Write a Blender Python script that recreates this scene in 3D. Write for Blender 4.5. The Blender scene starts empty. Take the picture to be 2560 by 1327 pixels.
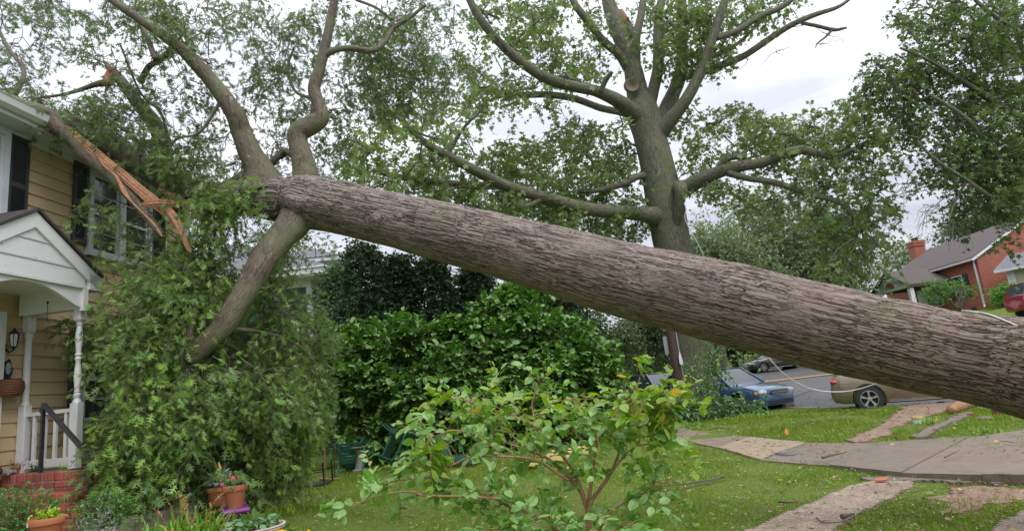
import bpy, math, random
import numpy as np
from mathutils import Vector, Matrix
random.seed(7); RNG = np.random.default_rng(7)
PI = math.pi
sc = bpy.context.scene
COL = sc.collection

# ------------------------------------------------------------------ camera
FPX, PITCH, ROLL = 1550.0, math.radians(11.5), math.radians(6.0)
CAMZ = 1.6
W_, H_ = 2560.0, 1327.0
_F = np.array([0, math.cos(PITCH), math.sin(PITCH)])
_r0 = np.array([1.0, 0, 0]); _u0 = np.array([0, -math.sin(PITCH), math.cos(PITCH)])
_R = math.cos(ROLL) * _r0 - math.sin(ROLL) * _u0
_U = math.sin(ROLL) * _r0 + math.cos(ROLL) * _u0
CAM = np.array([0, 0, CAMZ])
cam_d = bpy.data.cameras.new("camera"); cam = bpy.data.objects.new("camera", cam_d); COL.objects.link(cam)
cam_d.sensor_width = 36.0; cam_d.lens = 36.0 * FPX / W_; cam_d.clip_start = 0.05; cam_d.clip_end = 2000
cam.matrix_world = Matrix(((_R[0], _U[0], -_F[0], 0), (_R[1], _U[1], -_F[1], 0), (_R[2], _U[2], -_F[2], CAMZ), (0, 0, 0, 1)))
sc.camera = cam
sc.view_settings.view_transform = 'Standard'; sc.view_settings.look = 'None'
sc.view_settings.exposure = 0.25; sc.view_settings.gamma = 1.0

# ------------------------------------------------------------------ sky: an even overcast, brighter overhead
SUN_EL, SUN_AZ = math.radians(52), math.radians(140)
wd = bpy.data.worlds.new("World"); sc.world = wd; wd.use_nodes = True
nt = wd.node_tree; nt.nodes.clear()
def N(tree, typ, **kw):
    n = tree.nodes.new(typ)
    for k, v in kw.items():
        if hasattr(n, k): setattr(n, k, v)
        else: n.inputs[k].default_value = v
    return n
out = N(nt, 'ShaderNodeOutputWorld')
sky = N(nt, 'ShaderNodeTexSky', sky_type='NISHITA', sun_disc=False, sun_elevation=SUN_EL, sun_rotation=SUN_AZ)
bg_sky = N(nt, 'ShaderNodeBackground', Strength=0.10); nt.links.new(sky.outputs[0], bg_sky.inputs[0])
tc = N(nt, 'ShaderNodeTexCoord'); sep = N(nt, 'ShaderNodeSeparateXYZ'); nt.links.new(tc.outputs['Generated'], sep.inputs[0])
mp = N(nt, 'ShaderNodeMapping'); mp.inputs['Scale'].default_value = (1.3, 1.3, 5.0); mp.inputs['Rotation'].default_value = (0.0, 0.12, 0)
nt.links.new(tc.outputs['Generated'], mp.inputs[0])
nz = N(nt, 'ShaderNodeTexNoise', Scale=2.9, Detail=6.0, Roughness=0.55, Distortion=0.4); nt.links.new(mp.outputs[0], nz.inputs['Vector'])
cr = N(nt, 'ShaderNodeValToRGB'); nt.links.new(nz.outputs[0], cr.inputs[0])
cr.color_ramp.elements[0].position = 0.36; cr.color_ramp.elements[0].color = (0.49, 0.52, 0.60, 1)
cr.color_ramp.elements[1].position = 0.62; cr.color_ramp.elements[1].color = (0.73, 0.745, 0.79, 1)
gr = N(nt, 'ShaderNodeMapRange'); nt.links.new(sep.outputs['Z'], gr.inputs[0])
gr.inputs[1].default_value = 0.0; gr.inputs[2].default_value = 1.0; gr.inputs[3].default_value = 0.76; gr.inputs[4].default_value = 2.9
bg_cl = N(nt, 'ShaderNodeBackground'); nt.links.new(cr.outputs[0], bg_cl.inputs[0]); nt.links.new(gr.outputs[0], bg_cl.inputs[1])
mx = N(nt, 'ShaderNodeMixShader'); mx.inputs[0].default_value = 0.90
nt.links.new(bg_sky.outputs[0], mx.inputs[1]); nt.links.new(bg_cl.outputs[0], mx.inputs[2]); nt.links.new(mx.outputs[0], out.inputs[0])
sun_d = bpy.data.lights.new("sun", 'SUN'); sun_d.energy = 1.5; sun_d.angle = math.radians(35); sun_d.color = (1.0, 0.97, 0.92)
sun = bpy.data.objects.new("sun", sun_d); COL.objects.link(sun)
sun.rotation_euler = (PI / 2 - SUN_EL, 0, PI - SUN_AZ)

# ------------------------------------------------------------------ pixels to points
def ray(px, py):
    return _F + _R * ((px - W_ / 2) / FPX) + _U * ((H_ / 2 - py) / FPX)
def P(px, py, Y):
    d = ray(px, py); return CAM + d * (Y / d[1])
def S01(t):
    t = np.clip(t, 0, 1); return t * t * (3 - 2 * t)

def g(x, y):
    """ground height"""
    x = np.asarray(x, float); y = np.asarray(y, float)
    z = 0.28 * S01((y - 8.5) / 6.5)
    z = z + np.maximum(0, y - 23) * (0.030 + 0.016 * S01((x - 6) / 8))
    z = z + 2.6 * S01((x - 18) / 9.5) * S01((y - 22) / 12)
    z = z + 0.52 * S01((-1.4 - x) / 2.6) * S01((11.5 - y) / 4.0)
    z = z + 0.14 * S01((x - 5.2) / 2.0) * S01((11.5 - y) / 2.5) * S01((y - 6.3) / 1.2)
    return z
def G(px, py, lift=0.0):
    d = ray(px, py); t = CAMZ / max(1e-3, -d[2]) if d[2] < -1e-3 else 60.0
    lo, hi = 0.5, None
    tt = np.linspace(1, 120, 2400); pts = CAM[None] + d[None] * tt[:, None]
    below = pts[:, 2] < g(pts[:, 0], pts[:, 1]) + lift
    if not below.any(): p = pts[-1]; return p
    i = int(np.argmax(below)); a, b = tt[max(0, i - 1)], tt[i]
    for _ in range(25):
        m = (a + b) / 2; p = CAM + d * m
        if p[2] < g(p[0], p[1]) + lift: b = m
        else: a = m
    p = CAM + d * b; p[2] = float(g(p[0], p[1])) + lift; return p

# ------------------------------------------------------------------ numpy noise
def _h(ix, iy, iz, seed):
    n = (ix.astype(np.int64) * 374761393 + iy.astype(np.int64) * 668265263 + iz.astype(np.int64) * 2147483647 + seed * 1274126177) & 0xFFFFFFFF
    n = ((n ^ (n >> 13)) * 1274126177) & 0xFFFFFFFF
    n = n ^ (n >> 16)
    return (n & 0xFFFF) / 65535.0
def vnoise(p, seed=0):
    p = np.asarray(p, float); i = np.floor(p); f = p - i; f = f * f * (3 - 2 * f); r = 0
    for dx in (0, 1):
        for dy in (0, 1):
            for dz in (0, 1):
                w = (f[..., 0] if dx else 1 - f[..., 0]) * (f[..., 1] if dy else 1 - f[..., 1]) * (f[..., 2] if dz else 1 - f[..., 2])
                r = r + w * _h(i[..., 0] + dx, i[..., 1] + dy, i[..., 2] + dz, seed)
    return r
def fbm(p, o=3, seed=0):
    a, s, r = 0.5, 1.0, 0.0
    for k in range(o):
        r = r + a * vnoise(np.asarray(p) * s, seed + k); a *= 0.5; s *= 2.03
    return r / (1 - 0.5 ** o)

# ------------------------------------------------------------------ objects
def tag(o, label=None, cat=None, group=None, kind=None):
    if label: o['label'] = label
    if cat: o['category'] = cat
    if group: o['group'] = group
    if kind: o['kind'] = kind
    return o
def link(name, me, mat, parent=None):
    o = bpy.data.objects.new(name, me); COL.objects.link(o)
    if mat is not None:
        for m in (mat if isinstance(mat, (list, tuple)) else [mat]): me.materials.append(m)
    if parent is not None:
        o.parent = parent
        o.matrix_parent_inverse = Matrix.Identity(4)
    return o
def empty(name, label, cat, loc=(0, 0, 0), rot=(0, 0, 0), group=None):
    o = bpy.data.objects.new(name, None); COL.objects.link(o); o.location = [float(v) for v in loc]; o.rotation_euler = rot
    o.empty_display_size = 0.2
    bpy.context.view_layer.update()
    return tag(o, label, cat, group)
def mesh_np(name, V, F, mat, parent=None, smooth=True, attrs=None, fmat=None):
    """V (n,3) in WORLD (or parent-local when parent given with local=True); F list of arrays (k,3) / (k,4)"""
    V = np.asarray(V, np.float32)
    if parent is not None:   # world -> parent local
        M = np.array(parent.matrix_world.inverted()); V = (V @ M[:3, :3].T + M[:3, 3]).astype(np.float32)
    if not isinstance(F, (list, tuple)): F = [F]
    F = [np.asarray(f, np.int32) for f in F if len(f)]
    me = bpy.data.meshes.new(name)
    me.vertices.add(len(V)); me.vertices.foreach_set('co', V.ravel())
    li = np.concatenate([f.ravel() for f in F]); cnt = np.concatenate([np.full(len(f), f.shape[1], np.int32) for f in F])
    st = np.concatenate([[0], np.cumsum(cnt)[:-1]]).astype(np.int32)
    me.loops.add(len(li)); me.loops.foreach_set('vertex_index', li)
    me.polygons.add(len(cnt)); me.polygons.foreach_set('loop_start', st)
    me.polygons.foreach_set('use_smooth', np.full(len(cnt), smooth, bool))
    if fmat is not None: me.polygons.foreach_set('material_index', np.asarray(fmat, np.int32))
    me.update(calc_edges=True)
    for k, a in (attrs or {}).items():
        a = np.asarray(a, np.float32)
        if a.ndim == 1:
            at = me.attributes.new(k, 'FLOAT', 'POINT'); at.data.foreach_set('value', a)
        else:
            at = me.attributes.new(k, 'FLOAT_VECTOR', 'POINT'); at.data.foreach_set('vector', a.ravel())
    return link(name, me, mat, parent)

class MB:
    """collects boxes, tubes, lathes in LOCAL coordinates of the parent"""
    def __init__(s): s.V = []; s.F4 = []; s.F3 = []; s.n = 0; s.A = []; s.sm = []
    def add(s, V, F4=None, F3=None, a=0.0):
        V = np.asarray(V, float).reshape(-1, 3)
        if F4 is not None and len(F4): s.F4.append(np.asarray(F4, int) + s.n)
        if F3 is not None and len(F3): s.F3.append(np.asarray(F3, int) + s.n)
        s.V.append(V); s.A.append(np.full(len(V), a)); s.n += len(V)
    def box(s, c, d, R=None, a=0.0, bev=0.0):
        c = np.asarray(c, float); d = np.asarray(d, float) / 2
        if bev > 0:
            b = min(bev, d.min() * 0.9); vs = []
            for sx in (-1, 1):
                for sy in (-1, 1):
                    for sz in (-1, 1):
                        vs += [(sx * d[0], sy * (d[1] - b), sz * (d[2] - b)), (sx * (d[0] - b), sy * d[1], sz * (d[2] - b)), (sx * (d[0] - b), sy * (d[1] - b), sz * d[2])]
            v = np.array(vs)
            def id(sx, sy, sz, k): return ((sx > 0) * 4 + (sy > 0) * 2 + (sz > 0)) * 3 + k
            f4 = []; f3 = []
            for ax in range(3):
                for sg in (-1, 1):
                    o = [a_ for a_ in range(3) if a_ != ax]; q = []
                    for (p, r) in ((-1, -1), (1, -1), (1, 1), (-1, 1)):
                        t = [0, 0, 0]; t[ax] = sg; t[o[0]] = p; t[o[1]] = r; q.append(id(*t, ax))
                    f4.append(q)
            for ax in range(3):
                o = [a_ for a_ in range(3) if a_ != ax]
                for p in (-1, 1):
                    for r in (-1, 1):
                        t0 = [0, 0, 0]; t0[o[0]] = p; t0[o[1]] = r; t1 = list(t0); t0[ax] = -1; t1[ax] = 1
                        f4.append([id(*t0, o[0]), id(*t1, o[0]), id(*t1, o[1]), id(*t0, o[1])])
            for sx in (-1, 1):
                for sy in (-1, 1):
                    for sz in (-1, 1): f3.append([id(sx, sy, sz, 0), id(sx, sy, sz, 1), id(sx, sy, sz, 2)])
        else:
            v = np.array([(x, y, z) for x in (-1, 1) for y in (-1, 1) for z in (-1, 1)], float) * d
            f4 = [(0, 1, 3, 2), (4, 6, 7, 5), (0, 4, 5, 1), (2, 3, 7, 6), (0, 2, 6, 4), (1, 5, 7, 3)]; f3 = []
        if R is not None: v = v @ np.array(R).T
        s.add(v + c, f4, f3, a)
    def bar(s, p, q, w, h=None, a=0.0, up=(0, 0, 1)):
        p = np.asarray(p, float); q = np.asarray(q, float); h = h or w
        t = q - p; L = np.linalg.norm(t); t = t / L; u = np.asarray(up, float)
        if abs(t @ u) > 0.98: u = np.array([1.0, 0, 0])
        b = np.cross(t, u); b /= np.linalg.norm(b); n = np.cross(b, t)
        s.box((p + q) / 2, (L, w, h), R=np.array([t, b, n]).T, a=a)
    def tube(s, pts, rad, m=8, a=0.0, cap=True):
        pts = np.asarray(pts, float); K = len(pts); rad = np.broadcast_to(np.asarray(rad, float), (K,))
        V, F = sweep(pts, rad, m); b0 = s.n; s.add(V, F, None, a)
        if cap:
            for r0, c in ((0, pts[0]), ((K - 1) * m, pts[-1])):
                base = s.n; s.add([c], None, None, a)
                s.F3.append(np.array([(base, b0 + r0 + i, b0 + r0 + (i + 1) % m) for i in range(m)]))
    def lathe(s, prof, c=(0, 0, 0), m=24, a=0.0, R=None, jit=0.0):
        prof = np.asarray(prof, float); th = np.arange(m) * 2 * PI / m; K = len(prof)
        V = np.stack([prof[:, None, 0] * np.cos(th), prof[:, None, 0] * np.sin(th), np.repeat(prof[:, 1:2], m, 1)], -1).reshape(-1, 3)
        F = [(k * m + i, k * m + (i + 1) % m, (k + 1) * m + (i + 1) % m, (k + 1) * m + i) for k in range(K - 1) for i in range(m)]
        if R is not None: V = V @ np.array(R).T
        s.add(V + np.asarray(c, float), F, None, a)
    def poly(s, pts, th, a=0.0):
        """extrude polygon (3D, planar) along vector th, ear-free fan (convex) """
        pts = np.asarray(pts, float); n = len(pts); th = np.asarray(th, float)
        V = np.concatenate([pts, pts + th]); F3 = []
        for i in range(1, n - 1): F3 += [(0, i + 1, i), (n, n + i, n + i + 1)]
        F4 = [(i, (i + 1) % n, n + (i + 1) % n, n + i) for i in range(n)]
        s.add(V, F4, F3, a)
    def sphere(s, c, r, m=12, k=8, a=0.0, sc_=(1, 1, 1)):
        ph = np.linspace(0, PI, k + 1); prof = np.stack([np.sin(ph) * 1.0 + 1e-4, -np.cos(ph)], 1) * r
        th = np.arange(m) * 2 * PI / m
        V = np.stack([prof[:, None, 0] * np.cos(th), prof[:, None, 0] * np.sin(th), np.repeat(prof[:, 1:2], m, 1)], -1).reshape(-1, 3) * np.array(sc_)
        F = [(q * m + i, q * m + (i + 1) % m, (q + 1) * m + (i + 1) % m, (q + 1) * m + i) for q in range(k) for i in range(m)]
        s.add(V + np.asarray(c, float), F, None, a)
    def build(s, name, mat, parent=None, smooth=False, world=False):
        V = np.concatenate(s.V); A = np.concatenate(s.A)
        F = []
        if s.F4: F.append(np.concatenate(s.F4))
        if s.F3: F.append(np.concatenate(s.F3))
        if parent is not None and not world:
            M = np.array(parent.matrix_world); V = V @ M[:3, :3].T + M[:3, 3]
        o = mesh_np(name, V, F, mat, parent, smooth, {'cv': A})
        if smooth: o.data.set_sharp_from_angle(angle=math.radians(38))
        return o

def frames(pts):
    K = len(pts); T = np.gradient(pts, axis=0); T /= np.linalg.norm(T, axis=1)[:, None] + 1e-9
    n = np.zeros((K, 3)); u = np.array([0, 0, 1.0]) if abs(T[0, 2]) < 0.9 else np.array([1.0, 0, 0])
    n[0] = u - T[0] * (u @ T[0]); n[0] /= np.linalg.norm(n[0])
    for i in range(1, K):
        v = n[i - 1] - T[i] * (n[i - 1] @ T[i]); n[i] = v / (np.linalg.norm(v) + 1e-9)
    return T, n, np.cross(T, n)
def sweep(pts, rad, m):
    T, n, b = frames(pts); K = len(pts); th = np.arange(m) * 2 * PI / m
    V = pts[:, None] + rad[:, None, None] * (np.cos(th)[None, :, None] * n[:, None] + np.sin(th)[None, :, None] * b[:, None])
    i = np.arange(m); k = np.arange(K - 1)[:, None] * m
    F = np.stack([k + i, k + (i + 1) % m, k + m + (i + 1) % m, k + m + i], -1).reshape(-1, 4)
    return V.reshape(-1, 3), F
def spline(pts, n):
    """Catmull-Rom through rows of pts (any dims), n samples per span length-proportional overall"""
    pts = np.asarray(pts, float); P_ = np.vstack([2 * pts[0] - pts[1], pts, 2 * pts[-1] - pts[-2]])
    L = np.linalg.norm(np.diff(pts[:, :3], axis=0), axis=1); tot = L.sum(); out = []
    for i in range(len(pts) - 1):
        k = max(1, int(round(n * L[i] / tot))); t = np.arange(k) / k; t = t[:, None]
        a, b, c, d = P_[i], P_[i + 1], P_[i + 2], P_[i + 3]
        out.append(0.5 * ((2 * b) + (-a + c) * t + (2 * a - 5 * b + 4 * c - d) * t ** 2 + (-a + 3 * b - 3 * c + d) * t ** 3))
    out.append(pts[-1:]); return np.vstack(out)
def limb_path(rows):
    """rows (px, py, rpx, Y) -> (x,y,z,r)"""
    r = []
    for px, py, rp, Y in rows:
        p = P(px, py, Y); r.append([*p, rp / FPX * Y * 1.02])
    return np.array(r)
def bark_tube(name, rows, mat, parent, n=80, m=24, lump=0.08, seed=0, flare=0.0, cap=True, world_rows=None, lf=2.2):
    Q = spline(limb_path(rows) if world_rows is None else np.asarray(world_rows, float), n)
    pts, rad = Q[:, :3], Q[:, 3].copy()
    T, nn, b = frames(pts); K = len(pts); th = np.arange(m) * 2 * PI / m
    s = np.concatenate([[0], np.cumsum(np.linalg.norm(np.diff(pts, axis=0), axis=1))])
    dirs = np.cos(th)[None, :, None] * nn[:, None] + np.sin(th)[None, :, None] * b[:, None]
    rr = np.repeat(rad[:, None], m, 1)
    q = pts[:, None] + dirs * rr[..., None]
    nz_ = fbm(q * lf / max(0.25, rad.mean() * 3), 3, seed) - 0.5
    rr = rr * (1 + lump * 2 * nz_)
    V = pts[:, None] + dirs * rr[..., None]
    A = np.stack([rr * np.cos(th), rr * np.sin(th), np.repeat(s[:, None], m, 1) + seed * 3.7], -1)
    i = np.arange(m); k = np.arange(K - 1)[:, None] * m
    F4 = np.stack([k + i, k + (i + 1) % m, k + m + (i + 1) % m, k + m + i], -1).reshape(-1, 4)
    V = V.reshape(-1, 3); A = A.reshape(-1, 3); F3 = []
    if cap:
        V = np.vstack([V, pts[:1], pts[-1:]]); A = np.vstack([A, [0, 0, s[0]], [0, 0, s[-1]]])
        F3 = [(K * m, (j + 1) % m, j) for j in range(m)] + [(K * m + 1, (K - 1) * m + j, (K - 1) * m + (j + 1) % m) for j in range(m)]
    o = mesh_np(name, V, [F4, np.array(F3)] if cap else [F4], mat, parent, True, {'bk': A})
    return o, Q
def batch_tubes(paths, rads, m=4, seed=0):
    """paths (N,K,3), rads (N,K)"""
    paths = np.asarray(paths, float); N_, K, _ = paths.shape
    T = np.gradient(paths, axis=1); T /= np.linalg.norm(T, axis=2, keepdims=True) + 1e-9
    u = np.where(np.abs(T[..., 2:3]) < 0.9, np.array([0, 0, 1.0]), np.array([1.0, 0, 0]))
    n = np.cross(T, u); n /= np.linalg.norm(n, axis=2, keepdims=True) + 1e-9; b = np.cross(T, n)
    th = np.arange(m) * 2 * PI / m
    V = paths[:, :, None] + rads[:, :, None, None] * (np.cos(th)[:, None] * n[:, :, None] + np.sin(th)[:, None] * b[:, :, None])
    s = np.concatenate([np.zeros((N_, 1)), np.cumsum(np.linalg.norm(np.diff(paths, axis=1), axis=2), axis=1)], 1) + np.arange(N_)[:, None] * 0.37
    A = np.stack([rads[:, :, None] * np.cos(th), rads[:, :, None] * np.sin(th), np.repeat(s[:, :, None], m, 2)], -1)
    i = np.arange(m); k = np.arange(K - 1)[:, None] * m
    F = np.stack([k + i, k + (i + 1) % m, k + m + (i + 1) % m, k + m + i], -1).reshape(-1, 4)
    F = (F[None] + (np.arange(N_) * K * m)[:, None, None]).reshape(-1, 4)
    return V.reshape(-1, 3), F, A.reshape(-1, 3)
def unit(v): return v / (np.linalg.norm(v, axis=-1, keepdims=True) + 1e-9)
# ------------------------------------------------------------------ materials
def newmat(name):
    m = bpy.data.materials.new(name); m.use_nodes = True; t = m.node_tree; t.nodes.clear()
    o = N(t, 'ShaderNodeOutputMaterial'); b = N(t, 'ShaderNodeBsdfPrincipled'); t.links.new(b.outputs[0], o.inputs[0]); return m, t, b, o
def c4(c): return (c[0], c[1], c[2], 1)
def coords(t, kind='Object', scale=(1, 1, 1), attr=None):
    if attr: a = N(t, 'ShaderNodeAttribute', attribute_name=attr); src = a.outputs['Vector']
    else: a = N(t, 'ShaderNodeTexCoord'); src = a.outputs[kind]
    m = N(t, 'ShaderNodeMapping'); m.inputs['Scale'].default_value = scale; t.links.new(src, m.inputs[0]); return m.outputs[0]
def noise(t, vec, scale, detail=4, rough=0.55, dist=0.0):
    n = N(t, 'ShaderNodeTexNoise', Scale=scale, Detail=detail, Roughness=rough, Distortion=dist); t.links.new(vec, n.inputs['Vector']); return n.outputs[0]
def ramp(t, fac, stops):
    r = N(t, 'ShaderNodeValToRGB'); e = r.color_ramp.elements
    while len(e) < len(stops): e.new(0.5)
    for k, (p, c) in enumerate(stops): e[k].position = p; e[k].color = c4(c) if not np.isscalar(c) else (c, c, c, 1)
    t.links.new(fac, r.inputs[0]); return r.outputs[0]
def mixc(t, fac, a, b, mode='MIX'):
    m = N(t, 'ShaderNodeMix', data_type='RGBA', blend_type=mode)
    for k, v in ((0, fac), (6, a), (7, b)):
        if isinstance(v, bpy.types.NodeSocket): t.links.new(v, m.inputs[k])
        else: m.inputs[k].default_value = v if np.isscalar(v) else c4(v)
    return m.outputs[2]
def math_(t, op, a, b=None, c=None):
    m = N(t, 'ShaderNodeMath', operation=op)
    for k, v in enumerate((a, b, c)):
        if v is None: continue
        if isinstance(v, bpy.types.NodeSocket): t.links.new(v, m.inputs[k])
        else: m.inputs[k].default_value = v
    return m.outputs[0]
def bump(t, b, h, strength=0.5, dist=0.01):
    n = N(t, 'ShaderNodeBump', Strength=strength, Distance=dist); t.links.new(h, n.inputs['Height']); t.links.new(n.outputs[0], b.inputs['Normal']); return n
def pm(name, c1, c2=None, scale=8.0, rough=0.6, bumpd=0.0, metal=0.0, c3=None, stretch=(1, 1, 1), spec=0.5, coat=0.0, dirt=None):
    m, t, b, o = newmat(name); b.inputs['Roughness'].default_value = rough; b.inputs['Metallic'].default_value = metal
    b.inputs['Specular IOR Level'].default_value = spec; b.inputs['Coat Weight'].default_value = coat; b.inputs['Coat Roughness'].default_value = 0.04
    v = coords(t, scale=stretch); n = noise(t, v, scale, 5, 0.6)
    c2 = c2 or tuple(x * 0.75 for x in c1)
    col = ramp(t, n, [(0.35, c1), (0.65, c2)])
    if c3 is not None:
        n2 = noise(t, v, scale * 3.3, 4, 0.65); col = mixc(t, ramp(t, n2, [(0.60, 0.0), (0.70, 1.0)]), col, c3)
    if dirt is not None:
        n3 = noise(t, v, 1.3, 4, 0.7); col = mixc(t, ramp(t, n3, [(0.45, 0.0), (0.75, 0.6)]), col, dirt)
    t.links.new(col, b.inputs['Base Color'])
    if bumpd > 0: bump(t, b, n, 0.8, bumpd)
    return m

def bark_mat(name, ridge=(0.30, 0.245, 0.215), crack=(0.035, 0.026, 0.02), mid=(0.17, 0.13, 0.105), moss=(0.10, 0.12, 0.055),
             sx=12.0, sz=1.6, disp=0.0, bd=0.012, moss_amt=0.35, lichen=(0.42, 0.42, 0.36), crackw=0.055, warp=1.3, smooth_amt=0.55, base_brown=False):
    m, t, b, o = newmat(name); b.inputs['Roughness'].default_value = 0.68; b.inputs['Specular IOR Level'].default_value = 0.4
    v = coords(t, attr='bk'); vs = coords(t, attr='bk', scale=(sx, sx, sz))
    # warp
    w = N(t, 'ShaderNodeTexNoise', Scale=3.0, Detail=3.0); t.links.new(v, w.inputs['Vector'])
    wv = N(t, 'ShaderNodeVectorMath', operation='MULTIPLY_ADD'); t.links.new(w.outputs['Color'], wv.inputs[0]); wv.inputs[1].default_value = (warp * 1.6, warp * 1.6, warp); t.links.new(vs, wv.inputs[2])
    def ridged(scale, det, off):
        a = N(t, 'ShaderNodeVectorMath', operation='ADD'); t.links.new(wv.outputs[0], a.inputs[0]); a.inputs[1].default_value = (off, off, off)
        n = noise(t, a.outputs[0], scale, det, 0.5)
        return math_(t, 'ABSOLUTE', math_(t, 'SUBTRACT', n, 0.5))
    r1 = ridged(1.0, 2.0, 0.0); r2 = ridged(2.1, 2.0, 11.3)
    k1 = ramp(t, r1, [(0.0, 0.0), (crackw, 1.0)]); k2 = ramp(t, r2, [(0.0, 0.35), (crackw * 0.8, 1.0)])
    plates = math_(t, 'MULTIPLY', k1, k2)
    smo = noise(t, coords(t, attr='bk', scale=(1.6, 1.6, 0.8)), 1.3, 4, 0.6); plates = math_(t, 'MAXIMUM', plates, ramp(t, smo, [(0.50, 0.0), (0.66, smooth_amt)]))
    fine = noise(t, coords(t, attr='bk', scale=(1, 1, 0.35)), 70.0, 4, 0.7)
    big = noise(t, v, 1.6, 4, 0.6)
    col = mixc(t, fine, mid, ridge); col = mixc(t, ramp(t, big, [(0.3, 0.0), (0.7, 0.55)]), col, mid)
    col = mixc(t, plates, crack, col)
    ln = noise(t, v, 9.0, 5, 0.7); col = mixc(t, math_(t, 'MULTIPLY', ramp(t, ln, [(0.60, 0.0), (0.70, 0.8)]), plates), col, lichen)
    mn = noise(t, v, 2.3, 5, 0.75); col = mixc(t, ramp(t, mn, [(0.62 - 0.25 * moss_amt, 0.0), (0.80 - 0.2 * moss_amt, 0.85)]), col, moss)
    if base_brown:                                                  # older bark towards the root end is browner
        sp = N(t, 'ShaderNodeSeparateXYZ'); t.links.new(v, sp.inputs[0]); mr = N(t, 'ShaderNodeMapRange'); t.links.new(sp.outputs['Z'], mr.inputs[0]); mr.inputs[1].default_value = 2.0; mr.inputs[2].default_value = 8.5; mr.inputs[3].default_value = 0.62; mr.inputs[4].default_value = 0.0
        col = mixc(t, mr.outputs[0], col, mixc(t, 1.0, col, (0.72, 0.60, 0.50), 'MULTIPLY'))
    t.links.new(col, b.inputs['Base Color'])
    h = math_(t, 'ADD', math_(t, 'MULTIPLY', plates, 0.75), math_(t, 'MULTIPLY', fine, 0.35))
    bump(t, b, h, 1.0, bd)
    if disp > 0:
        d = N(t, 'ShaderNodeDisplacement', Scale=disp, Midlevel=0.6); t.links.new(plates, d.inputs['Height']); t.links.new(d.outputs[0], o.inputs['Displacement'])
        m.displacement_method = 'BOTH'
    return m

def leaf_mat(name, c1, c2, under=None, rough=0.42, trans=0.30, yellow=None, ymin=0.94, spec=0.5):
    m, t, b, o = newmat(name); b.inputs['Roughness'].default_value = rough; b.inputs['Specular IOR Level'].default_value = spec
    a = N(t, 'ShaderNodeAttribute', attribute_name='lv'); r = a.outputs['Fac']
    col = mixc(t, r, c1, c2)
    if yellow is not None: col = mixc(t, math_(t, 'GREATER_THAN', math_(t, 'FRACT', math_(t, 'MULTIPLY', r, 17.31)), ymin), col, yellow)
    if under is not None:
        gm = N(t, 'ShaderNodeNewGeometry'); col = mixc(t, math_(t, 'MULTIPLY', gm.outputs['Backfacing'], 0.75), col, under)
    t.links.new(col, b.inputs['Base Color'])
    tr = N(t, 'ShaderNodeBsdfTranslucent'); t.links.new(mixc(t, 1.0, col, (1.35, 1.45, 0.6), 'MULTIPLY'), tr.inputs[0])
    mxn = N(t, 'ShaderNodeMixShader'); mxn.inputs[0].default_value = trans
    t.links.new(b.outputs[0], mxn.inputs[1]); t.links.new(tr.outputs[0], mxn.inputs[2]); t.links.new(mxn.outputs[0], o.inputs[0]); return m

M = {}
M['oak_bark'] = bark_mat('grey oak bark', ridge=(0.34, 0.282, 0.25), mid=(0.225, 0.18, 0.155), crack=(0.10, 0.075, 0.058), sx=27.0, sz=0.95, disp=0.013, bd=0.006, moss_amt=0.40, moss=(0.16, 0.165, 0.08), crackw=0.040, warp=0.75, smooth_amt=0.7, base_brown=True)
M['limb_bark'] = bark_mat('oak limb bark', ridge=(0.22, 0.165, 0.125), mid=(0.12, 0.088, 0.066), crack=(0.05, 0.036, 0.027), sx=26.0, sz=4.5, bd=0.006, moss_amt=0.75, moss=(0.15, 0.17, 0.085))
M['smooth_bark'] = bark_mat('grey green bark of standing tree', ridge=(0.27, 0.24, 0.185), mid=(0.15, 0.135, 0.10), crack=(0.05, 0.042, 0.03), sx=11.0, sz=3.0, bd=0.02, moss_amt=0.95, moss=(0.135, 0.15, 0.075), lichen=(0.36, 0.38, 0.30))
M['twig'] = pm('twig bark', (0.085, 0.065, 0.05), (0.14, 0.115, 0.09), 9, 0.8)
M['split'] = pm('fresh split wood', (0.48, 0.25, 0.14), (0.32, 0.14, 0.075), 22, 0.7, 0.012, stretch=(1, 1, 1), c3=(0.60, 0.38, 0.23))
M['cutwood'] = pm('old sawn wood', (0.36, 0.20, 0.10), (0.22, 0.12, 0.065), 12, 0.8, 0.01)
M['oak_leaf'] = leaf_mat('pin oak leaf', (0.065, 0.150, 0.028), (0.180, 0.310, 0.062), under=(0.25, 0.35, 0.17), trans=0.32)
M['oak_leaf_dark'] = leaf_mat('pin oak leaf high', (0.065, 0.130, 0.035), (0.145, 0.245, 0.070), under=(0.18, 0.25, 0.13), trans=0.30)
M['oak_leaf_bright'] = leaf_mat('pin oak leaf lime', (0.15, 0.30, 0.040), (0.29, 0.46, 0.085), under=(0.26, 0.38, 0.14), trans=0.38)  # brighter oak leaf colour, paints lime highlights into the hanging mass
M['maple_leaf'] = leaf_mat('broad leaf', (0.065, 0.130, 0.030), (0.185, 0.290, 0.075), under=(0.21, 0.28, 0.13), trans=0.36)
M['right_leaf'] = leaf_mat('right tree leaf', (0.060, 0.125, 0.030), (0.150, 0.255, 0.065), under=(0.12, 0.18, 0.08), trans=0.34)
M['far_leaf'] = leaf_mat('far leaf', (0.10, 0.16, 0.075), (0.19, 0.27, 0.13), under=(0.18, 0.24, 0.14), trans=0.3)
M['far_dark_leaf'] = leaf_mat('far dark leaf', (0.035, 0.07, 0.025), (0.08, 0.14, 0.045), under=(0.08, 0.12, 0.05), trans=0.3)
M['laurel'] = leaf_mat('glossy laurel leaf', (0.055, 0.165, 0.016), (0.165, 0.350, 0.045), under=(0.20, 0.32, 0.12), rough=0.30, trans=0.16, yellow=(0.45, 0.20, 0.05), ymin=0.994)
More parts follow.
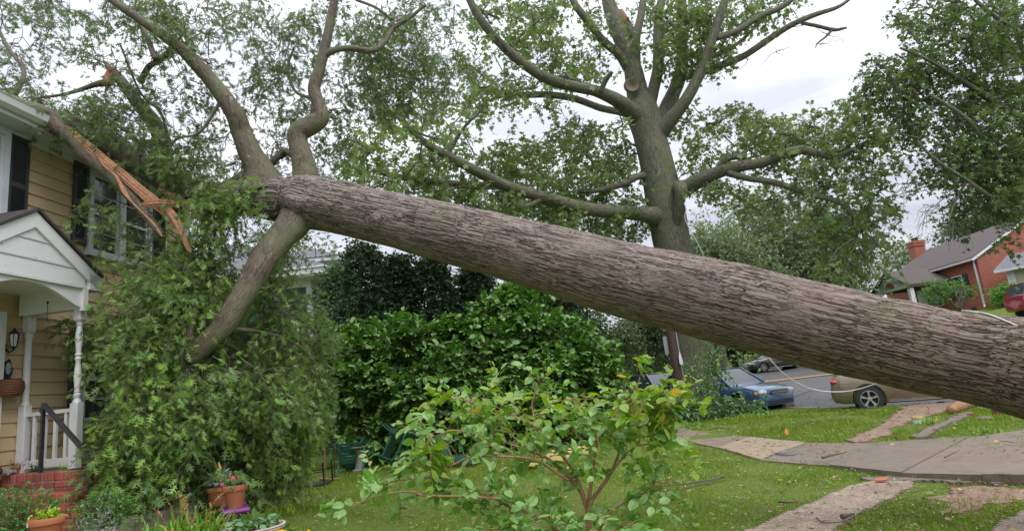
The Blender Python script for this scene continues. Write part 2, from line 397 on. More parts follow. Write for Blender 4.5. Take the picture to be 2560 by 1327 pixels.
M['cedar'] = leaf_mat('dark cedar spray', (0.030, 0.072, 0.030), (0.080, 0.155, 0.065), rough=0.6, trans=0.12)
M['myrtle'] = leaf_mat('crape myrtle leaf', (0.095, 0.235, 0.042), (0.20, 0.38, 0.07), under=(0.27, 0.42, 0.15), trans=0.34, rough=0.36)
M['myrtle_new'] = leaf_mat('crape myrtle young leaf', (0.13, 0.28, 0.015), (0.27, 0.37, 0.03), under=(0.30, 0.42, 0.08), trans=0.40, rough=0.36, yellow=(0.58, 0.36, 0.05), ymin=0.972)
M['myrtle_stem'] = pm('myrtle stem', (0.36, 0.17, 0.09), (0.24, 0.12, 0.07), 30, 0.6)
M['weed_leaf'] = leaf_mat('weed leaf', (0.060, 0.175, 0.040), (0.13, 0.28, 0.07), under=(0.20, 0.32, 0.16), trans=0.3)
M['mint'] = leaf_mat('herb leaf', (0.085, 0.22, 0.035), (0.15, 0.33, 0.06), trans=0.3)
M['lime'] = leaf_mat('lime seedling leaf', (0.28, 0.44, 0.03), (0.46, 0.60, 0.05), trans=0.35)
M['sage'] = leaf_mat('sage leaf', (0.19, 0.27, 0.20), (0.28, 0.36, 0.28), trans=0.15, rough=0.7)
M['straw'] = leaf_mat('straw', (0.36, 0.24, 0.09), (0.50, 0.36, 0.16), trans=0.2, rough=0.7)
M['orange_bloom'] = pm('orange spent bloom', (0.55, 0.20, 0.05), (0.65, 0.30, 0.09), 40, 0.7)
M['pink'] = pm('pink petals', (0.72, 0.10, 0.25), (0.80, 0.22, 0.36), 60, 0.6)
def grass_mat():
    m = leaf_mat('grass blades', (0.125, 0.215, 0.012), (0.245, 0.335, 0.03), trans=0.25, rough=0.55, yellow=(0.44, 0.38, 0.15), ymin=0.93, spec=0.3); return m
M['grass'] = grass_mat()
def lawn_mat():
    m, t, b, o = newmat('lawn soil and turf'); b.inputs['Roughness'].default_value = 0.9; b.inputs['Specular IOR Level'].default_value = 0.15
    v = coords(t); n1 = noise(t, v, 0.9, 5, 0.6); n2 = noise(t, v, 26.0, 5, 0.7); n3 = noise(t, v, 4.0, 4, 0.6)
    col = ramp(t, n2, [(0.30, (0.045, 0.075, 0.012)), (0.52, (0.12, 0.185, 0.028)), (0.72, (0.23, 0.28, 0.07))])
    col = mixc(t, ramp(t, n3, [(0.56, 0.0), (0.72, 0.75)]), col, (0.16, 0.12, 0.075))
    col = mixc(t, ramp(t, n1, [(0.45, 0.0), (0.7, 0.4)]), col, (0.20, 0.22, 0.05))
    t.links.new(col, b.inputs['Base Color']); bump(t, b, n2, 1.0, 0.03); return m
M['lawn'] = lawn_mat()
def asphalt():
    m, t, b, o = newmat('wet asphalt'); v = coords(t); n = noise(t, v, 120.0, 3, 0.7); n1 = noise(t, v, 0.7, 5, 0.65); n2 = noise(t, v, 3.0, 5, 0.7)
    col = mixc(t, n, (0.085, 0.08, 0.082), (0.155, 0.148, 0.148)); col = mixc(t, ramp(t, n1, [(0.4, 0.0), (0.65, 0.6)]), col, (0.075, 0.072, 0.075))
    col = mixc(t, ramp(t, n2, [(0.66, 0.0), (0.72, 0.7)]), col, (0.10, 0.085, 0.06))
    t.links.new(col, b.inputs['Base Color']); b.inputs['Roughness'].default_value = 0.55; bump(t, b, n, 0.6, 0.01); return m
M['asphalt'] = asphalt()
M['far_asphalt'] = M['asphalt']
def concrete(name, a, b_, dk):
    m, t, b, o = newmat(name); v = coords(t); at = N(t, 'ShaderNodeAttribute', attribute_name='cv'); n = noise(t, v, 1.1, 6, 0.7); n2 = noise(t, v, 45.0, 4, 0.7); n3 = noise(t, v, 5.0, 5, 0.75)
    col = mixc(t, n, a, b_); col = mixc(t, at.outputs['Fac'], col, (0.40, 0.30, 0.205)); col = mixc(t, math_(t, 'MULTIPLY', n2, 0.35), col, dk)
    col = mixc(t, ramp(t, n3, [(0.50, 0.0), (0.70, 0.55)]), col, dk); col = mixc(t, ramp(t, n3, [(0.28, 0.5), (0.40, 0.0)]), col, (0.20, 0.19, 0.12)); t.links.new(col, b.inputs['Base Color'])
    b.inputs['Roughness'].default_value = 0.75; bump(t, b, n2, 0.6, 0.006); return m
M['concrete'] = concrete('stained concrete', (0.255, 0.202, 0.158), (0.18, 0.142, 0.11), (0.085, 0.06, 0.042))
def aggregate():
    m, t, b, o = newmat('exposed aggregate'); v = coords(t); vo = N(t, 'ShaderNodeTexVoronoi', Scale=75.0); t.links.new(v, vo.inputs['Vector'])
    n = noise(t, v, 1.6, 5, 0.7); r = N(t, 'ShaderNodeSeparateColor'); t.links.new(vo.outputs['Color'], r.inputs[0])
    col = ramp(t, r.outputs[0], [(0.0, (0.22, 0.15, 0.105)), (0.5, (0.38, 0.275, 0.20)), (1.0, (0.58, 0.47, 0.37))])
    col = mixc(t, ramp(t, n, [(0.42, 0.0), (0.70, 0.75)]), col, (0.15, 0.11, 0.075)); t.links.new(col, b.inputs['Base Color']); b.inputs['Roughness'].default_value = 0.7
    bump(t, b, math_(t, 'SUBTRACT', 1.0, vo.outputs['Distance']), 0.7, 0.012); return m
M['aggregate'] = aggregate()
M['dirt'] = pm('red brown dirt', (0.30, 0.195, 0.14), (0.20, 0.13, 0.095), 5, 0.9, 0.02, c3=(0.36, 0.27, 0.2))
M['mud'] = pm('dark packed mud', (0.15, 0.115, 0.09), (0.20, 0.16, 0.13), 4, 0.85, 0.02)
M['curb'] = pm('curb concrete', (0.36, 0.30, 0.26), (0.25, 0.20, 0.17), 3, 0.8, 0.01)
M['yellow_line'] = pm('worn orange road paint', (0.44, 0.25, 0.09), (0.28, 0.18, 0.09), 4, 0.7)
def siding(name, a, b_, vary=0.2):
    m, t, b, o = newmat(name); v = coords(t); n = noise(t, v, 2.0, 5, 0.65); n2 = noise(t, coords(t, scale=(1, 1, 6)), 7.0, 5, 0.7); at = N(t, 'ShaderNodeAttribute', attribute_name='cv')
    col = mixc(t, n, a, b_); col = mixc(t, math_(t, 'MULTIPLY', at.outputs['Fac'], vary), col, tuple(x * 0.6 for x in a)); col = mixc(t, ramp(t, n2, [(0.60, 0.0), (0.75, 0.4)]), col, tuple(x * 0.62 for x in a))
    t.links.new(col, b.inputs['Base Color']); b.inputs['Roughness'].default_value = 0.55; bump(t, b, n2, 0.4, 0.003); return m
M['tan_siding'] = siding('tan painted clapboard', (0.60, 0.45, 0.265), (0.54, 0.405, 0.235))
M['white_siding'] = siding('white siding', (0.72, 0.72, 0.71), (0.64, 0.65, 0.66))
M['green_shingle'] = siding('dark green shingles', (0.035, 0.115, 0.075), (0.075, 0.17, 0.115), 0.8)
def peel():
    m, t, b, o = newmat('peeling white paint'); v = coords(t, scale=(1, 1, 2.2)); n = noise(t, v, 3.0, 5, 0.6); n2 = noise(t, v, 9.0, 6, 0.75); n3 = noise(t, v, 1.2, 3, 0.6)
    col = mixc(t, n, (0.74, 0.74, 0.75), (0.63, 0.63, 0.645)); k = math_(t, 'MULTIPLY', ramp(t, n2, [(0.64, 0.0), (0.665, 1.0)]), ramp(t, n3, [(0.42, 0.0), (0.58, 1.0)]))
    col = mixc(t, k, col, (0.30, 0.23, 0.18)); t.links.new(col, b.inputs['Base Color']); b.inputs['Roughness'].default_value = 0.5; bump(t, b, math_(t, 'SUBTRACT', 1.0, k), 0.6, 0.004); return m
M['white'] = peel()
M['clean_white'] = pm('clean white paint', (0.74, 0.75, 0.76), (0.66, 0.67, 0.69), 3, 0.45)
M['grey_white'] = pm('grey white window frame', (0.55, 0.58, 0.61), (0.47, 0.50, 0.53), 3, 0.45)
M['shutter'] = pm('blue black shutter', (0.030, 0.033, 0.042), (0.048, 0.050, 0.06), 5, 0.5)
M['black'] = pm('black painted iron', (0.018, 0.018, 0.021), (0.035, 0.035, 0.04), 14, 0.4)
def glass(name, c=(0.02, 0.025, 0.03), r=0.05):
    m, t, b, o = newmat(name); v = coords(t); n = noise(t, v, 2.0, 3, 0.5); t.links.new(mixc(t, n, c, tuple(x * 1.8 for x in c)), b.inputs['Base Color']); b.inputs['Roughness'].default_value = r; b.inputs['Specular IOR Level'].default_value = 0.9
    bump(t, b, n, 0.15, 0.01); return m
M['glass'] = glass('dark window glass'); M['car_glass'] = glass('car glass', (0.03, 0.04, 0.045), 0.03)
def brickmat(name, a, b_, c_):
    m, t, b, o = newmat(name); at = N(t, 'ShaderNodeAttribute', attribute_name='cv'); v = coords(t); n = noise(t, v, 14.0, 5, 0.7)
    col = ramp(t, at.outputs['Fac'], [(0.0, a), (0.5, b_), (1.0, c_)]); col = mixc(t, ramp(t, n, [(0.45, 0.0), (0.75, 0.5)]), col, (0.16, 0.09, 0.075)); t.links.new(col, b.inputs['Base Color']); b.inputs['Roughness'].default_value = 0.65; bump(t, b, n, 0.6, 0.006); return m
M['brick'] = brickmat('red step brick', (0.17, 0.055, 0.05), (0.33, 0.07, 0.052), (0.44, 0.11, 0.075))
M['mortar'] = pm('grey mortar', (0.34, 0.29, 0.25), (0.22, 0.185, 0.16), 10, 0.9, 0.01, dirt=(0.13, 0.12, 0.08))
def brickwall(name):
    m, t, b, o = newmat(name); tcn = N(t, 'ShaderNodeTexCoord'); sp = N(t, 'ShaderNodeSeparateXYZ'); t.links.new(tcn.outputs['Object'], sp.inputs[0])
    cb = N(t, 'ShaderNodeCombineXYZ'); t.links.new(math_(t, 'ADD', sp.outputs['X'], sp.outputs['Y']), cb.inputs[0]); t.links.new(sp.outputs['Z'], cb.inputs[1])
    br = N(t, 'ShaderNodeTexBrick', Scale=1.0); t.links.new(cb.outputs[0], br.inputs['Vector'])
    br.inputs['Color1'].default_value = c4((0.36, 0.09, 0.055)); br.inputs['Color2'].default_value = c4((0.25, 0.062, 0.042)); br.inputs['Mortar'].default_value = c4((0.33, 0.16, 0.12))
    br.inputs['Mortar Size'].default_value = 0.012; br.inputs['Brick Width'].default_value = 0.24; br.inputs['Row Height'].default_value = 0.085
    n = noise(t, coords(t), 1.5, 5, 0.6); t.links.new(mixc(t, math_(t, 'MULTIPLY', n, 0.5), br.outputs[0], (0.40, 0.12, 0.07)), b.inputs['Base Color']); b.inputs['Roughness'].default_value = 0.8; return m
M['brickwall'] = brickwall('red brick wall')
M['roof'] = pm('brown grey shingles', (0.115, 0.088, 0.082), (0.08, 0.062, 0.058), 6, 0.85, 0.02, stretch=(1, 1, 4), c3=(0.14, 0.11, 0.10))
M['grey_roof'] = pm('grey shingles', (0.17, 0.165, 0.18), (0.115, 0.11, 0.125), 6, 0.85, 0.02, stretch=(1, 1, 4))
M['dark_roof'] = pm('black torn shingles', (0.035, 0.032, 0.03), (0.07, 0.06, 0.055), 12, 0.85, 0.02)
M['terracotta'] = pm('terracotta', (0.47, 0.15, 0.07), (0.38, 0.115, 0.055), 5, 0.65, 0.002, dirt=(0.40, 0.20, 0.13))
M['pale_pot'] = pm('pale glazed clay', (0.55, 0.44, 0.40), (0.42, 0.33, 0.30), 5, 0.5, 0.002)
M['soil'] = pm('potting soil', (0.04, 0.028, 0.02), (0.08, 0.055, 0.04), 30, 0.95, 0.01)
M['purple'] = pm('purple painted wood', (0.24, 0.055, 0.25), (0.17, 0.035, 0.19), 6, 0.5, 0.002)
M['yellow'] = pm('yellow plastic', (0.85, 0.56, 0.03), (0.75, 0.46, 0.02), 4, 0.35)
M['pale_yellow'] = pm('pale yellow board', (0.66, 0.50, 0.20), (0.56, 0.42, 0.17), 4, 0.6)
M['green_plastic'] = pm('dark green resin', (0.018, 0.085, 0.062), (0.028, 0.115, 0.085), 5, 0.4)
M['wicker'] = pm('brown wicker', (0.23, 0.095, 0.04), (0.13, 0.05, 0.025), 40, 0.6, 0.01, stretch=(1, 1, 3))
M['stone'] = pm('weathered stone', (0.28, 0.27, 0.26), (0.18, 0.19, 0.16), 9, 0.85, 0.01)
M['grey_metal'] = pm('galvanised metal', (0.40, 0.42, 0.44), (0.30, 0.32, 0.34), 6, 0.45)
M['pole'] = pm('creosoted pole', (0.085, 0.05, 0.042), (0.05, 0.03, 0.027), 6, 0.8, 0.01, stretch=(6, 6, 0.6))
M['tire'] = pm('tyre rubber', (0.022, 0.022, 0.024), (0.035, 0.034, 0.034), 20, 0.75)
M['alloy'] = pm('alloy wheel', (0.52, 0.51, 0.49), (0.40, 0.39, 0.37), 6, 0.35, metal=0.5)
M['chrome'] = pm('chrome trim', (0.70, 0.71, 0.73), (0.6, 0.6, 0.62), 6, 0.18, metal=0.9)
M['trim'] = pm('black plastic trim', (0.02, 0.02, 0.022), (0.03, 0.03, 0.03), 10, 0.6)
M['lens'] = pm('clear lamp lens', (0.62, 0.64, 0.66), (0.5, 0.52, 0.55), 30, 0.12, coat=1.0)
M['amber'] = pm('amber lens', (0.75, 0.28, 0.05), (0.65, 0.22, 0.04), 30, 0.15, coat=1.0)
M['redlens'] = pm('red lamp lens', (0.60, 0.015, 0.02), (0.45, 0.01, 0.015), 30, 0.15, coat=1.0)
def paint(name, c):
    m = pm(name, c, tuple(x * 0.85 for x in c), 2, 0.32, coat=1.0, metal=0.25); return m
M['blue_paint'] = paint('blue car paint', (0.055, 0.12, 0.26)); M['dark_paint'] = paint('dark grey car paint', (0.05, 0.06, 0.07))
M['tan_paint'] = paint('gold beige car paint', (0.25, 0.19, 0.13)); M['blk_paint'] = paint('black car paint', (0.02, 0.02, 0.024)); M['red_paint'] = paint('dark red car paint', (0.33, 0.012, 0.035))
# ------------------------------------------------------------------ foliage
def tmpl_oak():
    V = [(0, 0, 0), (1.0, 0, -0.06)]; F = []
    mid = [(0.16, 0.035), (0.34, 0.06), (0.42, 0.05), (0.58, 0.065), (0.66, 0.05), (0.80, 0.055)]
    # narrow body
    b = [(0, 0), (0.18, 0.05), (0.45, 0.075), (0.7, 0.07), (1.0, 0.0)]
    V = [(x, y, 0) for x, y in b] + [(x, -y, 0) for x, y in b[1:4]]
    F = [(0, 5, 1), (1, 5, 6), (1, 6, 2), (2, 6, 7), (2, 7, 3), (3, 7, 4)]
    for sg in (1, -1):
        for (x0, x1, tx, ty) in ((0.14, 0.32, 0.38, 0.30), (0.38, 0.58, 0.68, 0.42), (0.64, 0.80, 0.92, 0.27)):
            n = len(V); V += [(x0, 0.03 * sg, 0), (tx, ty * sg, 0.03), (x1, 0.03 * sg, 0)]; F.append((n, n + 1, n + 2) if sg < 0 else (n, n + 2, n + 1))
    return np.array(V), np.array(F)
def tmpl_maple():
    th = [-150, -105, -62, -32, 0, 32, 62, 105, 150]; r = [0.38, 0.26, 0.60, 0.34, 0.66, 0.34, 0.60, 0.26, 0.38]
    V = [(0.0, 0, 0)] + [(0.34 + r_ * math.cos(math.radians(a)), r_ * math.sin(math.radians(a)), -0.10 * (r_ > 0.5)) for a, r_ in zip(th, r)]; V[0] = (0.3, 0, 0.02)
    return np.array(V), np.array([(0, k, k + 1) for k in range(1, 9)])
def tmpl_oval(w=0.30, fold=0.06, sharp=1.0):
    xs = [0.22, 0.5, 0.8]; ws = [0.8 * w, w, 0.62 * w * sharp]
    V = [(0, 0, 0)] + [(x, y, fold) for x, y in zip(xs, ws)] + [(1, 0, -0.08)] + [(x, -y, fold) for x, y in zip(xs[::-1], ws[::-1])] + [(0.5, 0, 0)]
    F = [(8, k, (k + 1) % 8) for k in range(8)]
    return np.array(V), np.array(F)
def tmpl_diamond(w=0.33): return np.array([(0, 0, 0), (0.5, w, 0.05), (1, 0, -0.05), (0.5, -w, 0.05)]), np.array([(0, 3, 2), (0, 2, 1)])
def tmpl_blade(w=0.05): return np.array([(0, w, 0), (0, -w, 0), (1, 0, 0)]), np.array([(0, 1, 2)])
T_OAK, T_MAPLE, T_OVAL, T_DIA = tmpl_oak(), tmpl_maple(), tmpl_oval(), tmpl_diamond()
T_OBOV = tmpl_oval(0.30, 0.05, 1.4); T_LANCE = tmpl_oval(0.16, 0.03)

def leaves_mesh(T, pos, ax, nr, size, lv=None, rng=RNG):
    V, F = T; n = len(pos); ax = unit(ax); sd = unit(np.cross(nr, ax)); nn = np.cross(ax, sd); size = np.broadcast_to(size, (n,))
    W = pos[:, None] + size[:, None, None] * (V[None, :, 0:1] * ax[:, None] + V[None, :, 1:2] * sd[:, None] + V[None, :, 2:3] * nn[:, None])
    FF = (F[None] + (np.arange(n) * len(V))[:, None, None]).reshape(-1, 3)
    lv = rng.random(n) if lv is None else lv
    return W.reshape(-1, 3), FF, np.repeat(lv, len(V))
def sprigs(S, D, L, nl, size, T, spread=0.9, droop=0.35, hang=0.0, upn=0.8, lvc=None, rng=RNG, t0=0.12, jit=0.25):
    """sprigs with alternating leaves. returns leaf mesh data + twig paths (N,4,3)"""
    N_ = len(S); D = unit(D); t = (np.linspace(t0, 1, nl)[None] + rng.normal(0, 0.02, (N_, nl))); g_ = np.array([0, 0, -1.0])
    L = np.broadcast_to(L, (N_,))
    pos = S[:, None] + D[:, None] * (L[:, None] * t)[..., None] + g_ * (droop * L[:, None] * t ** 2)[..., None]
    tan = unit(D[:, None] + g_ * (2 * droop * t)[..., None])
    sgn = np.where(np.arange(nl) % 2, 1.0, -1.0)[None, :, None]
    side = unit(np.cross(tan, np.array([0, 0, 1.0])) + rng.normal(0, 0.5, tan.shape))
    ax = unit(tan * (1.0 - spread * 0.5) + side * sgn * spread + rng.normal(0, jit, tan.shape) + g_ * hang)
    nr = unit(np.array([0, 0, upn]) + rng.normal(0, 0.55, tan.shape))
    base = rng.random(N_) if lvc is None else lvc
    lv = np.clip(base[:, None] * 0.6 + rng.random((N_, nl)) * 0.4, 0, 1)
    sz = size * rng.uniform(0.45, 1.22, (N_, nl))
    V, F, A = leaves_mesh(T, pos.reshape(-1, 3), ax.reshape(-1, 3), nr.reshape(-1, 3), sz.ravel(), lv.ravel())
    tt = np.array([0, 0.35, 0.7, 1.0]); path = S[:, None] + D[:, None] * (L[:, None] * tt)[..., None] + g_ * (droop * L[:, None] * tt ** 2)[..., None]
    return V, F, A, path

class Foliage:
    def __init__(s): s.V = []; s.F = []; s.A = []; s.n = 0
    def add(s, V, F, A): s.V.append(V); s.F.append(F + s.n); s.A.append(A); s.n += len(V)
    def build(s, name, mat, parent=None): return mesh_np(name, np.concatenate(s.V), np.concatenate(s.F), mat, parent, False, {'lv': np.concatenate(s.A)})
class Twigs:
    def __init__(s): s.V = []; s.F = []; s.A = []; s.n = 0
    def add(s, paths, rads, m=4):
        V, F, A = batch_tubes(paths, rads, m); s.V.append(V); s.F.append(F + s.n); s.A.append(A); s.n += len(V)
    def build(s, name, mat, parent=None): return mesh_np(name, np.concatenate(s.V), np.concatenate(s.F), mat, parent, True, {'bk': np.concatenate(s.A)})

def blob_points(blobs, rng=RNG, reject=None, q=1.0):
    out = []
    for (px, py, rx, ry, Y0, Y1, n) in blobs:
        k = 0; n = max(2, int(round(n * q)))
        while k < n:
            a = rng.random() * 2 * PI; r = math.sqrt(rng.random())
            x, y = px + rx * r * math.cos(a), py + ry * r * math.sin(a); Y = rng.uniform(Y0, Y1); p = P(x, y, Y); k += 1
            if reject is not None and reject(p): continue
            if p[2] < float(g(p[0], p[1])) + 0.05: continue
            out.append(p)
    return np.array(out)
def grow(nodes, centers, tw, r0=0.014, r1=0.004, sag=0.12, maxr=0.03, wob=0.13, rng=RNG, m=4, bias=None):
    """connect each centre to the nearest wood with a curved branch; returns dict of arrival directions"""
    nodes = [np.asarray(nodes, float)]; allp = np.vstack(nodes); dmin = []
    for c in centers: dmin.append(((allp - c) ** 2).sum(1).min())
    order = np.argsort(dmin); paths = np.zeros((len(centers), 6, 3)); rads = np.zeros((len(centers), 6)); dirs = np.zeros((len(centers), 3))
    buf = np.zeros((len(allp) + 5 * len(centers), 3)); buf[:len(allp)] = allp; n = len(allp)
    for i in order:
        c = centers[i]; d = buf[:n] - c; d2 = (d ** 2).sum(1); j = int(np.argmin(d2)); q = buf[j]; L = math.sqrt(d2[j]) + 1e-4
        t = np.linspace(0, 1, 6)[:, None]; off = rng.normal(0, wob * L, (6, 3)); off[0] = off[-1] = 0; off[:, 2] -= (np.sin(t[:, 0] * PI)) * -sag * L
        pth = q + (c - q) * t + off; paths[i] = pth
        ra = min(maxr, r0 * (0.6 + 0.9 * L)); rads[i] = np.linspace(ra, r1, 6); dirs[i] = unit(pth[-1] - pth[-2])
        buf[n:n + 5] = pth[1:]; n += 5
    tw.add(paths, rads, m); return dirs
def crown(tree, blobs, nodes, T, mat, size, per=5, nl=9, L=0.45, R=0.25, droop=0.35, hang=0.0, twmat=None, rng=None, seed=1, reject=None, names=('foliage', 'twigs'),
          r0=0.014, maxr=0.03, spread=0.9, lvmix=None, tw_r=0.0028, tm=3, upn=0.8, down=0.2, q=1.0, wob=0.13):
    rng = rng or np.random.default_rng(seed); C = blob_points(blobs, rng, reject, q); tw = Twigs()
    dirs = grow(nodes, C, tw, r0=r0, maxr=maxr, rng=rng, wob=wob); n = len(C)
    S = np.repeat(C, per, 0) + rng.normal(0, R * 0.35, (n * per, 3)); D = unit(np.repeat(dirs, per, 0) * 0.7 + rng.normal(0, 0.75, (n * per, 3)) + np.array([0, 0, -down]))
    Ls = L * rng.uniform(0.6, 1.25, n * per); cl = np.repeat(rng.random(n), per) * 0.7 + rng.random(n * per) * 0.3
    V, F, A, path = sprigs(S, D, Ls, nl, size, T, spread=spread, droop=droop, hang=hang, lvc=cl, rng=rng, upn=upn)
    path[:, 0] = path[:, 0] * 0.4 + np.repeat(C, per, 0) * 0.6
    fo = Foliage(); fo.add(V, F, A)
    tw.add(path, np.broadcast_to(np.array([tw_r * 1.6, tw_r * 1.2, tw_r, tw_r * 0.6]), (len(path), 4)), tm)
    f = fo.build(names[0], mat, tree); t_ = tw.build(names[1], twmat or M['twig'], tree)
    return C, f, t_
def nodes_of(*Qs, step=3): return np.vstack([Q[::step, :3] for Q in Qs])
# ================================================================== THE GROUND
road_poly_px = None
ROADL = np.array([(26, 12.2), (19, 13.0), (14, 13.8), (11.0, 14.35), (9.5, 15.0), (8.7, 16.6), (8.1, 19), (7.4, 22.5), (6.3, 27), (5.5, 33), (3.5, 42), (-2, 55), (-9, 66)], float)
ROADR = np.array([(34, 21.5), (30, 22.5), (27, 24), (24.5, 26.5), (23.0, 29.5), (22.2, 33), (21.6, 37), (21, 41), (20, 45), (17.5, 50), (13, 57), (7, 66), (-1, 78)], float)
def resample(poly, n):
    q = spline(np.c_[poly, np.zeros(len(poly))], 400)[:, :2]; s = np.concatenate([[0], np.cumsum(np.linalg.norm(np.diff(q, axis=0), axis=1))])
    return q, s
nR = 160
tI = np.linspace(0, len(ROADL) - 1, nR)
def interp_poly(P_, t): i = np.minimum(t.astype(int), len(P_) - 2); f = (t - i)[:, None]; return P_[i] * (1 - f) + P_[i + 1] * f
def smooth_poly(P_, t):
    Pp = np.vstack([2 * P_[0] - P_[1], P_, 2 * P_[-1] - P_[-2]]); i = np.minimum(t.astype(int), len(P_) - 2); f = (t - i)[:, None]
    a, b, c, d = Pp[i], Pp[i + 1], Pp[i + 2], Pp[i + 3]; return 0.5 * ((2 * b) + (-a + c) * f + (2 * a - 5 * b + 4 * c - d) * f ** 2 + (-a + 3 * b - 3 * c + d) * f ** 3)
RL, RR = smooth_poly(ROADL, tI), smooth_poly(ROADR, tI)
def pip(x, y, poly):
    x = np.asarray(x, float); y = np.asarray(y, float); c = np.zeros(x.shape, bool); n = len(poly)
    for i in range(n):
        x1, y1 = poly[i]; x2, y2 = poly[(i + 1) % n]
        k = ((y1 > y) != (y2 > y)) & (x < (x2 - x1) * (y - y1) / (y2 - y1 + 1e-12) + x1); c ^= k
    return c
ROADPOLY = np.vstack([RL, RR[::-1]])
def gpoly(px): return np.array([G(a, b)[:2] for a, b in px])

xs = np.concatenate([np.arange(-60, -12, 2.0), np.arange(-12, 14, 0.16), np.arange(14, 40, 0.8), np.arange(40, 130, 5.0)])
ys = np.concatenate([np.arange(-6, 1.5, 0.5), np.arange(1.5, 20, 0.16), np.arange(20, 40, 0.5), np.arange(40, 90, 1.5), np.arange(90, 320, 12.0)])
XX, YY = np.meshgrid(xs, ys); ZZ = g(XX, YY)
ZZ = ZZ + (fbm(np.stack([XX * 1.6, YY * 1.6, XX * 0], -1), 3, 5) - 0.5) * 0.05 * (YY < 24)
inr = pip(XX, YY, ROADPOLY); ZZ = np.where(inr, ZZ - 0.35, ZZ)
nx, ny = len(xs), len(ys); i = np.arange(nx - 1); j = np.arange(ny - 1)[:, None] * nx
GF = np.stack([j + i, j + i + 1, j + nx + i + 1, j + nx + i], -1).reshape(-1, 4)
ground = mesh_np('lawn', np.stack([XX, YY, ZZ], -1).reshape(-1, 3), GF, M['lawn']); tag(ground, kind='structure')
# road strip
K = 14; u = np.linspace(0, 1, K)[None, :, None]; RP = RL[:, None] * (1 - u) + RR[:, None] * u
RZ = g(RP[..., 0], RP[..., 1]) - 0.10 + 0.03 * np.sin(u[..., 0] * PI)
V = np.concatenate([RP, RZ[..., None]], -1).reshape(-1, 3); i = np.arange(K - 1); j = np.arange(nR - 1)[:, None] * K
road = mesh_np('road', V, np.stack([j + i, j + i + 1, j + K + i + 1, j + K + i], -1).reshape(-1, 4), M['asphalt']); tag(road, kind='structure')
# centre line
uc = 0.47
cl_px = [(1905, 951), (1975, 943), (2040, 935), (2100, 929), (2180, 921)]
cA = np.array([G(a_, b_) for a_, b_ in cl_px]); cB = np.array([G(a_, b_ + 3.2) for a_, b_ in cl_px]); cA = spline(cA, 60); cB = spline(cB, 60); kk = min(len(cA), len(cB)); cA, cB = cA[:kk], cB[:kk]
VV = np.concatenate([cA, cB]); VV[:, 2] = g(VV[:, 0], VV[:, 1]) - .04; kk = np.arange(kk - 1); n_c = len(cA)
tag(mesh_np('road_marking', VV, np.stack([kk, kk + 1, n_c + kk + 1, n_c + kk], -1), M['yellow_line']), kind='structure')
for dv in ():
    a = RL * (1 - uc) + RR * uc; b = RL * (1 - uc - 0.014) + RR * (uc + 0.014); za = g(a[:, 0], a[:, 1]) - 0.10 + 0.03 * math.sin(uc * PI) + 0.012
    zb = g(b[:, 0], b[:, 1]) - 0.10 + 0.03 * math.sin((uc + .014) * PI) + 0.012
    VV = np.concatenate([np.c_[a, za], np.c_[b, zb]]); kk = np.arange(nR - 1)
    ln = mesh_np('road_marking', VV, np.stack([kk, kk + 1, nR + kk + 1, nR + kk], -1), M['yellow_line']); tag(ln, kind='structure')
# kerb both sides
def kerb(line, side, name):
    d = np.gradient(line, axis=0); d /= np.linalg.norm(d, axis=1)[:, None]; nrm = np.stack([-d[:, 1], d[:, 0]], 1) * side
    a, b = line - nrm * 0.02, line + nrm * 0.15; zt = g(line[:, 0], line[:, 1]) + 0.02
    rows = [np.c_[a, zt - 0.4], np.c_[a, zt], np.c_[b, zt], np.c_[b, zt - 0.4]]; VV = np.stack(rows, 1).reshape(-1, 3); n = len(line)
    FF = [(k * 4 + q, k * 4 + q + 1, k * 4 + 4 + q + 1, k * 4 + 4 + q) for k in range(n - 1) for q in range(3)]
    o = mesh_np(name, VV, np.array(FF), M['curb'], smooth=False); tag(o, kind='structure')
kerb(RL, -1 if False else 1, 'kerb'); kerb(RR, -1, 'kerb')

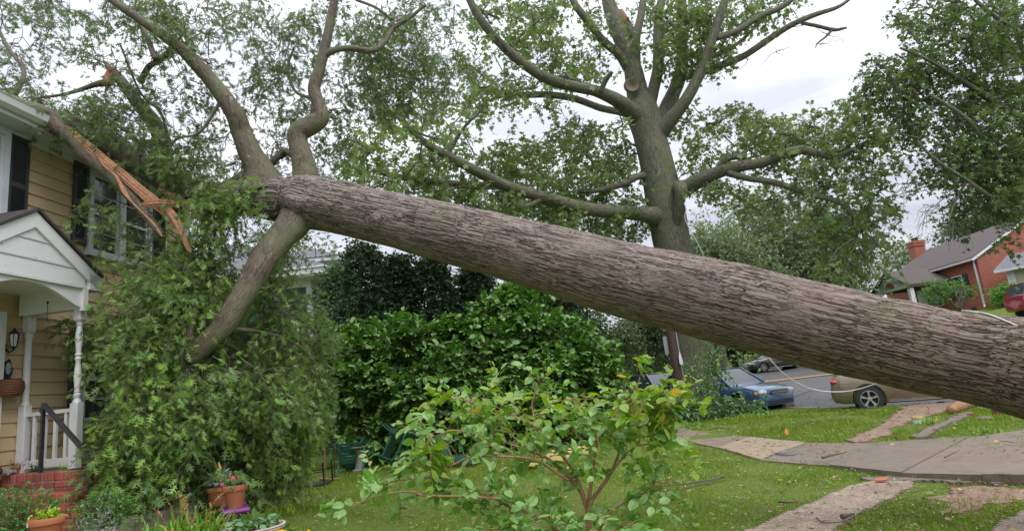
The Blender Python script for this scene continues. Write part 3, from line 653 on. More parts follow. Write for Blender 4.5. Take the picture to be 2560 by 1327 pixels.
# sidewalk slabs (photo corners: near, far) and their heave
near = [(1585, 1062), (1622, 1074), (1659, 1090), (1794, 1118), (1901, 1149), (2072, 1163), (2252, 1183), (2452, 1187), (2660, 1190), (2900, 1195)]
far_ = [(1640, 1048), (1672, 1058), (1722, 1074), (1877, 1092), (2016, 1106), (2198, 1106), (2420, 1094), (2640, 1062), (2900, 1040), (3200, 1010)]
lift_n = [0.02, 0.02, 0.02, 0.03, 0.03, 0.03, 0.07, 0.10, 0.10, 0.10]; lift_f = [0.02, 0.02, 0.02, 0.02, 0.02, 0.02, 0.04, 0.06, 0.08, 0.08]
sw = MB(); SWP = []
for k in range(len(near) - 1):
    a, b, c, d = G(*near[k], lift_n[k]), G(*near[k + 1], lift_n[k + 1]), G(*far_[k + 1], lift_f[k + 1]), G(*far_[k], lift_f[k])
    quad = np.array([a, b, c, d]); ce = quad.mean(0); quad = ce + (quad - ce) * 0.993
    quad[:, 2] += [0.0, 0.012, 0.0, 0.01, -0.004, 0.016, 0.004, 0.012, 0, 0][k]
    n1, n2 = 14, 8
    q = np.linspace(0, 1, n1 + 1)[:, None, None]; r = np.linspace(0, 1, n2 + 1)[None, :, None]
    Gd = (quad[0] * (1 - q) + quad[1] * q) * (1 - r) + (quad[3] * (1 - q) + quad[2] * q) * r
    Gd = Gd + 0; ed = (np.minimum(np.minimum(q, 1 - q) * n1, np.minimum(r, 1 - r) * n2) < 0.5)[..., 0]
    Gd[..., :2] += np.where(ed[..., None], (fbm(Gd * 5, 3, 3)[..., None] - 0.5) * 0.05, 0)
    Vt = Gd.reshape(-1, 3); Vb = Vt - [0, 0, 0.16]; nn = len(Vt); F = []
    for i_ in range(n1):
        for j_ in range(n2):
            o_ = i_ * (n2 + 1) + j_; F.append((o_, o_ + n2 + 1, o_ + n2 + 2, o_ + 1))
    loop = [i_ * (n2 + 1) for i_ in range(n1 + 1)] + [n1 * (n2 + 1) + j_ for j_ in range(1, n2 + 1)] + [i_ * (n2 + 1) + n2 for i_ in range(n1 - 1, -1, -1)] + [j_ for j_ in range(n2 - 1, 0, -1)]
    for e in range(len(loop)): p, q_ = loop[e], loop[(e + 1) % len(loop)]; F.append((q_, p, p + nn, q_ + nn))
    sw.add(np.vstack([Vt, Vb]), F, None, [0.1, 0, 0.2, 0.05, 0.85, 0.0, 0.1, 0.12, 0.05, 0][k + 0 if k != 3 else 4] if k != 4 else 0.05)
    SWP.append(quad[:, :2])
tag(sw.build('sidewalk', M['concrete']), kind='structure')
SIDE = gpoly(near + far_[::-1])
# walkway of exposed aggregate
wk_px = [(1700, 1400), (1785, 1360), (1875, 1327), (1960, 1287), (2056, 1247), (2110, 1222), (2160, 1208), (2290, 1206), (2288, 1224), (2230, 1252), (2166, 1284), (2098, 1327), (2040, 1370), (1980, 1420)]
WALK = gpoly(wk_px)
def flat_sheet(name, poly, mat, lift, step=0.12, thick=0.08, wobble=0.06, seed=0, over=None):
    x0, y0 = poly.min(0) - .2; x1, y1 = poly.max(0) + .2; gx = np.arange(x0, x1, step); gy = np.arange(y0, y1, step); X, Y = np.meshgrid(gx, gy)
    wx = X + (fbm(np.stack([X * 2.3, Y * 2.3, X * 0 + seed], -1), 3, 1) - .5) * wobble * 2; wy = Y + (fbm(np.stack([X * 2.3, Y * 2.3, X * 0 + seed + 9], -1), 3, 2) - .5) * wobble * 2
    ins = pip(wx, wy, poly); Z = g(X, Y) + lift; cx = ins[:-1, :-1] & ins[1:, :-1] & ins[:-1, 1:] & ins[1:, 1:]
    ny_, nx_ = X.shape; jj, ii = np.nonzero(cx); o = jj * nx_ + ii; F = np.stack([o, o + 1, o + nx_ + 1, o + nx_], -1)
    V = np.stack([X, Y, Z], -1).reshape(-1, 3); n = len(V); E = {}
    for f in F:
        for k in range(4):
            e = (f[k], f[(k + 1) % 4]); 
            if (e[1], e[0]) in E: del E[(e[1], e[0])]
            else: E[e] = 1
    S = np.array([(b, a, a + n, b + n) for a, b in E]); V = np.vstack([V, V - [0, 0, thick]])
    F = np.vstack([F, S]); used, inv = np.unique(F, return_inverse=True); F = inv.reshape(F.shape); V = V[used]
    o = mesh_np(name, V, F, mat, smooth=False); return tag(o, kind='structure')
flat_sheet('walkway', WALK, M['aggregate'], 0.035, step=0.06, wobble=0.05)
PATCH = gpoly([(2470, 1340), (2490, 1320), (2570, 1268), (2700, 1290), (2700, 1400)]); flat_sheet('driveway', PATCH, M['aggregate'], 0.035, step=0.06, wobble=0.05)
DIRT = gpoly([(2262, 1016), (2345, 1010), (2420, 1003), (2455, 1010), (2330, 1040), (2262, 1062), (2200, 1104), (2105, 1108), (2165, 1082), (2215, 1052)]); flat_sheet('dirt_path', DIRT, M['dirt'], 0.030, step=0.09, wobble=0.22, seed=3)
MUD = gpoly([(2272, 1094), (2330, 1066), (2390, 1040), (2420, 1030), (2440, 1034), (2400, 1056), (2345, 1084), (2320, 1098)]); flat_sheet('mud_strip', MUD, M['mud'], 0.034, step=0.07, wobble=0.12, seed=5)
DIRT2 = gpoly([(2120, 1200), (2250, 1192), (2420, 1194), (2560, 1200), (2560, 1212), (2400, 1214), (2290, 1204), (2200, 1216)]); flat_sheet('bare_soil', DIRT2, M['mud'], 0.026, step=0.07, wobble=0.18, seed=6)

BARE = gpoly([(2320, 1240), (2380, 1222), (2480, 1214), (2570, 1222), (2570, 1258), (2470, 1262), (2420, 1286), (2350, 1290), (2330, 1262)]); flat_sheet('bare_soil', BARE, M['dirt'], 0.016, step=0.05, wobble=0.30, seed=8)
# grass blades
def grass(name, n, region, h=(0.03, 0.06), w=0.09, seed=2, excl=(), dens=None, mat=None, wobn=0.5, lean=0.45):
    rng = np.random.default_rng(seed); x0, x1, y0, y1 = region
    # denser near the camera
    uu = rng.random(n); Y = y0 + (y1 - y0) * uu ** 1.35; X = rng.uniform(-1, 1, n) * 0; X = x0 + (x1 - x0) * rng.random(n)
    vis = np.abs(X) < Y * 0.95 + 1.0; X, Y = X[vis], Y[vis]; keep = np.ones(len(X), bool)
    for pl in excl: keep &= ~pip(X, Y, pl)
    keep &= ~pip(X, Y, ROADPOLY)
    pn = fbm(np.stack([X * 1.1, Y * 1.1, X * 0], -1), 4, 8); keep &= rng.random(len(X)) < np.clip(0.25 + (pn - 0.39) * 5.5, 0.07, 1)
    if dens is not None: keep &= rng.random(len(X)) < dens(X, Y)
    X, Y, pn = X[keep], Y[keep], pn[keep]; n = len(X); Z = g(X, Y) - 0.012 + (fbm(np.stack([X * 1.6, Y * 1.6, X * 0], -1), 3, 5) - 0.5) * 0.05
    p = np.stack([X, Y, Z], -1); a = unit(np.stack([rng.normal(0, lean, n), rng.normal(0, lean, n), np.ones(n)], -1)); nr = unit(rng.normal(0, 1, (n, 3)))
    hh = rng.uniform(*h, n) * (0.7 + 0.8 * pn) * (1 + np.clip((Y - 9) / 12, 0, 0.8)); lv = np.clip(0.25 + 1.1 * (fbm(np.stack([X * 2.5, Y * 2.5, X * 0 + 4], -1), 3, 9) - 0.5) + rng.normal(0, .22, n) + .15, 0, 1)
    V, F, A = leaves_mesh(tmpl_blade(w), p, a, nr, hh, lv, rng); o = mesh_np(name, V, F, mat or M['grass'], None, False, {'lv': A}); tag(o, kind='stuff'); return o
EX = [SIDE, WALK, PATCH, MUD, DIRT]
go = grass('grass', 330000, (-6, 9.5, 3.6, 17.5), excl=EX); tag(go, 'short green grass of the front lawn and the verge', 'grass')
g2 = grass('tall_grass', 9000, (3.0, 7.5, 4.2, 7.8), h=(0.07, 0.14), w=0.05, excl=EX, seed=5, lean=0.6, dens=lambda X, Y: 0.3 + 0.7 * (fbm(np.stack([X * 2.2, Y * 2.2, X * 0], -1), 3, 4) > 0.53)); tag(g2, 'ragged longer grass beside the gravelly walkway', 'grass')
# clover flowers and torn leaf bits on the lawn
def litter(name, label, n, T, mat, size, region, seed, excl=(), lift=0.03, cat='leaves'):
    rng = np.random.default_rng(seed); x0, x1, y0, y1 = region; X = rng.uniform(x0, x1, n); Y = rng.uniform(y0, y1, n); k = np.abs(X) < Y * 0.95 + 1
    for pl in excl: k &= ~pip(X, Y, pl)
    X, Y = X[k], Y[k]; Z = g(X, Y) + lift; inr = pip(X, Y, ROADPOLY); Z = np.where(inr, Z - 0.085, Z); n = len(X)
    a = unit(np.stack([rng.normal(0, 1, n), rng.normal(0, 1, n), rng.normal(0, .12, n)], -1)); nr = unit(np.stack([rng.normal(0, .3, n), rng.normal(0, .3, n), np.ones(n)], -1))
    V, F, A = leaves_mesh(T, np.stack([X, Y, Z], -1), a, nr, rng.uniform(*size, n), None, rng); o = mesh_np(name, V, F, mat, None, False, {'lv': A}); tag(o, label, cat, kind='stuff'); return o
M['clover'] = pm('white clover', (0.70, 0.68, 0.62), (0.55, 0.52, 0.42), 30, 0.8)
litter('clover_flowers', 'tiny white clover heads dotted over the lawn', 2600, T_MAPLE, M['clover'], (0.010, 0.024), (-4, 6, 5, 16), 11, EX, 0.045, 'flowers')
litter('torn_leaves', 'torn green oak leaves scattered on lawn, walk and street', 2600, T_OAK, M['oak_leaf_bright'], (0.05, 0.11), (-3, 10, 5, 24), 12, [], 0.045)
litter('dead_leaves', 'brown dead leaves scattered over lawn and walk', 700, T_OVAL, M['straw'], (0.04, 0.09), (-3, 10, 5, 24), 13, [], 0.05)
litter('wood_chips', 'dark twig bits and bark chips strewn over walk and street', 2200, T_LANCE, M['twig'], (0.03, 0.11), (1, 13, 6.5, 28), 14, [], 0.045, 'debris')
litter('joint_debris', 'dark soil crumbs and twig bits gathered on the sidewalk slabs', 1500, T_LANCE, M['twig'], (0.015, 0.06), (4.2, 8.5, 7.4, 15), 16, [], 0.05, 'debris')
litter('bark_litter', 'brown dry mulch and bark bits on the bare ground by the walkway', 2600, T_LANCE, M['cutwood'], (0.02, 0.06), (2.5, 7, 4.5, 7.8), 15, [WALK, SIDE, PATCH], 0.03, 'debris')

# ================================================================== FALLEN OAK
oak = empty('fallen_oak', 'huge grey barked oak lying blown over onto the tan house', 'fallen tree', P(2560, 919, 5.4))
tr_rows = [(3150, 1075, 190, 4.6), (2900, 1010, 150, 5.0), (2740, 960, 132, 5.3), (2560, 917, 120, 5.6), (2430, 895, 107, 5.8), (2330, 876, 105, 5.95), (2200, 848, 105, 6.15), (2083, 822, 106, 6.3), (1950, 792, 104, 6.5), (1830, 762, 104, 6.7),
           (1690, 728, 100, 6.9), (1551, 696, 95, 7.1), (1430, 662, 90, 7.3), (1310, 630, 83, 7.5), (1180, 597, 78, 7.7), (1050, 566, 73, 7.9), (900, 532, 68, 8.1), (800, 511, 64, 8.2), (735, 500, 60, 8.3), (690, 498, 58, 8.3), (640, 494, 50, 8.35), (590, 495, 44, 8.35), (520, 497, 38, 8.35)]
def trunk_big():
    Q = spline(limb_path(tr_rows), 1500); pts, rad = Q[:, :3], Q[:, 3] / 1.02; T, nn, b = frames(pts); K, m = len(pts), 420; th = np.arange(m) * 2 * PI / m
    s = np.concatenate([[0], np.cumsum(np.linalg.norm(np.diff(pts, axis=0), axis=1))]); dirs = np.cos(th)[None, :, None] * nn[:, None] + np.sin(th)[None, :, None] * b[:, None]
    rr = np.repeat(rad[:, None], m, 1); q = pts[:, None] + dirs * rr[..., None]
    rr = rr * (1 + 0.10 * (fbm(q * 1.1, 3, 21) - 0.5) + 0.05 * (fbm(q * 4.0, 3, 22) - .5))
    # burl seam where the limbs leave the trunk
    sc_ = s[np.argmin(np.abs(np.array([(pp[0] - P(700, 498, 8.3)[0]) for pp in pts])))]
    seam = np.exp(-((s - sc_ + 0.10) / 0.05) ** 2); rr = rr * (1 - 0.13 * seam[:, None]); swl = np.exp(-((s - sc_ + 0.42) / 0.22) ** 2); rr = rr * (1 + 0.10 * swl[:, None])
    rk = np.random.default_rng(77)
    for _ in range(16):                                             # scars, knobs and shallow hollows
        s0, t0_, am, ws_, wt_ = rk.uniform(1.5, s[-1] - 1), rk.uniform(0, 2 * PI), rk.choice([-.035, .03, .045, -.02]), rk.uniform(.06, .30), rk.uniform(.15, .4)
        rr = rr + am * np.exp(-((s[:, None] - s0) / ws_) ** 2 - ((np.angle(np.exp(1j * (th[None] - t0_)))) / wt_) ** 2)
    V = pts[:, None] + dirs * rr[..., None]; A = np.stack([rr * np.cos(th), rr * np.sin(th), np.repeat(s[:, None], m, 1)], -1)
    i = np.arange(m); k = np.arange(K - 1)[:, None] * m; F = np.stack([k + i, k + (i + 1) % m, k + m + (i + 1) % m, k + m + i], -1).reshape(-1, 4)
    o = mesh_np('trunk', V.reshape(-1, 3), F, M['oak_bark'], oak, True, {'bk': A.reshape(-1, 3)}); return o, Q
_, QT = trunk_big()
LB = M['limb_bark']; seeds = iter(range(1, 99))
def limb(rows, tree=oak, mat=LB, n=70, m=22, name='limb', lump=0.07): return bark_tube(name, rows, mat, tree, n, m, lump, next(seeds))[1]
L1 = limb([(660, 478, 66, 8.3), (652, 440, 46, 8.25), (640, 410, 34, 8.2), (622, 375, 29, 8.15), (604, 330, 26, 8.1), (590, 290, 25, 8.0), (552, 232, 21, 7.9), (500, 170, 19, 7.8), (450, 120, 17, 7.7), (400, 82, 14, 7.6), (340, 42, 12, 7.5), (285, 5, 10, 7.4), (220, -50, 8, 7.3)], n=160, m=32)
L2 = limb([(770, 500, 46, 8.3), (765, 450, 34, 8.3), (757, 400, 29, 8.3), (745, 358, 26, 8.3), (748, 330, 27, 8.3), (780, 312, 25, 8.3), (803, 294, 21, 8.3), (797, 262, 18, 8.3), (785, 222, 16, 8.3), (798, 175, 15, 8.3), (812, 120, 13, 8.3), (825, 60, 12, 8.3), (836, 0, 11, 8.3), (842, -60, 10, 8.3)], n=180, m=30)
L2b = limb([(800, 150, 11, 8.3), (830, 128, 9, 8.3), (875, 121, 8, 8.35), (930, 127, 8, 8.4), (960, 108, 7, 8.45), (985, 70, 6, 8.5), (1020, 48, 5, 8.5), (1065, 12, 4, 8.5)], m=14)
L3 = limb([(752, 505, 40, 8.35), (742, 540, 44, 8.2), (728, 566, 40, 8.05), (700, 596, 35, 7.9), (660, 645, 33, 7.7), (630, 700, 31, 7.6), (600, 750, 29, 7.5), (560, 812, 27, 7.4), (520, 852, 25, 7.35), (480, 893, 21, 7.3), (474, 900, 15, 7.3)], n=140, m=32)
L3b = limb([(482, 885, 13, 7.3), (474, 850, 10, 7.3), (478, 810, 8, 7.35), (484, 770, 6, 7.4)], m=12)
L3c = limb([(500, 870, 10, 7.3), (420, 868, 6, 7.35), (330, 862, 5, 7.6), (250, 868, 4, 7.7)], m=10)
L3d = limb([(560, 822, 8, 7.4), (640, 828, 5, 7.8), (720, 850, 4.5, 8.3), (790, 895, 3, 8.7)], m=10)
L3e = limb([(545, 845, 8, 7.4), (600, 880, 5, 7.9), (650, 930, 4, 8.4)], m=10)
L4 = limb([(440, 520, 34, 8.6), (412, 440, 25, 8.7), (410, 385, 22, 8.8), (402, 340, 21, 8.85), (380, 300, 19, 8.9), (350, 265, 17, 8.95), (322, 228, 15, 9.0), (300, 200, 14, 9.0), (278, 175, 12, 9.0)], m=20)
L5 = limb([(352, 205, 9, 8.8), (372, 168, 8, 8.6), (400, 150, 8, 8.3), (435, 122, 7, 7.9)], m=12)
L6 = limb([(560, 470, 12, 8.4), (620, 432, 12, 8.6), (668, 416, 10, 8.7), (695, 392, 10, 8.7), (712, 378, 9, 8.7), (732, 388, 9, 8.6), (745, 402, 8, 8.5)], m=14)
L7 = limb([(790, 440, 5, 8.4), (812, 455, 4, 8.5), (850, 470, 3, 8.6)], m=8)
# main stem over the eave, with the split
LS = limb([(600, 495, 47, 8.35), (540, 500, 42, 8.35), (480, 488, 40, 8.3), (425, 452, 36, 8.25), (365, 420, 32, 8.2), (300, 380, 31, 8.1), (245, 345, 28, 8.0), (190, 315, 26, 7.95), (130, 295, 24, 7.95), (60, 270, 23, 8.0), (0, 246, 22, 8.2), (-120, 190, 20, 8.8), (-250, 140, 16, 9.6)], n=150, m=32)
LS2 = limb([(130, 306, 22, 7.80), (180, 345, 21, 7.75), (225, 395, 19, 7.72), (272, 432, 17, 7.7), (312, 474, 14, 7.7), (345, 512, 13, 7.7), (375, 550, 12, 7.68), (402, 583, 8, 7.65), (412, 594, 3, 7.65)], n=110, m=22, name='torn_limb', lump=0.12)
def splinter(rows, n=60, flat=0.45, seed=0, name='split_wood'):
    Q = spline(limb_path(rows), n); pts, rad = Q[:, :3], Q[:, 3]; T, nn, b = frames(pts); m = 28; th = np.arange(m) * 2 * PI / m
    s = np.concatenate([[0], np.cumsum(np.linalg.norm(np.diff(pts, axis=0), axis=1))]); view = unit(pts - CAM); sd = unit(np.cross(T, view)); up = np.cross(sd, T)
    gr_ = 1 + 0.22 * np.sign(np.sin(th * 9 + seed))[None] * np.abs(np.sin(th * 7 + seed))[None] + 0.16 * (fbm(np.stack([np.repeat(np.cos(th)[None] * 4, len(s), 0), np.repeat(np.sin(th)[None] * 4, len(s), 0), np.repeat(s[:, None] * 2.2, m, 1)], -1), 3, seed) - .5) * 2
    V = pts[:, None] + rad[:, None, None] * gr_[..., None] * (np.cos(th)[None, :, None] * sd[:, None] + flat * np.sin(th)[None, :, None] * up[:, None])
    K = len(pts); i = np.arange(m); k = np.arange(K - 1)[:, None] * m; F = np.stack([k + i, k + (i + 1) % m, k + m + (i + 1) % m, k + m + i], -1).reshape(-1, 4)
    A = np.stack([np.repeat(np.cos(th)[None] * .1, K, 0), np.repeat(np.sin(th)[None] * .1, K, 0), np.repeat(s[:, None], m, 1)], -1)
    return mesh_np(name, V.reshape(-1, 3), F, M['split'], oak, False, {'bk': A.reshape(-1, 3)})
splinter([(140, 306, 2, 7.72), (170, 325, 6, 7.68), (215, 362, 10, 7.66), (262, 402, 10, 7.66), (310, 442, 11, 7.66), (350, 476, 11, 7.66), (385, 505, 12, 7.64), (415, 533, 9, 7.62), (440, 560, 6, 7.6), (452, 580, 2, 7.6)], seed=1, n=90)
splinter([(385, 500, 3, 7.60), (415, 520, 7, 7.58), (440, 550, 8, 7.56), (456, 585, 6, 7.55), (470, 620, 5, 7.55), (478, 632, 1, 7.55)], seed=2)
splinter([(352, 513, 2, 7.52), (372, 510, 9, 7.52), (400, 508, 9, 7.54), (432, 510, 8, 7.6), (450, 512, 3, 7.7)], seed=3)
splinter([(240, 385, 1, 7.60), (262, 415, 2.5, 7.58), (290, 440, 2.5, 7.56), (310, 478, 4.5, 7.56), (330, 505, 2, 7.56), (360, 535, 2, 7.55), (385, 560, 2.5, 7.54), (405, 590, 2, 7.54)], seed=4, n=80)
splinter([(395, 470, 2, 7.9), (430, 490, 7, 7.9), (480, 520, 8, 7.92), (520, 545, 3, 7.95)], seed=5)
for k, rr_ in enumerate([[(262, 215, 2, 8.9), (266, 195, 6, 8.9), (272, 172, 3, 8.9), (268, 160, 1, 8.9)], [(250, 218, 2, 8.85), (262, 205, 6, 8.85), (278, 210, 5, 8.85), (286, 200, 1, 8.85)], [(276, 196, 5, 8.88), (284, 180, 3, 8.88), (288, 170, 1, 8.88)], [(262, 190, 6, 8.88), (268, 215, 5, 8.88), (262, 232, 1, 8.88)]]): splinter(rr_, 24, 0.6, 10 + k)
LH = limb([(280, 208, 9, 8.9), (255, 208, 9, 8.85), (232, 214, 7, 8.8), (190, 228, 5, 8.8), (150, 238, 4, 8.8), (90, 246, 3, 8.8)], m=10, name='hanging_limb')
limb([(285, 195, 12, 9.0), (266, 160, 6, 9.0), (252, 155, 1, 9.0)], m=10)
LW = [limb(r, m=8, n=30) for r in ([(560, 240, 5, 7.9), (500, 330, 4, 7.9), (440, 350, 3, 7.9), (360, 420, 3, 7.9)], [(418, 330, 4, 8.8), (400, 280, 3, 8.6), (350, 230, 3, 8.5), (300, 110, 2.5, 8.3)], [(372, 430, 6, 8.4), (340, 350, 5, 8.2), (290, 310, 4, 8.1), (230, 270, 3, 8.2)],
     [(800, 250, 5, 8.5), (740, 230, 4, 8.8), (720, 170, 4, 9.0), (735, 120, 3, 9.1)], [(980, 50, 4, 8.5), (940, 20, 4, 8.5), (890, 0, 4, 8.6)], [(390, 150, 8, 7.6), (350, 60, 6, 7.8), (300, 20, 6, 7.9)], [(30, 250, 8, 8.6), (60, 180, 6, 9.0), (20, 120, 5, 9.4), (-10, 60, 4, 9.8)])]

# the tan house's walls (needed so that no leaf grows inside it)
HYAW = math.atan2(170, FPX)                       # wall direction measured from +Y towards +X
HU = np.array([math.sin(HYAW), math.cos(HYAW), 0]); HV = np.array([math.cos(HYAW), -math.sin(HYAW), 0])
W0 = P(55, 1100, 8.1); W0[2] = 0.0
def wall_hit(px, py, off=0.0):
    d = ray(px, py); t = ((W0 + HV * off - CAM) @ HV) / (d @ HV); p = CAM + d * t; return (p - W0) @ HU, p[2]
UC = wall_hit(466, 900)[0]                        # far corner of the wall
def in_house(p, m=0.06):
    r = p - W0; u = r @ HU; v = r @ HV
    return (v < m and u < UC + 0.1 and p[2] < 5.3 and v > -9) or (v < 0.55 and u < 0.9 and p[2] < 3.0) or (v < 0.5 and u < UC + 0.3 and 5.0 < p[2] < 5.75 + max(0, -v) * 0.6)
N1 = nodes_of(L1, L2, L2b, L4, L5, L6, LH, LS, LW[0], LW[1], LW[2], LW[3], LW[4], LW[5], LW[6])
up_blobs = [(95, 300, 60, 25, 7.6, 7.9, 8), (170, 290, 60, 25, 7.7, 8.0, 12), (250, 300, 60, 40, 7.5, 7.9, 14), (120, 265, 70, 30, 8.0, 8.6, 14), (340, 330, 60, 50, 7.6, 8.0, 14), (400, 380, 60, 50, 7.6, 8.0, 12), (450, 440, 60, 40, 7.6, 8.0, 12), (60, 60, 125, 95, 8.3, 10.5, 46), (130, 30, 80, 40, 8.3, 10, 16), (40, 200, 85, 80, 8.5, 11, 40), (330, 40, 130, 60, 7.6, 8.9, 42), (420, 90, 90, 60, 7.3, 8.8, 30), (470, 40, 110, 60, 7.5, 9.5, 24), (250, 150, 75, 40, 7.6, 8.8, 12),
            (300, 250, 110, 55, 7.9, 9.2, 30), (190, 290, 90, 50, 8.2, 9.2, 18), (300, 330, 90, 60, 8.2, 9.3, 34), (380, 400, 90, 60, 7.8, 9.0, 30), (500, 400, 100, 60, 7.9, 9.5, 24), (470, 290, 90, 80, 8.1, 9.2, 14), (520, 120, 70, 60, 8.0, 9.5, 10),
            (560, 380, 80, 60, 8.5, 10, 16), (400, 200, 70, 60, 7.8, 8.8, 10), (620, 260, 40, 60, 8.4, 9.5, 6), (600, 30, 70, 60, 8.2, 9.5, 14), (560, 60, 60, 50, 8, 9.5, 8),
            (690, 110, 90, 110, 8.6, 10.5, 64), (730, 220, 100, 70, 8.6, 10, 44), (700, 330, 50, 50, 8.7, 10, 10), (850, 60, 100, 70, 8.5, 10.5, 40), (900, 180, 90, 90, 8.6, 10.5, 54), (960, 120, 110, 110, 8.6, 11, 80), (1060, 90, 110, 110, 9, 11.5, 84),
            (1010, 210, 110, 70, 9, 11, 56), (900, 260, 70, 50, 8.8, 10.5, 20), (830, 330, 60, 60, 8.9, 10.5, 18), (740, 400, 100, 50, 8.9, 10.5, 22), (1100, 190, 90, 60, 9.2, 11.5, 32), (660, 440, 60, 30, 8.6, 10, 10), (860, 400, 50, 50, 9, 11, 12)]
crown(oak, up_blobs, N1, T_OAK, M['oak_leaf_dark'], 0.10, per=5, nl=8, L=0.34, R=0.24, q=.56, droop=0.25, hang=0.25, seed=31, reject=in_house, r0=0.010, maxr=0.022, names=('foliage', 'twigs'))
N2 = nodes_of(L3, L3b, L3c, L3d, L3e, LS, QT[-160:])
_p3 = [(724, 560), (660, 645), (600, 750), (520, 852), (478, 893)]
def clear_limb(p):
    if in_house(p): return True
    if fbm(np.asarray(p) * 1.25 + 3.1, 2, 77) < .40: return True
    d = p - CAM; Y = d[1]; f = d @ _F; px = W_ / 2 + FPX * (d @ _R) / f; py = H_ / 2 - FPX * (d @ _U) / f
    
    if px < 285 and Y < 8.3 and 700 < py < 1230: return True
    lx = np.interp(py, [q[1] for q in _p3], [q[0] for q in _p3]); return 520 < py < 925 and abs(px - lx) < 72 and Y < 8.3
hb = [(560, 520, 55, 60, 7.5, 7.9, 14), (510, 500, 70, 50, 7.4, 7.8, 12), (470, 430, 60, 35, 7.5, 7.9, 8), (440, 440, 40, 30, 7.8, 8.1, 3), (530, 620, 110, 70, 7.4, 8.2, 34), (440, 670, 90, 80, 7.2, 8.4, 30), (500, 740, 140, 90, 7.1, 9, 66), (390, 800, 110, 100, 7.0, 8.6, 44), (640, 780, 120, 90, 7.8, 10.0, 54), (730, 820, 90, 80, 8.6, 10.5, 36),
      (300, 900, 120, 110, 7.0, 8.8, 64), (460, 950, 150, 110, 7.0, 9.0, 86), (620, 940, 150, 110, 7.6, 10.5, 96), (740, 960, 80, 110, 8.6, 10.8, 52), (380, 1060, 130, 90, 6.9, 8.6, 66), (540, 1080, 150, 100, 7.2, 10, 86), (670, 1080, 95, 100, 8.6, 11, 64), (300, 1130, 90, 60, 6.8, 7.8, 36), (460, 1180, 130, 60, 7.0, 9.5, 56),
      (620, 1190, 120, 60, 8.4, 11, 58), (285, 1150, 45, 40, 6.8, 7.4, 14), (200, 1170, 30, 14, 7.0, 7.3, 3), (680, 1180, 60, 50, 9.5, 11.2, 24), (240, 800, 60, 60, 7.4, 8.2, 14), (160, 850, 60, 50, 8.25, 8.7, 16), (150, 950, 50, 60, 8.25, 8.6, 14), (240, 900, 40, 90, 8.3, 9, 22), (240, 1040, 40, 60, 8.3, 9, 12), (270, 980, 80, 90, 7.3, 8.4, 28), (650, 690, 70, 60, 8.2, 10.5, 22), (690, 640, 70, 50, 8.8, 10.5, 12), (760, 620, 60, 40, 9.5, 11, 10), (300, 720, 70, 50, 7.6, 8.4, 10),
      (330, 600, 60, 60, 7.6, 8.0, 5), (250, 560, 30, 50, 7.55, 7.9, 4), (225, 450, 22, 40, 7.6, 7.8, 3), (760, 880, 35, 70, 9.5, 10.8, 12), (350, 1000, 120, 120, 7.5, 9, 50), (400, 1235, 90, 30, 7.3, 8.6, 34), (330, 1215, 60, 30, 7.0, 8.0, 16), (480, 1245, 60, 22, 7.6, 9.0, 16)]
crown(oak, hb, N2, T_OAK, M['oak_leaf'], 0.122, per=6, nl=7, L=0.34, R=0.26, q=1.0, droop=0.42, hang=0.28, seed=32, reject=clear_limb, r0=0.010, maxr=0.020, names=('hanging_foliage', 'hanging_twigs'), down=0.5)
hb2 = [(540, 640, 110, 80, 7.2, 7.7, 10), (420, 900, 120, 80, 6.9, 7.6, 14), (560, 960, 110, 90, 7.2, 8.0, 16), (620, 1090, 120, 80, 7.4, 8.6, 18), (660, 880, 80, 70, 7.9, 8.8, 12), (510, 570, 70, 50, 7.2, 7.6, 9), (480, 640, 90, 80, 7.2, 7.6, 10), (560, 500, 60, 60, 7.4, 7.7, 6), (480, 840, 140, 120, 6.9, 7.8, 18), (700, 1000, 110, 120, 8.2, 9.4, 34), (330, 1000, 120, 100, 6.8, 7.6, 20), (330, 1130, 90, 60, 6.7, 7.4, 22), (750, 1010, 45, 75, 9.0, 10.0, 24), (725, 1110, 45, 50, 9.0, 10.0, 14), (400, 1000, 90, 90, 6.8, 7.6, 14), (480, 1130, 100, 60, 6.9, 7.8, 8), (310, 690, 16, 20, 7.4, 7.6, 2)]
crown(oak, hb2, N2, T_OAK, M['oak_leaf_bright'], 0.115, per=4, nl=7, L=0.34, R=0.24, droop=0.6, hang=0.5, seed=33, reject=clear_limb, r0=0.008, maxr=0.016, names=('highlight_foliage', 'highlight_twigs'), down=0.5)  # lighter sprays along the front, light on the hanging foliage put into leaf colour
# ================================================================== TAN HOUSE
def hz(px, py, off=0.0): return wall_hit(px, py, off)[1]
def hu(px, py, off=0.0): return wall_hit(px, py, off)[0]
house = empty('tan_house', 'two storey tan clapboard house with black shutters and white entry porch under the fallen oak', 'house', W0, (0, 0, -HYAW))
HL = lambda v, u, z: (v, u, z)
EZ = wall_hit(100, 358)[1]
def clap(mb, u0, u1, z0, z1, exp=0.17, v=0.0, dirn='v'):
    k = 0; z = z0
    while z < z1 - 1e-3:
        zt = min(z + exp, z1); V = [(v + 0.022, u0, z), (v + 0.022, u1, z), (v + 0.004, u1, zt), (v + 0.004, u0, zt), (v, u0, z), (v, u1, z)]
        mb.add(V, [(0, 1, 2, 3), (4, 5, 1, 0)], None, random.random()); z = zt
U0, ZB = -6.0, 0.35
w = MB(); clap(w, U0, UC, ZB, EZ + 0.1); w.box((-4.0, (U0 + UC) / 2, (ZB + EZ) / 2), (7.98, UC - U0 - 0.03, EZ - ZB)); w.build('wall', M['tan_siding'], house)
fw = MB(); fw.box((-4.0, (U0 + UC) / 2, 0.2), (8.04, UC - U0 + 0.02, 0.5)); fw.build('foundation', M['mortar'], house)
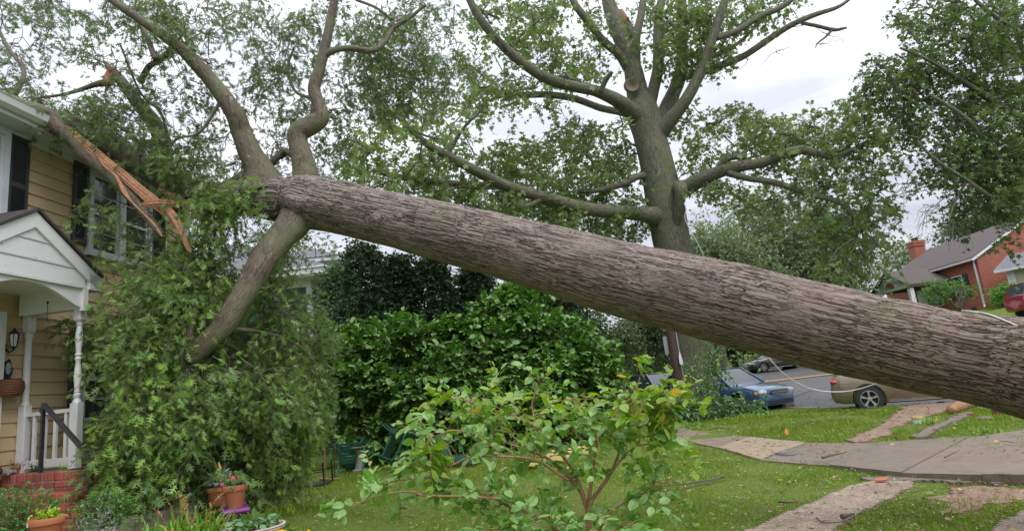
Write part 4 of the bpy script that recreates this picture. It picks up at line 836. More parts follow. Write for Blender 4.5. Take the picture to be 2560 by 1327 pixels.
# roof with a low pitch, crushed at the eave
rf = MB(); a = math.radians(27)
Rm = np.array([[math.cos(a), 0, -math.sin(a)], [0, 1, 0], [math.sin(a), 0, math.cos(a)]]).T
for sg in (1, -1):
    rf.poly([(0.38, U0 - .3, EZ + 0.10), (0.38, UC + 0.32, EZ + 0.10), (-4.0, UC + 0.32, EZ + 0.10 + 4.38 * math.tan(a)), (-4.0, U0 - .3, EZ + 0.10 + 4.38 * math.tan(a))] if sg > 0 else
            [(-4.0, U0 - .3, EZ + 0.10 + 4.38 * math.tan(a)), (-4.0, UC + 0.32, EZ + 0.10 + 4.38 * math.tan(a)), (-8.4, UC + 0.32, EZ + 0.1), (-8.4, U0 - .3, EZ + 0.1)], (0, 0, 0.07))
rf.build('roof', M['dark_roof'], house)
ga = MB(); 
for uu in (UC - 0.02, U0):
    ga = MB(); ga.poly([(0, uu, EZ), (-8, uu, EZ), (-4, uu, EZ + 2.0)], (0, -0.05, 0)); ga.build('gable_wall', M['tan_siding'], house)
so = MB(); so.box((0.19, (U0 + UC) / 2, EZ + 0.0), (0.36, UC - U0 + 0.6, 0.02)); so.box((0.375, (U0 + UC) / 2, EZ + 0.06), (0.025, UC - U0 + 0.62, 0.17)); so.box((0.016, (U0 + UC) / 2, EZ - 0.05), (0.03, UC - U0, 0.09)); so.build('soffit', M['clean_white'], house)
gt = MB(); pr = [(0.39, EZ + 0.15), (0.39, EZ + 0.04), (0.44, EZ + 0.02), (0.50, EZ + 0.06), (0.52, EZ + 0.15), (0.53, EZ + 0.155), (0.505, EZ + 0.13), (0.40, EZ + 0.05)]
VV = [(x, u, z) for u in (U0 - .3, UC + .32) for x, z in pr]; n = len(pr); gt.add(VV, [(k, (k + 1), n + k + 1, n + k) for k in range(n - 1)]); gt.build('gutter', M['clean_white'], house, smooth=True)
dg = MB(); rr_ = random.Random(4)
for k in range(12):
    p = P(-20 + k * 12, 268 + k * 7 + rr_.uniform(-10, 12), 8.25); q = (np.array(house.matrix_world.inverted()) @ np.array([*p, 1]))[:3]
    dg.box(q, (rr_.uniform(.2, .4), rr_.uniform(.1, .3), 0.018), R=Matrix.Rotation(rr_.uniform(-1.2, .2), 3, 'Y') @ Matrix.Rotation(rr_.uniform(-.6, .6), 3, 'X') @ Matrix.Rotation(rr_.uniform(-1, 1), 3, 'Z'))
dg.build('torn_roofing', M['dark_roof'], house)
cb = MB(); cb.box((0.035, UC - 0.04, (ZB + EZ) / 2), (0.03, 0.11, EZ - ZB)); cb.box((0.0, UC + 0.012, (ZB + EZ) / 2), (0.1, 0.024, EZ - ZB)); cb.build('corner_board', M['clean_white'], house)
ds = MB(); uD = UC - 0.16; ds.box((0.09, uD, (0.5 + EZ) / 2 - .1), (0.07, 0.08, EZ - 0.8), bev=0.012); ds.bar((0.09, uD, EZ - 0.5), (0.42, uD, EZ + 0.05), 0.07, 0.07); ds.build('downspout', M['clean_white'], house)
def shutter(px0, px1, pyt, pyb, name='shutter', z0=None, z1=None):
    u0, u1 = hu(px0, pyb, .03), hu(px1, pyb, .03); z0 = z0 if z0 is not None else hz((px0 + px1) / 2, pyb, .03); z1 = z1 if z1 is not None else hz((px0 + px1) / 2, pyt, .03)
    s = MB(); c = (u0 + u1) / 2; h = z1 - z0; wd_ = u1 - u0; fr = 0.045
    for uu in (u0 + fr / 2, u1 - fr / 2): s.box((0.045, uu, (z0 + z1) / 2), (0.036, fr, h))
    for zz in (z0 + .04, (z0 + z1) / 2, z1 - .04): s.box((0.044, c, zz), (0.032, wd_ - 2 * fr, 0.07))
    s.box((0.034, c, (z0 + z1) / 2), (0.012, wd_ - 2 * fr, h - .05)); z = z0 + .1
    while z < z1 - .09:
        if abs(z - (z0 + z1) / 2) > .045: s.box((0.05, c, z), (0.006, wd_ - 2 * fr - .004, 0.028), R=Matrix.Rotation(0.6, 3, 'Y'))
        z += 0.032
    return s.build(name, M['shutter'], house)
def window(px0, px1, pyb, z1, mull=True, z0=None, name='window'):
    u0, u1 = hu(px0, pyb, .03), hu(px1, pyb, .03); z0 = z0 if z0 is not None else hz(px0, pyb, .03); f = MB(); t = 0.075
    f.box((0.05, u0 + t / 2, (z0 + z1) / 2), (0.055, t, z1 - z0)); f.box((0.05, u1 - t / 2, (z0 + z1) / 2), (0.055, t, z1 - z0)); f.box((0.05, (u0 + u1) / 2, z1 - t / 2), (0.053, u1 - u0 - 2 * t, t)); f.box((0.07, (u0 + u1) / 2, z0 + .035), (0.09, u1 - u0 + .04, 0.07))
    bays = [(u0 + t, u1 - t)]
    if mull: c = (u0 + u1) / 2; f.box((0.052, c, (z0 + z1) / 2), (0.058, 0.12, z1 - z0 - .01)); bays = [(u0 + t, c - .06), (c + .06, u1 - t)]
    o = f.build(name, M['grey_white'], house)
    for b0, b1 in bays:
        s = MB(); e = .045
        for k, (za, zb) in enumerate(((z0 + .08, (z0 + z1) / 2 + .02), ((z0 + z1) / 2 - .02, z1 - t))):
            x = 0.040 if k == 0 else 0.052 - .02
            s.box((x, b0 + e / 2, (za + zb) / 2), (.03, e, zb - za)); s.box((x, b1 - e / 2, (za + zb) / 2), (.03, e, zb - za)); s.box((x + .001, (b0 + b1) / 2, za + e / 2), (.03, b1 - b0 - 2 * e, e)); s.box((x + .001, (b0 + b1) / 2, zb - e / 2), (.03, b1 - b0 - 2 * e, e)); s.box((x - .002, (b0 + b1) / 2, (za + zb) / 2), (.012, b1 - b0, .014))
        s.build('sash', M['grey_white'], o); gl = MB(); gl.box((0.022, (b0 + b1) / 2, (z0 + z1) / 2), (.012, b1 - b0, z1 - z0 - .2)); gl.build('pane', M['glass'], o)
    return o
zw = hz(213, 638, .03)
window(213, 374, 638, min(EZ - .06, zw + 1.42)); shutter(176, 212, 405, 608, z1=min(EZ - .06, zw + 1.42)); shutter(376, 410, 405, 608, z0=zw + .02, z1=min(EZ - .06, zw + 1.42))
shutter(10, 62, 340, 545, z0=zw + .02, z1=min(EZ - .06, zw + 1.42)); window(-150, 9, 545, min(EZ - .06, zw + 1.42), z0=zw, mull=True)
zg = 1.75
window(196, 350, 900, zg + 1.35, z0=zg); shutter(172, 195, 800, 900, z0=zg + .02, z1=zg + 1.35); shutter(352, 380, 800, 900, z0=zg + .02, z1=zg + 1.35)
dt = MB(); dt.box((0.05, hu(-3, 900) - .05, 2.2), (.05, .11, 2.1)); dt.box((0.03, hu(-3, 900) - .55, 2.2), (.04, .9, 2.1)); dt.build('entry_door', M['clean_white'], house)

# ---- entry porch (part of the house; its pieces are sub-parts)
PO = 0.95                                            # outward distance of the gable face
pk = wall_hit(82, 528, PO); rt = wall_hit(240, 692, PO); lf_u = 2 * pk[0] - rt[0]
bot = wall_hit(213, 772, PO)
def roofz(u): return pk[1] - (pk[1] - rt[1]) * abs(u - pk[0]) / (rt[0] - pk[0])
arch_px = [(82, 704), (110, 712), (140, 728), (165, 745), (190, 763), (205, 768)]
arch = [wall_hit(a_, b_, PO) for a_, b_ in arch_px]; au = np.array([q[0] for q in arch]) - pk[0]; az = np.array([q[1] for q in arch]); az[0] = max(az[0], az[1])
def archz(u): return float(np.interp(abs(u - pk[0]), au, az))
hw = bot[0] - pk[0]
pg = MB(); us = np.linspace(-hw, hw, 61) + pk[0]; V = []
for u_ in us: V += [(PO, u_, archz(u_)), (PO, u_, roofz(u_) - .03), (PO - .05, u_, archz(u_)), (PO - .05, u_, roofz(u_) - .03)]
F4 = []
for k in range(60):
    a_, b_ = 4 * k, 4 * k + 4; F4 += [(a_, b_, b_ + 1, a_ + 1), (a_ + 2, a_ + 3, b_ + 3, b_ + 2), (a_, a_ + 2, b_ + 2, b_), (a_ + 1, b_ + 1, b_ + 3, a_ + 3)]
F4 += [(0, 1, 3, 2), (240, 242, 243, 241)]
pg.add(V, F4); porch = pg.build('porch', M['white'], house)
pb = MB(); z = az.max() + 0.05; zs_ = []
while z < pk[1] - .3: zs_.append(z); z += 0.235
for k, zz in enumerate(zs_):
    h_ = (pk[1] - zz) / (pk[1] - rt[1]) * (rt[0] - pk[0]) - .16; hh = (pk[1] - zz - .2) / (pk[1] - rt[1]) * (rt[0] - pk[0]) - .16; h_ = min(h_, hw - .05); hh = min(max(hh, .02), hw - .05)
    pb.poly([(PO + .004, pk[0] - h_, zz), (PO + .004, pk[0] + h_, zz), (PO + .004, pk[0] + hh, zz + .205), (PO + .004, pk[0] - hh, zz + .205)], (.022, 0, 0))
    pb.box((PO + .016, pk[0], zz - .016), (.042, 2 * h_, .018))
pb.build('gable_siding', M['white'], porch)
bb = MB()
for sg in (1, -1):
    q = np.array([rt[0] - pk[0], rt[1] - pk[1]]); q /= np.linalg.norm(q); e = np.array([q[1], -q[0]]) * -1; 
    A0 = (pk[0], pk[1] - .015); B0 = (pk[0] + sg * (rt[0] - pk[0]), rt[1] - .015)
    wdt = .15; A1 = (pk[0], pk[1] - .015 - wdt * 1.25); B1 = (B0[0] - sg * .02, B0[1] - wdt * 1.15)
    bb.poly([(PO + .02, *A0), (PO + .02, *B0), (PO + .02, *B1), (PO + .02, *A1)], (.035, 0, 0))
    bb.box((PO + .03 - .35, pk[0] + sg * (hw + .10), rt[1] - .10), (.75, .20, .20))
    bb.box((PO - .45, pk[0] + sg * (hw - .04), bot[1] + .17), (.85, .08, .34))
    bb.box((PO + .012, pk[0] + sg * (hw - .035), bot[1] + .12), (.05, .075, .30))
bb.build('bargeboard', M['white'], porch)
pr_ = MB()
for sg in (1, -1):
    B0 = (pk[0] + sg * (rt[0] - pk[0] + .03), rt[1] - .03 * (pk[1] - rt[1]) / (rt[0] - pk[0])); pr_.poly([(PO + .09, pk[0], pk[1]), (PO + .09, *B0), (0, *B0), (0, pk[0], pk[1])], (0, 0, .035))
pr_.build('porch_roof', M['dark_roof'], porch)
ceil_z = az.max() + .06
cl = MB(); cl.box((PO / 2 - .03, pk[0], ceil_z), (PO - .06, 2 * hw - .02, .03)); cl.build('porch_ceiling', M['white'], porch)
FLZ = 1.235
def post(v, u, zt, zb, w=.112, name='porch_post'):
    m = MB(); H = zt - zb; tb = zb + .40 * H; tt = zt - .085 * H if v > .3 else zt - .16 * H; m.box((v, u, (zb + tb) / 2), (w, w, tb - zb), bev=.012); m.box((v, u, (tt + zt) / 2), (w, w, zt - tt), bev=.012)
    r = w / 2; h = tt - tb; P_ = [(.0, .98), (.03, .75), (.05, .55), (.07, .78), (.10, .80), (.115, .50), (.13, .66), (.15, .50), (.20, .62), (.32, .78), (.42, .62), (.50, .48), (.53, .75), (.555, .52), (.58, .78), (.60, .50), (.66, .60), (.80, .78), (.90, .60), (.94, .50), (.955, .74), (.97, .55), (1.0, .95)]
    if v < .3: P_ = [(0, .98), (.03, .8), (.06, .7), (.3, .74), (.33, .80), (.35, .72), (.62, .76), (.65, .82), (.67, .74), (.9, .72), (.94, .85), (1, .98)]
    m.lathe([(r * q, tb + h * t) for t, q in P_], (v, u, 0), 20); return m.build(name, M['white'], porch, smooth=True)
pf = wall_hit(193, 1150, .80); pu = pf[0]
post(.86, hu(192, 1000, .86), hz(192, 768, .86), FLZ + .0); post(.075, hu(60, 1000, .075) + .02, hz(62, 768, .075), FLZ)
uA, uB = hu(60, 1000, .075) + .02, hu(192, 1000, .86)
ra = MB(); zt = hz(120, 1031, .45); zb = FLZ + .10
ra.bar((.12, uA, zt), (.81, uB, zt), .05, .045); ra.bar((.12, uA, zb), (.81, uB, zb), .04, .10)
for k in range(4):
    t = (k + .75) / 4.3; v_ = .12 + .69 * t; u_ = uA + (uB - uA) * t; ra.bar((v_, u_, zb), (v_, u_, zt), .036)
ra.build('railing', M['white'], porch)
sb = MB(); sb.bar((.02, uA, ceil_z - .14), (PO - .05, uB, ceil_z - .14), .09, .28); sb.build('side_beam', M['white'], porch)

# ---- brick steps
c1, c2, c3, c4_ = P(132, 1179, 7.35), P(171, 1231, 6.95), P(202, 1270, 6.6), P(224, 1316, 6.35)
E1 = unit(np.array([1.07, -0.50, 0])); E2 = np.array([E1[1], -E1[0], 0]); E2 = E2 if E2[1] < 0 else -E2
steps = empty('brick_steps', 'red brick entry steps with cheek pillar below the white porch', 'steps', (c3[0] - .5, c3[1], float(g(c3[0], c3[1]))), (0, 0, math.atan2(E1[1], E1[0])))
SM = np.array(steps.matrix_world.inverted())
def sl(p): return (SM @ np.array([*p, 1.0]))[:3]
rb = random.Random(3)
def bricks(mb, x0, x1, y, z0, z1, depth, bw, gap=.011, face='y'):
    x = x0; n_ = max(1, round((x1 - x0) / (bw + gap))); bw = (x1 - x0) / n_ - gap
    for k in range(n_):
        xc = x0 + (k + .5) * (bw + gap); j_ = rb.uniform(-.003, .003); d = (bw, depth, z1 - z0 - gap)
        if face == 'y': mb.box((xc, y + depth / 2 + j_, (z0 + z1) / 2), d, a=rb.random(), bev=.009, R=Matrix.Rotation(rb.uniform(-.012, .012), 3, 'Z'))
        else: mb.box((y + depth / 2 + j_, xc, (z0 + z1) / 2), (depth, bw, z1 - z0 - gap), a=rb.random(), bev=.009)
def brick_step(c, rise, length=2.2, depth=.75, name='step', ledge=.30):
    q = sl(c); x1, y, zt = q; x0 = x1 - length; st = MB(); stn = MB()
    stn.box(((x0 + x1) / 2 - .005, y + depth / 2 + .008, zt - rise / 2 - .09), (length - .01, depth, rise + .16)); o = stn.build(name, M['mortar'], steps)
    bricks(st, x0, x1, y, zt - .105, zt + .002, ledge * .75, .060); bricks(st, x0, x1, y, zt - .105 - .078, zt - .105, .1, .195)
    st.build('brick', M['brick'], o); return o
brick_step(c1, .19, 2.4, .5); brick_step(c2, .19, 2.4, .9); brick_step(c3, .19, 2.3, 1.1); brick_step(c4_, .14, 2.0, 1.2)
pq = sl(c1)
lp = MB(); fl = sl(P(60, 1165, 8.0)); lp.box((pq[0] - 1.2, pq[1] + 1.15, pq[2] - .455), (3.7, 1.85, .9)); lp.build('landing', M['concrete'], steps)
def pillar(px, py, Y, w, d, h, name='pillar'):
    q = sl(P(px, py, Y)); o_ = MB(); o_.box((q[0] + w / 2, q[1] + d / 2, q[2] - h / 2), (w - .02, d - .02, h)); o = o_.build(name, M['mortar'], steps); b = MB(); z = q[2]
    rows = [.105] + [.078] * int((h - .1) / .078); 
    for k, r in enumerate(rows):
        bw = .065 if k == 0 else .2; bricks(b, q[0], q[0] + w, q[1], z - r, z, .06, bw); bricks(b, q[1] + .06, q[1] + d, q[0] + w - .06, z - r, z, .06, bw, face='x'); z -= r
    b.box((q[0] + w / 2, q[1] + d / 2 + .03, q[2] - .05), (w - .03, d - .07, .1), a=.4)
    b.build('brick', M['brick'], o)
pillar(137, 1178, 7.33, .42, .34, .75); pillar(243, 1210, 7.35, .34, .3, .6)
hr = MB(); a_, b_ = P(109, 1012, 7.55), P(108, 1172, 7.55); e_ = P(228, 1150, 7.0); f_ = P(229, 1236, 7.0); A_, B_, E_, F_ = sl(a_), sl(b_), sl(e_), sl(f_); B_ = np.array([A_[0], A_[1], pq[2] - .01]); F_ = np.array([E_[0], E_[1], F_[2] - .1])
hr.bar(A_, B_, .038); hr.bar(A_ + [0, 0, .01], E_ + [0, 0, .02], .045, .038); hr.bar(E_, F_, .038)
sc_pts = [A_ + np.array([-.02 - .035 * math.sin(t), 0, -.02 - .035 * (1 - math.cos(t))]) for t in np.linspace(0, 4.5, 10)]; hr.tube(sc_pts, .016, 8); hr.build('handrail', M['black'], steps)

# ---- things on the wall and the landing
lan = empty('wall_lantern', 'black carriage lantern on the tan wall beside the porch door', 'wall lamp', P(33, 845, 8.0))
q = wall_hit(30, 850, .1); lp0 = W0 + HU * q[0] + HV * .13; lp0[2] = q[1]; lan.location = lp0; bpy.context.view_layer.update()
l = MB(); l.lathe([(.001, .155), (.012, .15), (.016, .135), (.03, .12), (.055, .095), (.066, .075), (.05, .07)], m=6); l.lathe([(.034, -.08), (.040, -.09), (.02, -.105), (.012, -.13), (.001, -.14)], m=6)
for k in range(6):
    t = k * PI / 3; l.bar((.052 * math.cos(t), .052 * math.sin(t), .073), (.036 * math.cos(t), .036 * math.sin(t), -.085), .006)
l.build('cage', M['black'], lan); gk = MB(); gk.lathe([(.046, .07), (.031, -.08)], m=6); gk.lathe([(.001, -.03), (.014, -.02), (.014, .02), (.001, .04)], m=8); gk.build('glass', M['lens'], lan)
bk = MB(); wv = -HV * .13; bk.lathe([(.001, 0), (.045, .0), (.05, .01), (.03, .03)], c=wv * .95 + np.array([0, 0, -.09]), R=np.array(Matrix.Rotation(PI / 2, 3, 'Y')), m=14); bk.tube([wv * .9 + [0, 0, -.09], wv * .5 + [0, 0, -.15], [0, 0, -.13]], .01, 8); bk.build('bracket', M['black'], lan)
def on_wall(px, py, off):
    q = wall_hit(px, py, off); p = W0 + HU * q[0] + HV * off; p[2] = q[1]; return p
pl = empty('ornate_wall_plaque', 'small black scroll-framed mirror plaque on tan wall above the basket', 'plaque', on_wall(17, 925, .03), (0, 0, -HYAW))
m_ = MB(); V = []; n = 28
for k in range(n): t = k * 2 * PI / n; r = 1 + .08 * math.cos(5 * t); V.append((0, .062 * r * math.cos(t) * (1 - .12 * math.sin(t)), .135 * r * math.sin(t)))
m_.poly(V, (.018, 0, 0)); m_.build('frame', M['black'], pl); m2 = MB(); m2.poly([(0.019, .038 * math.cos(t), .02 + .075 * math.sin(t)) for t in np.arange(16) * PI / 8], (.004, 0, 0)); m2.build('mirror', M['grey_metal'], pl)
mt = MB(); mt.tube([(.03, .005, .03), (.045, .02, -.02), (.035, -.01, -.05), (.04, .01, -.09)], .004, 6); m3 = pm('blue cord', (.05, .16, .45)); mt.build('cord', m3, pl)
bs = empty('wicker_basket', 'brown round wicker basket hung on the tan wall beside the porch post', 'basket', on_wall(26, 968, .13))
b_ = MB(); b_.lathe([(.001, -.12), (.075, -.12), (.115, -.08), (.142, -.01), (.13, .06), (.108, .085), (.118, .10), (.106, .10), (.10, .07), (.12, 0), (.07, -.08), (.001, -.085)], m=28)
for k in range(7): zz = -.08 + k * .024; r = .112 + .03 * math.cos((zz + .0) * 14); b_.lathe([(r + .004, zz - .008), (r + .009, zz), (r + .004, zz + .008)], m=28)
b_.build('bowl', M['wicker'], bs, smooth=True)
wp = empty('hanging_wire_hook', 'thin dark wire hook hanging below the porch ceiling', 'hook', P(119, 765, 7.7)); m_ = MB(); m_.tube([(0, 0, .06), (0, 0, -.12), (.01, 0, -.20), (.03, 0, -.21)], .004, 5); m_.lathe([(.001, .03), (.014, .035), (.014, .06), (.001, .065)], m=8); m_.build('wire', M['black'], wp)

def pot(name, label, cat, base, r=.15, h=.24, mat='terracotta', group=None, tilt=(0, 0, 0), rim=True):
    e = empty(name, label, cat, base, tilt, group); m = MB()
    if rim: m.lathe([(.001, 0), (r * .62, 0), (r * .66, .01), (r * .88, h * .74), (r * .90, h * .76), (r * .99, h * .77), (r * 1.0, h * .79), (r * 1.03, h * .98), (r * 1.01, h), (r * .93, h), (r * .90, h * .96), (r * .86, h * .85)], m=40)
    else: m.lathe([(.001, 0), (r * .6, 0), (r * .8, h * .3), (r * .93, h * .7), (r * .95, h * .8), (r * 1.0, h * .86), (r * .97, h * .92), (r * 1.02, h * .97), (r, h), (r * .92, h), (r * .88, h * .85)], m=40)
    m.build('rim_and_body' if False else 'pot_body', M[mat], e, smooth=True); s = MB(); s.lathe([(.001, h * .87), (r * .5, h * .875), (r * .90, h * .86)], m=24); s.build('soil', M['soil'], e); return e
def plant(parent, center, R, Hh, n, nl, size, T, mat, seed=0, up=.8, droop=.3, L=.2, name='plant', world=True, flat=1.0, stem='weed_leaf', spread=.9):
    rng = np.random.default_rng(seed); a = rng.random(n) * 2 * PI; el = rng.random(n) ** .7; D = np.stack([np.cos(a) * (1 - el * .75), np.sin(a) * (1 - el * .75), el * up + .15], -1); D = unit(D)
    S = center + np.stack([np.cos(a) * R * .3 * rng.random(n), np.sin(a) * R * .3 * rng.random(n), Hh * .1 * rng.random(n)], -1)
    Lk = L * rng.uniform(.5, 1.1, n); V, F, A, path = sprigs(S, D, Lk, nl, size, T, droop=droop, rng=rng, spread=spread); fo = Foliage(); fo.add(V, F, A); f = fo.build(name, M[mat], parent)
    tw = Twigs(); tw.add(path, np.broadcast_to(np.array([.003, .0025, .002, .001]), (n, 4)), 3); tw.build('stems', M[stem], parent); return f
ez = pq[2] + (np.array(steps.matrix_world))[2, 3]
def landing(px, py, Y): p = P(px, py, Y); p[2] = ez; return p
pt = pot('terracotta_pot', 'little terracotta pot with a wispy sprig on the porch landing', 'plant pot', landing(40, 1165, 7.95), .052, .085)
plant(pt, landing(42, 1165, 7.95) + [0, 0, .07], .05, .1, 5, 9, .035, T_LANCE, 'weed_leaf', 3, L=.26, up=1.2)
tt = empty('stone_turtle', 'small grey stone turtle on the porch landing beside the little pot', 'garden ornament', landing(20, 1168, 7.75)); m_ = MB()
m_.sphere((0, 0, .03), .075, 16, 10, sc_=(1, .75, .5)); m_.sphere((.088, 0, .035), .022, 10, 8)
for sx, sy in ((.05, .05), (.05, -.05), (-.05, .045), (-.05, -.045)): m_.sphere((sx, sy, .012), .022, 8, 6)
m_.build('turtle_body', M['stone'], tt, smooth=True)
dm = empty('black_boot', 'black rubber edge of a boot at the left end of the landing', 'boot', landing(-12, 1180, 7.55)); m_ = MB(); m_.sphere((0, 0, .06), .07, 14, 10, sc_=(1.2, .7, .9)); m_.lathe([(.05, .06), (.055, .16), (.06, .26), (.052, .262)], (-.04, 0, 0), 16); m_.build('boot_body', M['black'], dm, smooth=True)
# fern tuft at rail base
fe = empty('porch_fern', 'tuft of green weeds growing at the foot of the white porch railing', 'plant', landing(88, 1168, 7.95)); plant(fe, landing(88, 1168, 7.95), .1, .1, 26, 7, .04, T_LANCE, 'weed_leaf', 9, L=.16, name='leaves')

# potted plants in the front bed
def gp(px, py, Y): p = P(px, py, Y); return p
b0 = P(118, 1345, 5.3); gz = float(g(b0[0], b0[1]))
pb0 = P(118, 1292, 5.3); hpot = .22
p1 = pot('terracotta_pot', 'wide terracotta pot of lime seedlings with a white tag, in front of the brick steps', 'plant pot', (pb0[0], pb0[1], pb0[2] - hpot), .128, hpot)
mtag = MB(); mtag.box((-.085, -.097, hpot * .84), (.03, .005, .036), R=Matrix.Rotation(-.72, 3, 'Z')); mtag.build('price_tag', M['clean_white'], p1)
plant(p1, pb0 + [0, 0, -.03], .22, .1, 46, 7, .035, T_OVAL, 'lime', 5, L=.11, droop=.2); 
if pb0[2] - hpot > gz + .02:
    bl = empty('concrete_block', 'low grey block that carries the wide seedling pot', 'block', (pb0[0], pb0[1], gz)); m_ = MB(); m_.box((0, 0, (pb0[2] - hpot - gz) / 2), (.4, .25, pb0[2] - hpot - gz), bev=.01); m_.build('block_body', M['mortar'], bl)
def bush(name, label, px, py, Y, Rr, Hh, n, mat, size, T, seed, cat='shrub', group=None, basez=None, L=None, nl=10):
    p = P(px, py, Y); e = empty(name, label, cat, (p[0], p[1], float(g(p[0], p[1])) if basez is None else basez), group=group); rng = np.random.default_rng(seed); c = p
    a = rng.normal(0, 1, (n, 3)); a = unit(a) * (rng.random((n, 1)) ** .4); S = c + a * np.array([Rr, Rr, Hh]); k = S[:, 2] > float(g(p[0], p[1])) + .02; S = S[k]; a = a[k]; D = unit(a * .8 + rng.normal(0, .5, a.shape) + [0, 0, .5])
    V, F, A, path = sprigs(S, D, (L or Rr * .35) * rng.uniform(.6, 1.2, len(S)), nl, size, T, droop=.3, rng=rng); fo = Foliage(); fo.add(V, F, A); fo.build('leaves', M[mat], e)
    tw = Twigs(); base = np.array([p[0], p[1], float(g(p[0], p[1])) if basez is None else basez]); st = np.stack([np.broadcast_to(base, S.shape), base * .6 + S * .4 + [0, 0, Hh * .2], S * .8 + base * .2 + [0, 0, Hh * .15], S], 1); tw.add(st[::4], np.broadcast_to(np.array([.006, .005, .003, .002]), (len(st[::4]), 4)), 4); tw.add(path, np.broadcast_to(np.array([.002, .002, .0015, .001]), (len(path), 4)), 3); tw.build('stems', M['twig'], e); return e
bush('round_herb_bush', 'rounded bright green herb bush in front of the steps at the far left', 50, 1292, 5.9, .27, .26, 420, 'mint', .024, T_OVAL, 41, L=.09)
p2p = P(262, 1322, 6.1); p2 = pot('pale_pot', 'pale ribbed clay pot with a green herb bush below the cheek pillar', 'plant pot', (p2p[0], p2p[1], p2p[2] - .2), .155, .22, 'pale_pot', rim=False)
bush('herb_bush', 'dense green herb bush growing from the pale ribbed pot', 262, 1280, 6.1, .23, .19, 340, 'mint', .024, T_OVAL, 42, L=.09, basez=p2p[2] - .02)
for (px, py, Y, h_, lab) in ((222, 1330, 5.6, .22, 'rosemary sprigs standing between the seedling pot and the pale pot'), (250, 1330, 5.5, .30, 'taller rosemary sprigs in front of the pale ribbed pot')):
    p = P(px, py, Y); p[2] = float(g(p[0], p[1])); e = empty('rosemary', lab, 'herb', p); rng = np.random.default_rng(px); tp = P(px, py, Y)[2] - p[2]
    S = p + np.stack([rng.normal(0, .02, 7), rng.normal(0, .02, 7), np.zeros(7)], -1); D = unit(np.stack([rng.normal(0, .12, 7), rng.normal(0, .12, 7), np.ones(7)], -1)); V, F, A, path = sprigs(S, D, (h_ + tp) * rng.uniform(.6, 1, 7), 60, .035, T_LANCE, droop=0, rng=rng, spread=.8); fo = Foliage(); fo.add(V, F, A); fo.build('leaves', M['sage'], e); tw = Twigs(); tw.add(path, np.full((7, 4), .003), 4); tw.build('stems', M['twig'], e)

# purple bench with pots
bp = P(588, 1268, 7.0); gb = float(g(bp[0], bp[1])); bz = bp[2]
bench = empty('purple_bench', 'low purple painted plank bench carrying the flower pots', 'bench', (bp[0], bp[1], gb), (0, 0, math.radians(118)))
m_ = MB(); m_.box((.30, 0, bz - gb - .02), (1.0, .27, .04), bev=.012); m_.build('seat', M['purple'], bench)
for xx in (-.06, .66): l_ = MB(); l_.box((xx, 0, (bz - gb - .04) / 2 - .01), (.04, .22, bz - gb - .04 + .02)); l_.build('leg', M['purple'], bench)
fp = pot('terracotta_pot', 'terracotta pot with pink blooms on the near end of the purple bench', 'plant pot', (bp[0], bp[1], bz), .122, .235)
top = bp + [0, 0, .205]; plant(fp, top, .12, .1, 22, 6, .06, T_OVAL, 'weed_leaf', 11, L=.13)
for (dx, dy, dz, r) in ((.02, -.02, .10, .042), (-.10, -.03, .05, .032)):
    fl_ = MB(); rf_ = random.Random(2)
    for k in range(34): v = Vector((rf_.gauss(0, 1), rf_.gauss(0, 1), rf_.gauss(0, .8))).normalized(); fl_.sphere(tuple(np.array(v) * r * np.array([1, 1, .62]) + np.array([dx, dy, .205 + dz])), r * .22, 6, 4)
    fl_.build('bloom', M['pink'], fp)
fq = P(545, 1240, 7.35); fq[2] = bz; p4 = pot('terracotta_pot', 'shadowed terracotta pot with sage at the far end of the purple bench', 'plant pot', fq, .12, .2); plant(p4, fq + [0, 0, .18], .14, .1, 34, 7, .075, T_OVAL, 'sage', 12, L=.24, droop=.2); plant(p4, fq + [0, 0, .18], .1, .1, 30, 14, .02, T_LANCE, 'mint', 14, L=.14, name='thyme')
gq = P(636, 1326, 6.0); p5 = pot('pale_planter', 'pinkish clay planter of broad green leaves in front of the purple bench', 'plant pot', (gq[0], gq[1], gq[2] - .16), .27, .20, 'pale_pot', rim=False); plant(p5, gq + [0, 0, 0], .3, .1, 44, 5, .085, T_OVAL, 'weed_leaf', 13, L=.26, droop=.45, up=.6)
yq = P(697, 1334, 5.6); yb = empty('yellow_watering_can', 'top of a bright yellow watering can on the lawn at the bottom edge', 'watering can', (yq[0], yq[1], float(g(yq[0], yq[1])))); m_ = MB(); hh = yq[2] - float(g(yq[0], yq[1])) + .03; m_.lathe([(.001, 0), (.11, 0), (.12, .02), (.115, hh * .8), (.09, hh * .95), (.03, hh), (.001, hh)], m=24); m_.build('can_body', M['yellow'], yb, smooth=True)
m_ = MB(); m_.tube([(.1, 0, .06), (.2, 0, hh * .8), (.26, 0, hh * .95)], [.03, .018, .014], 10); m_.build('spout', M['yellow'], yb, smooth=True)

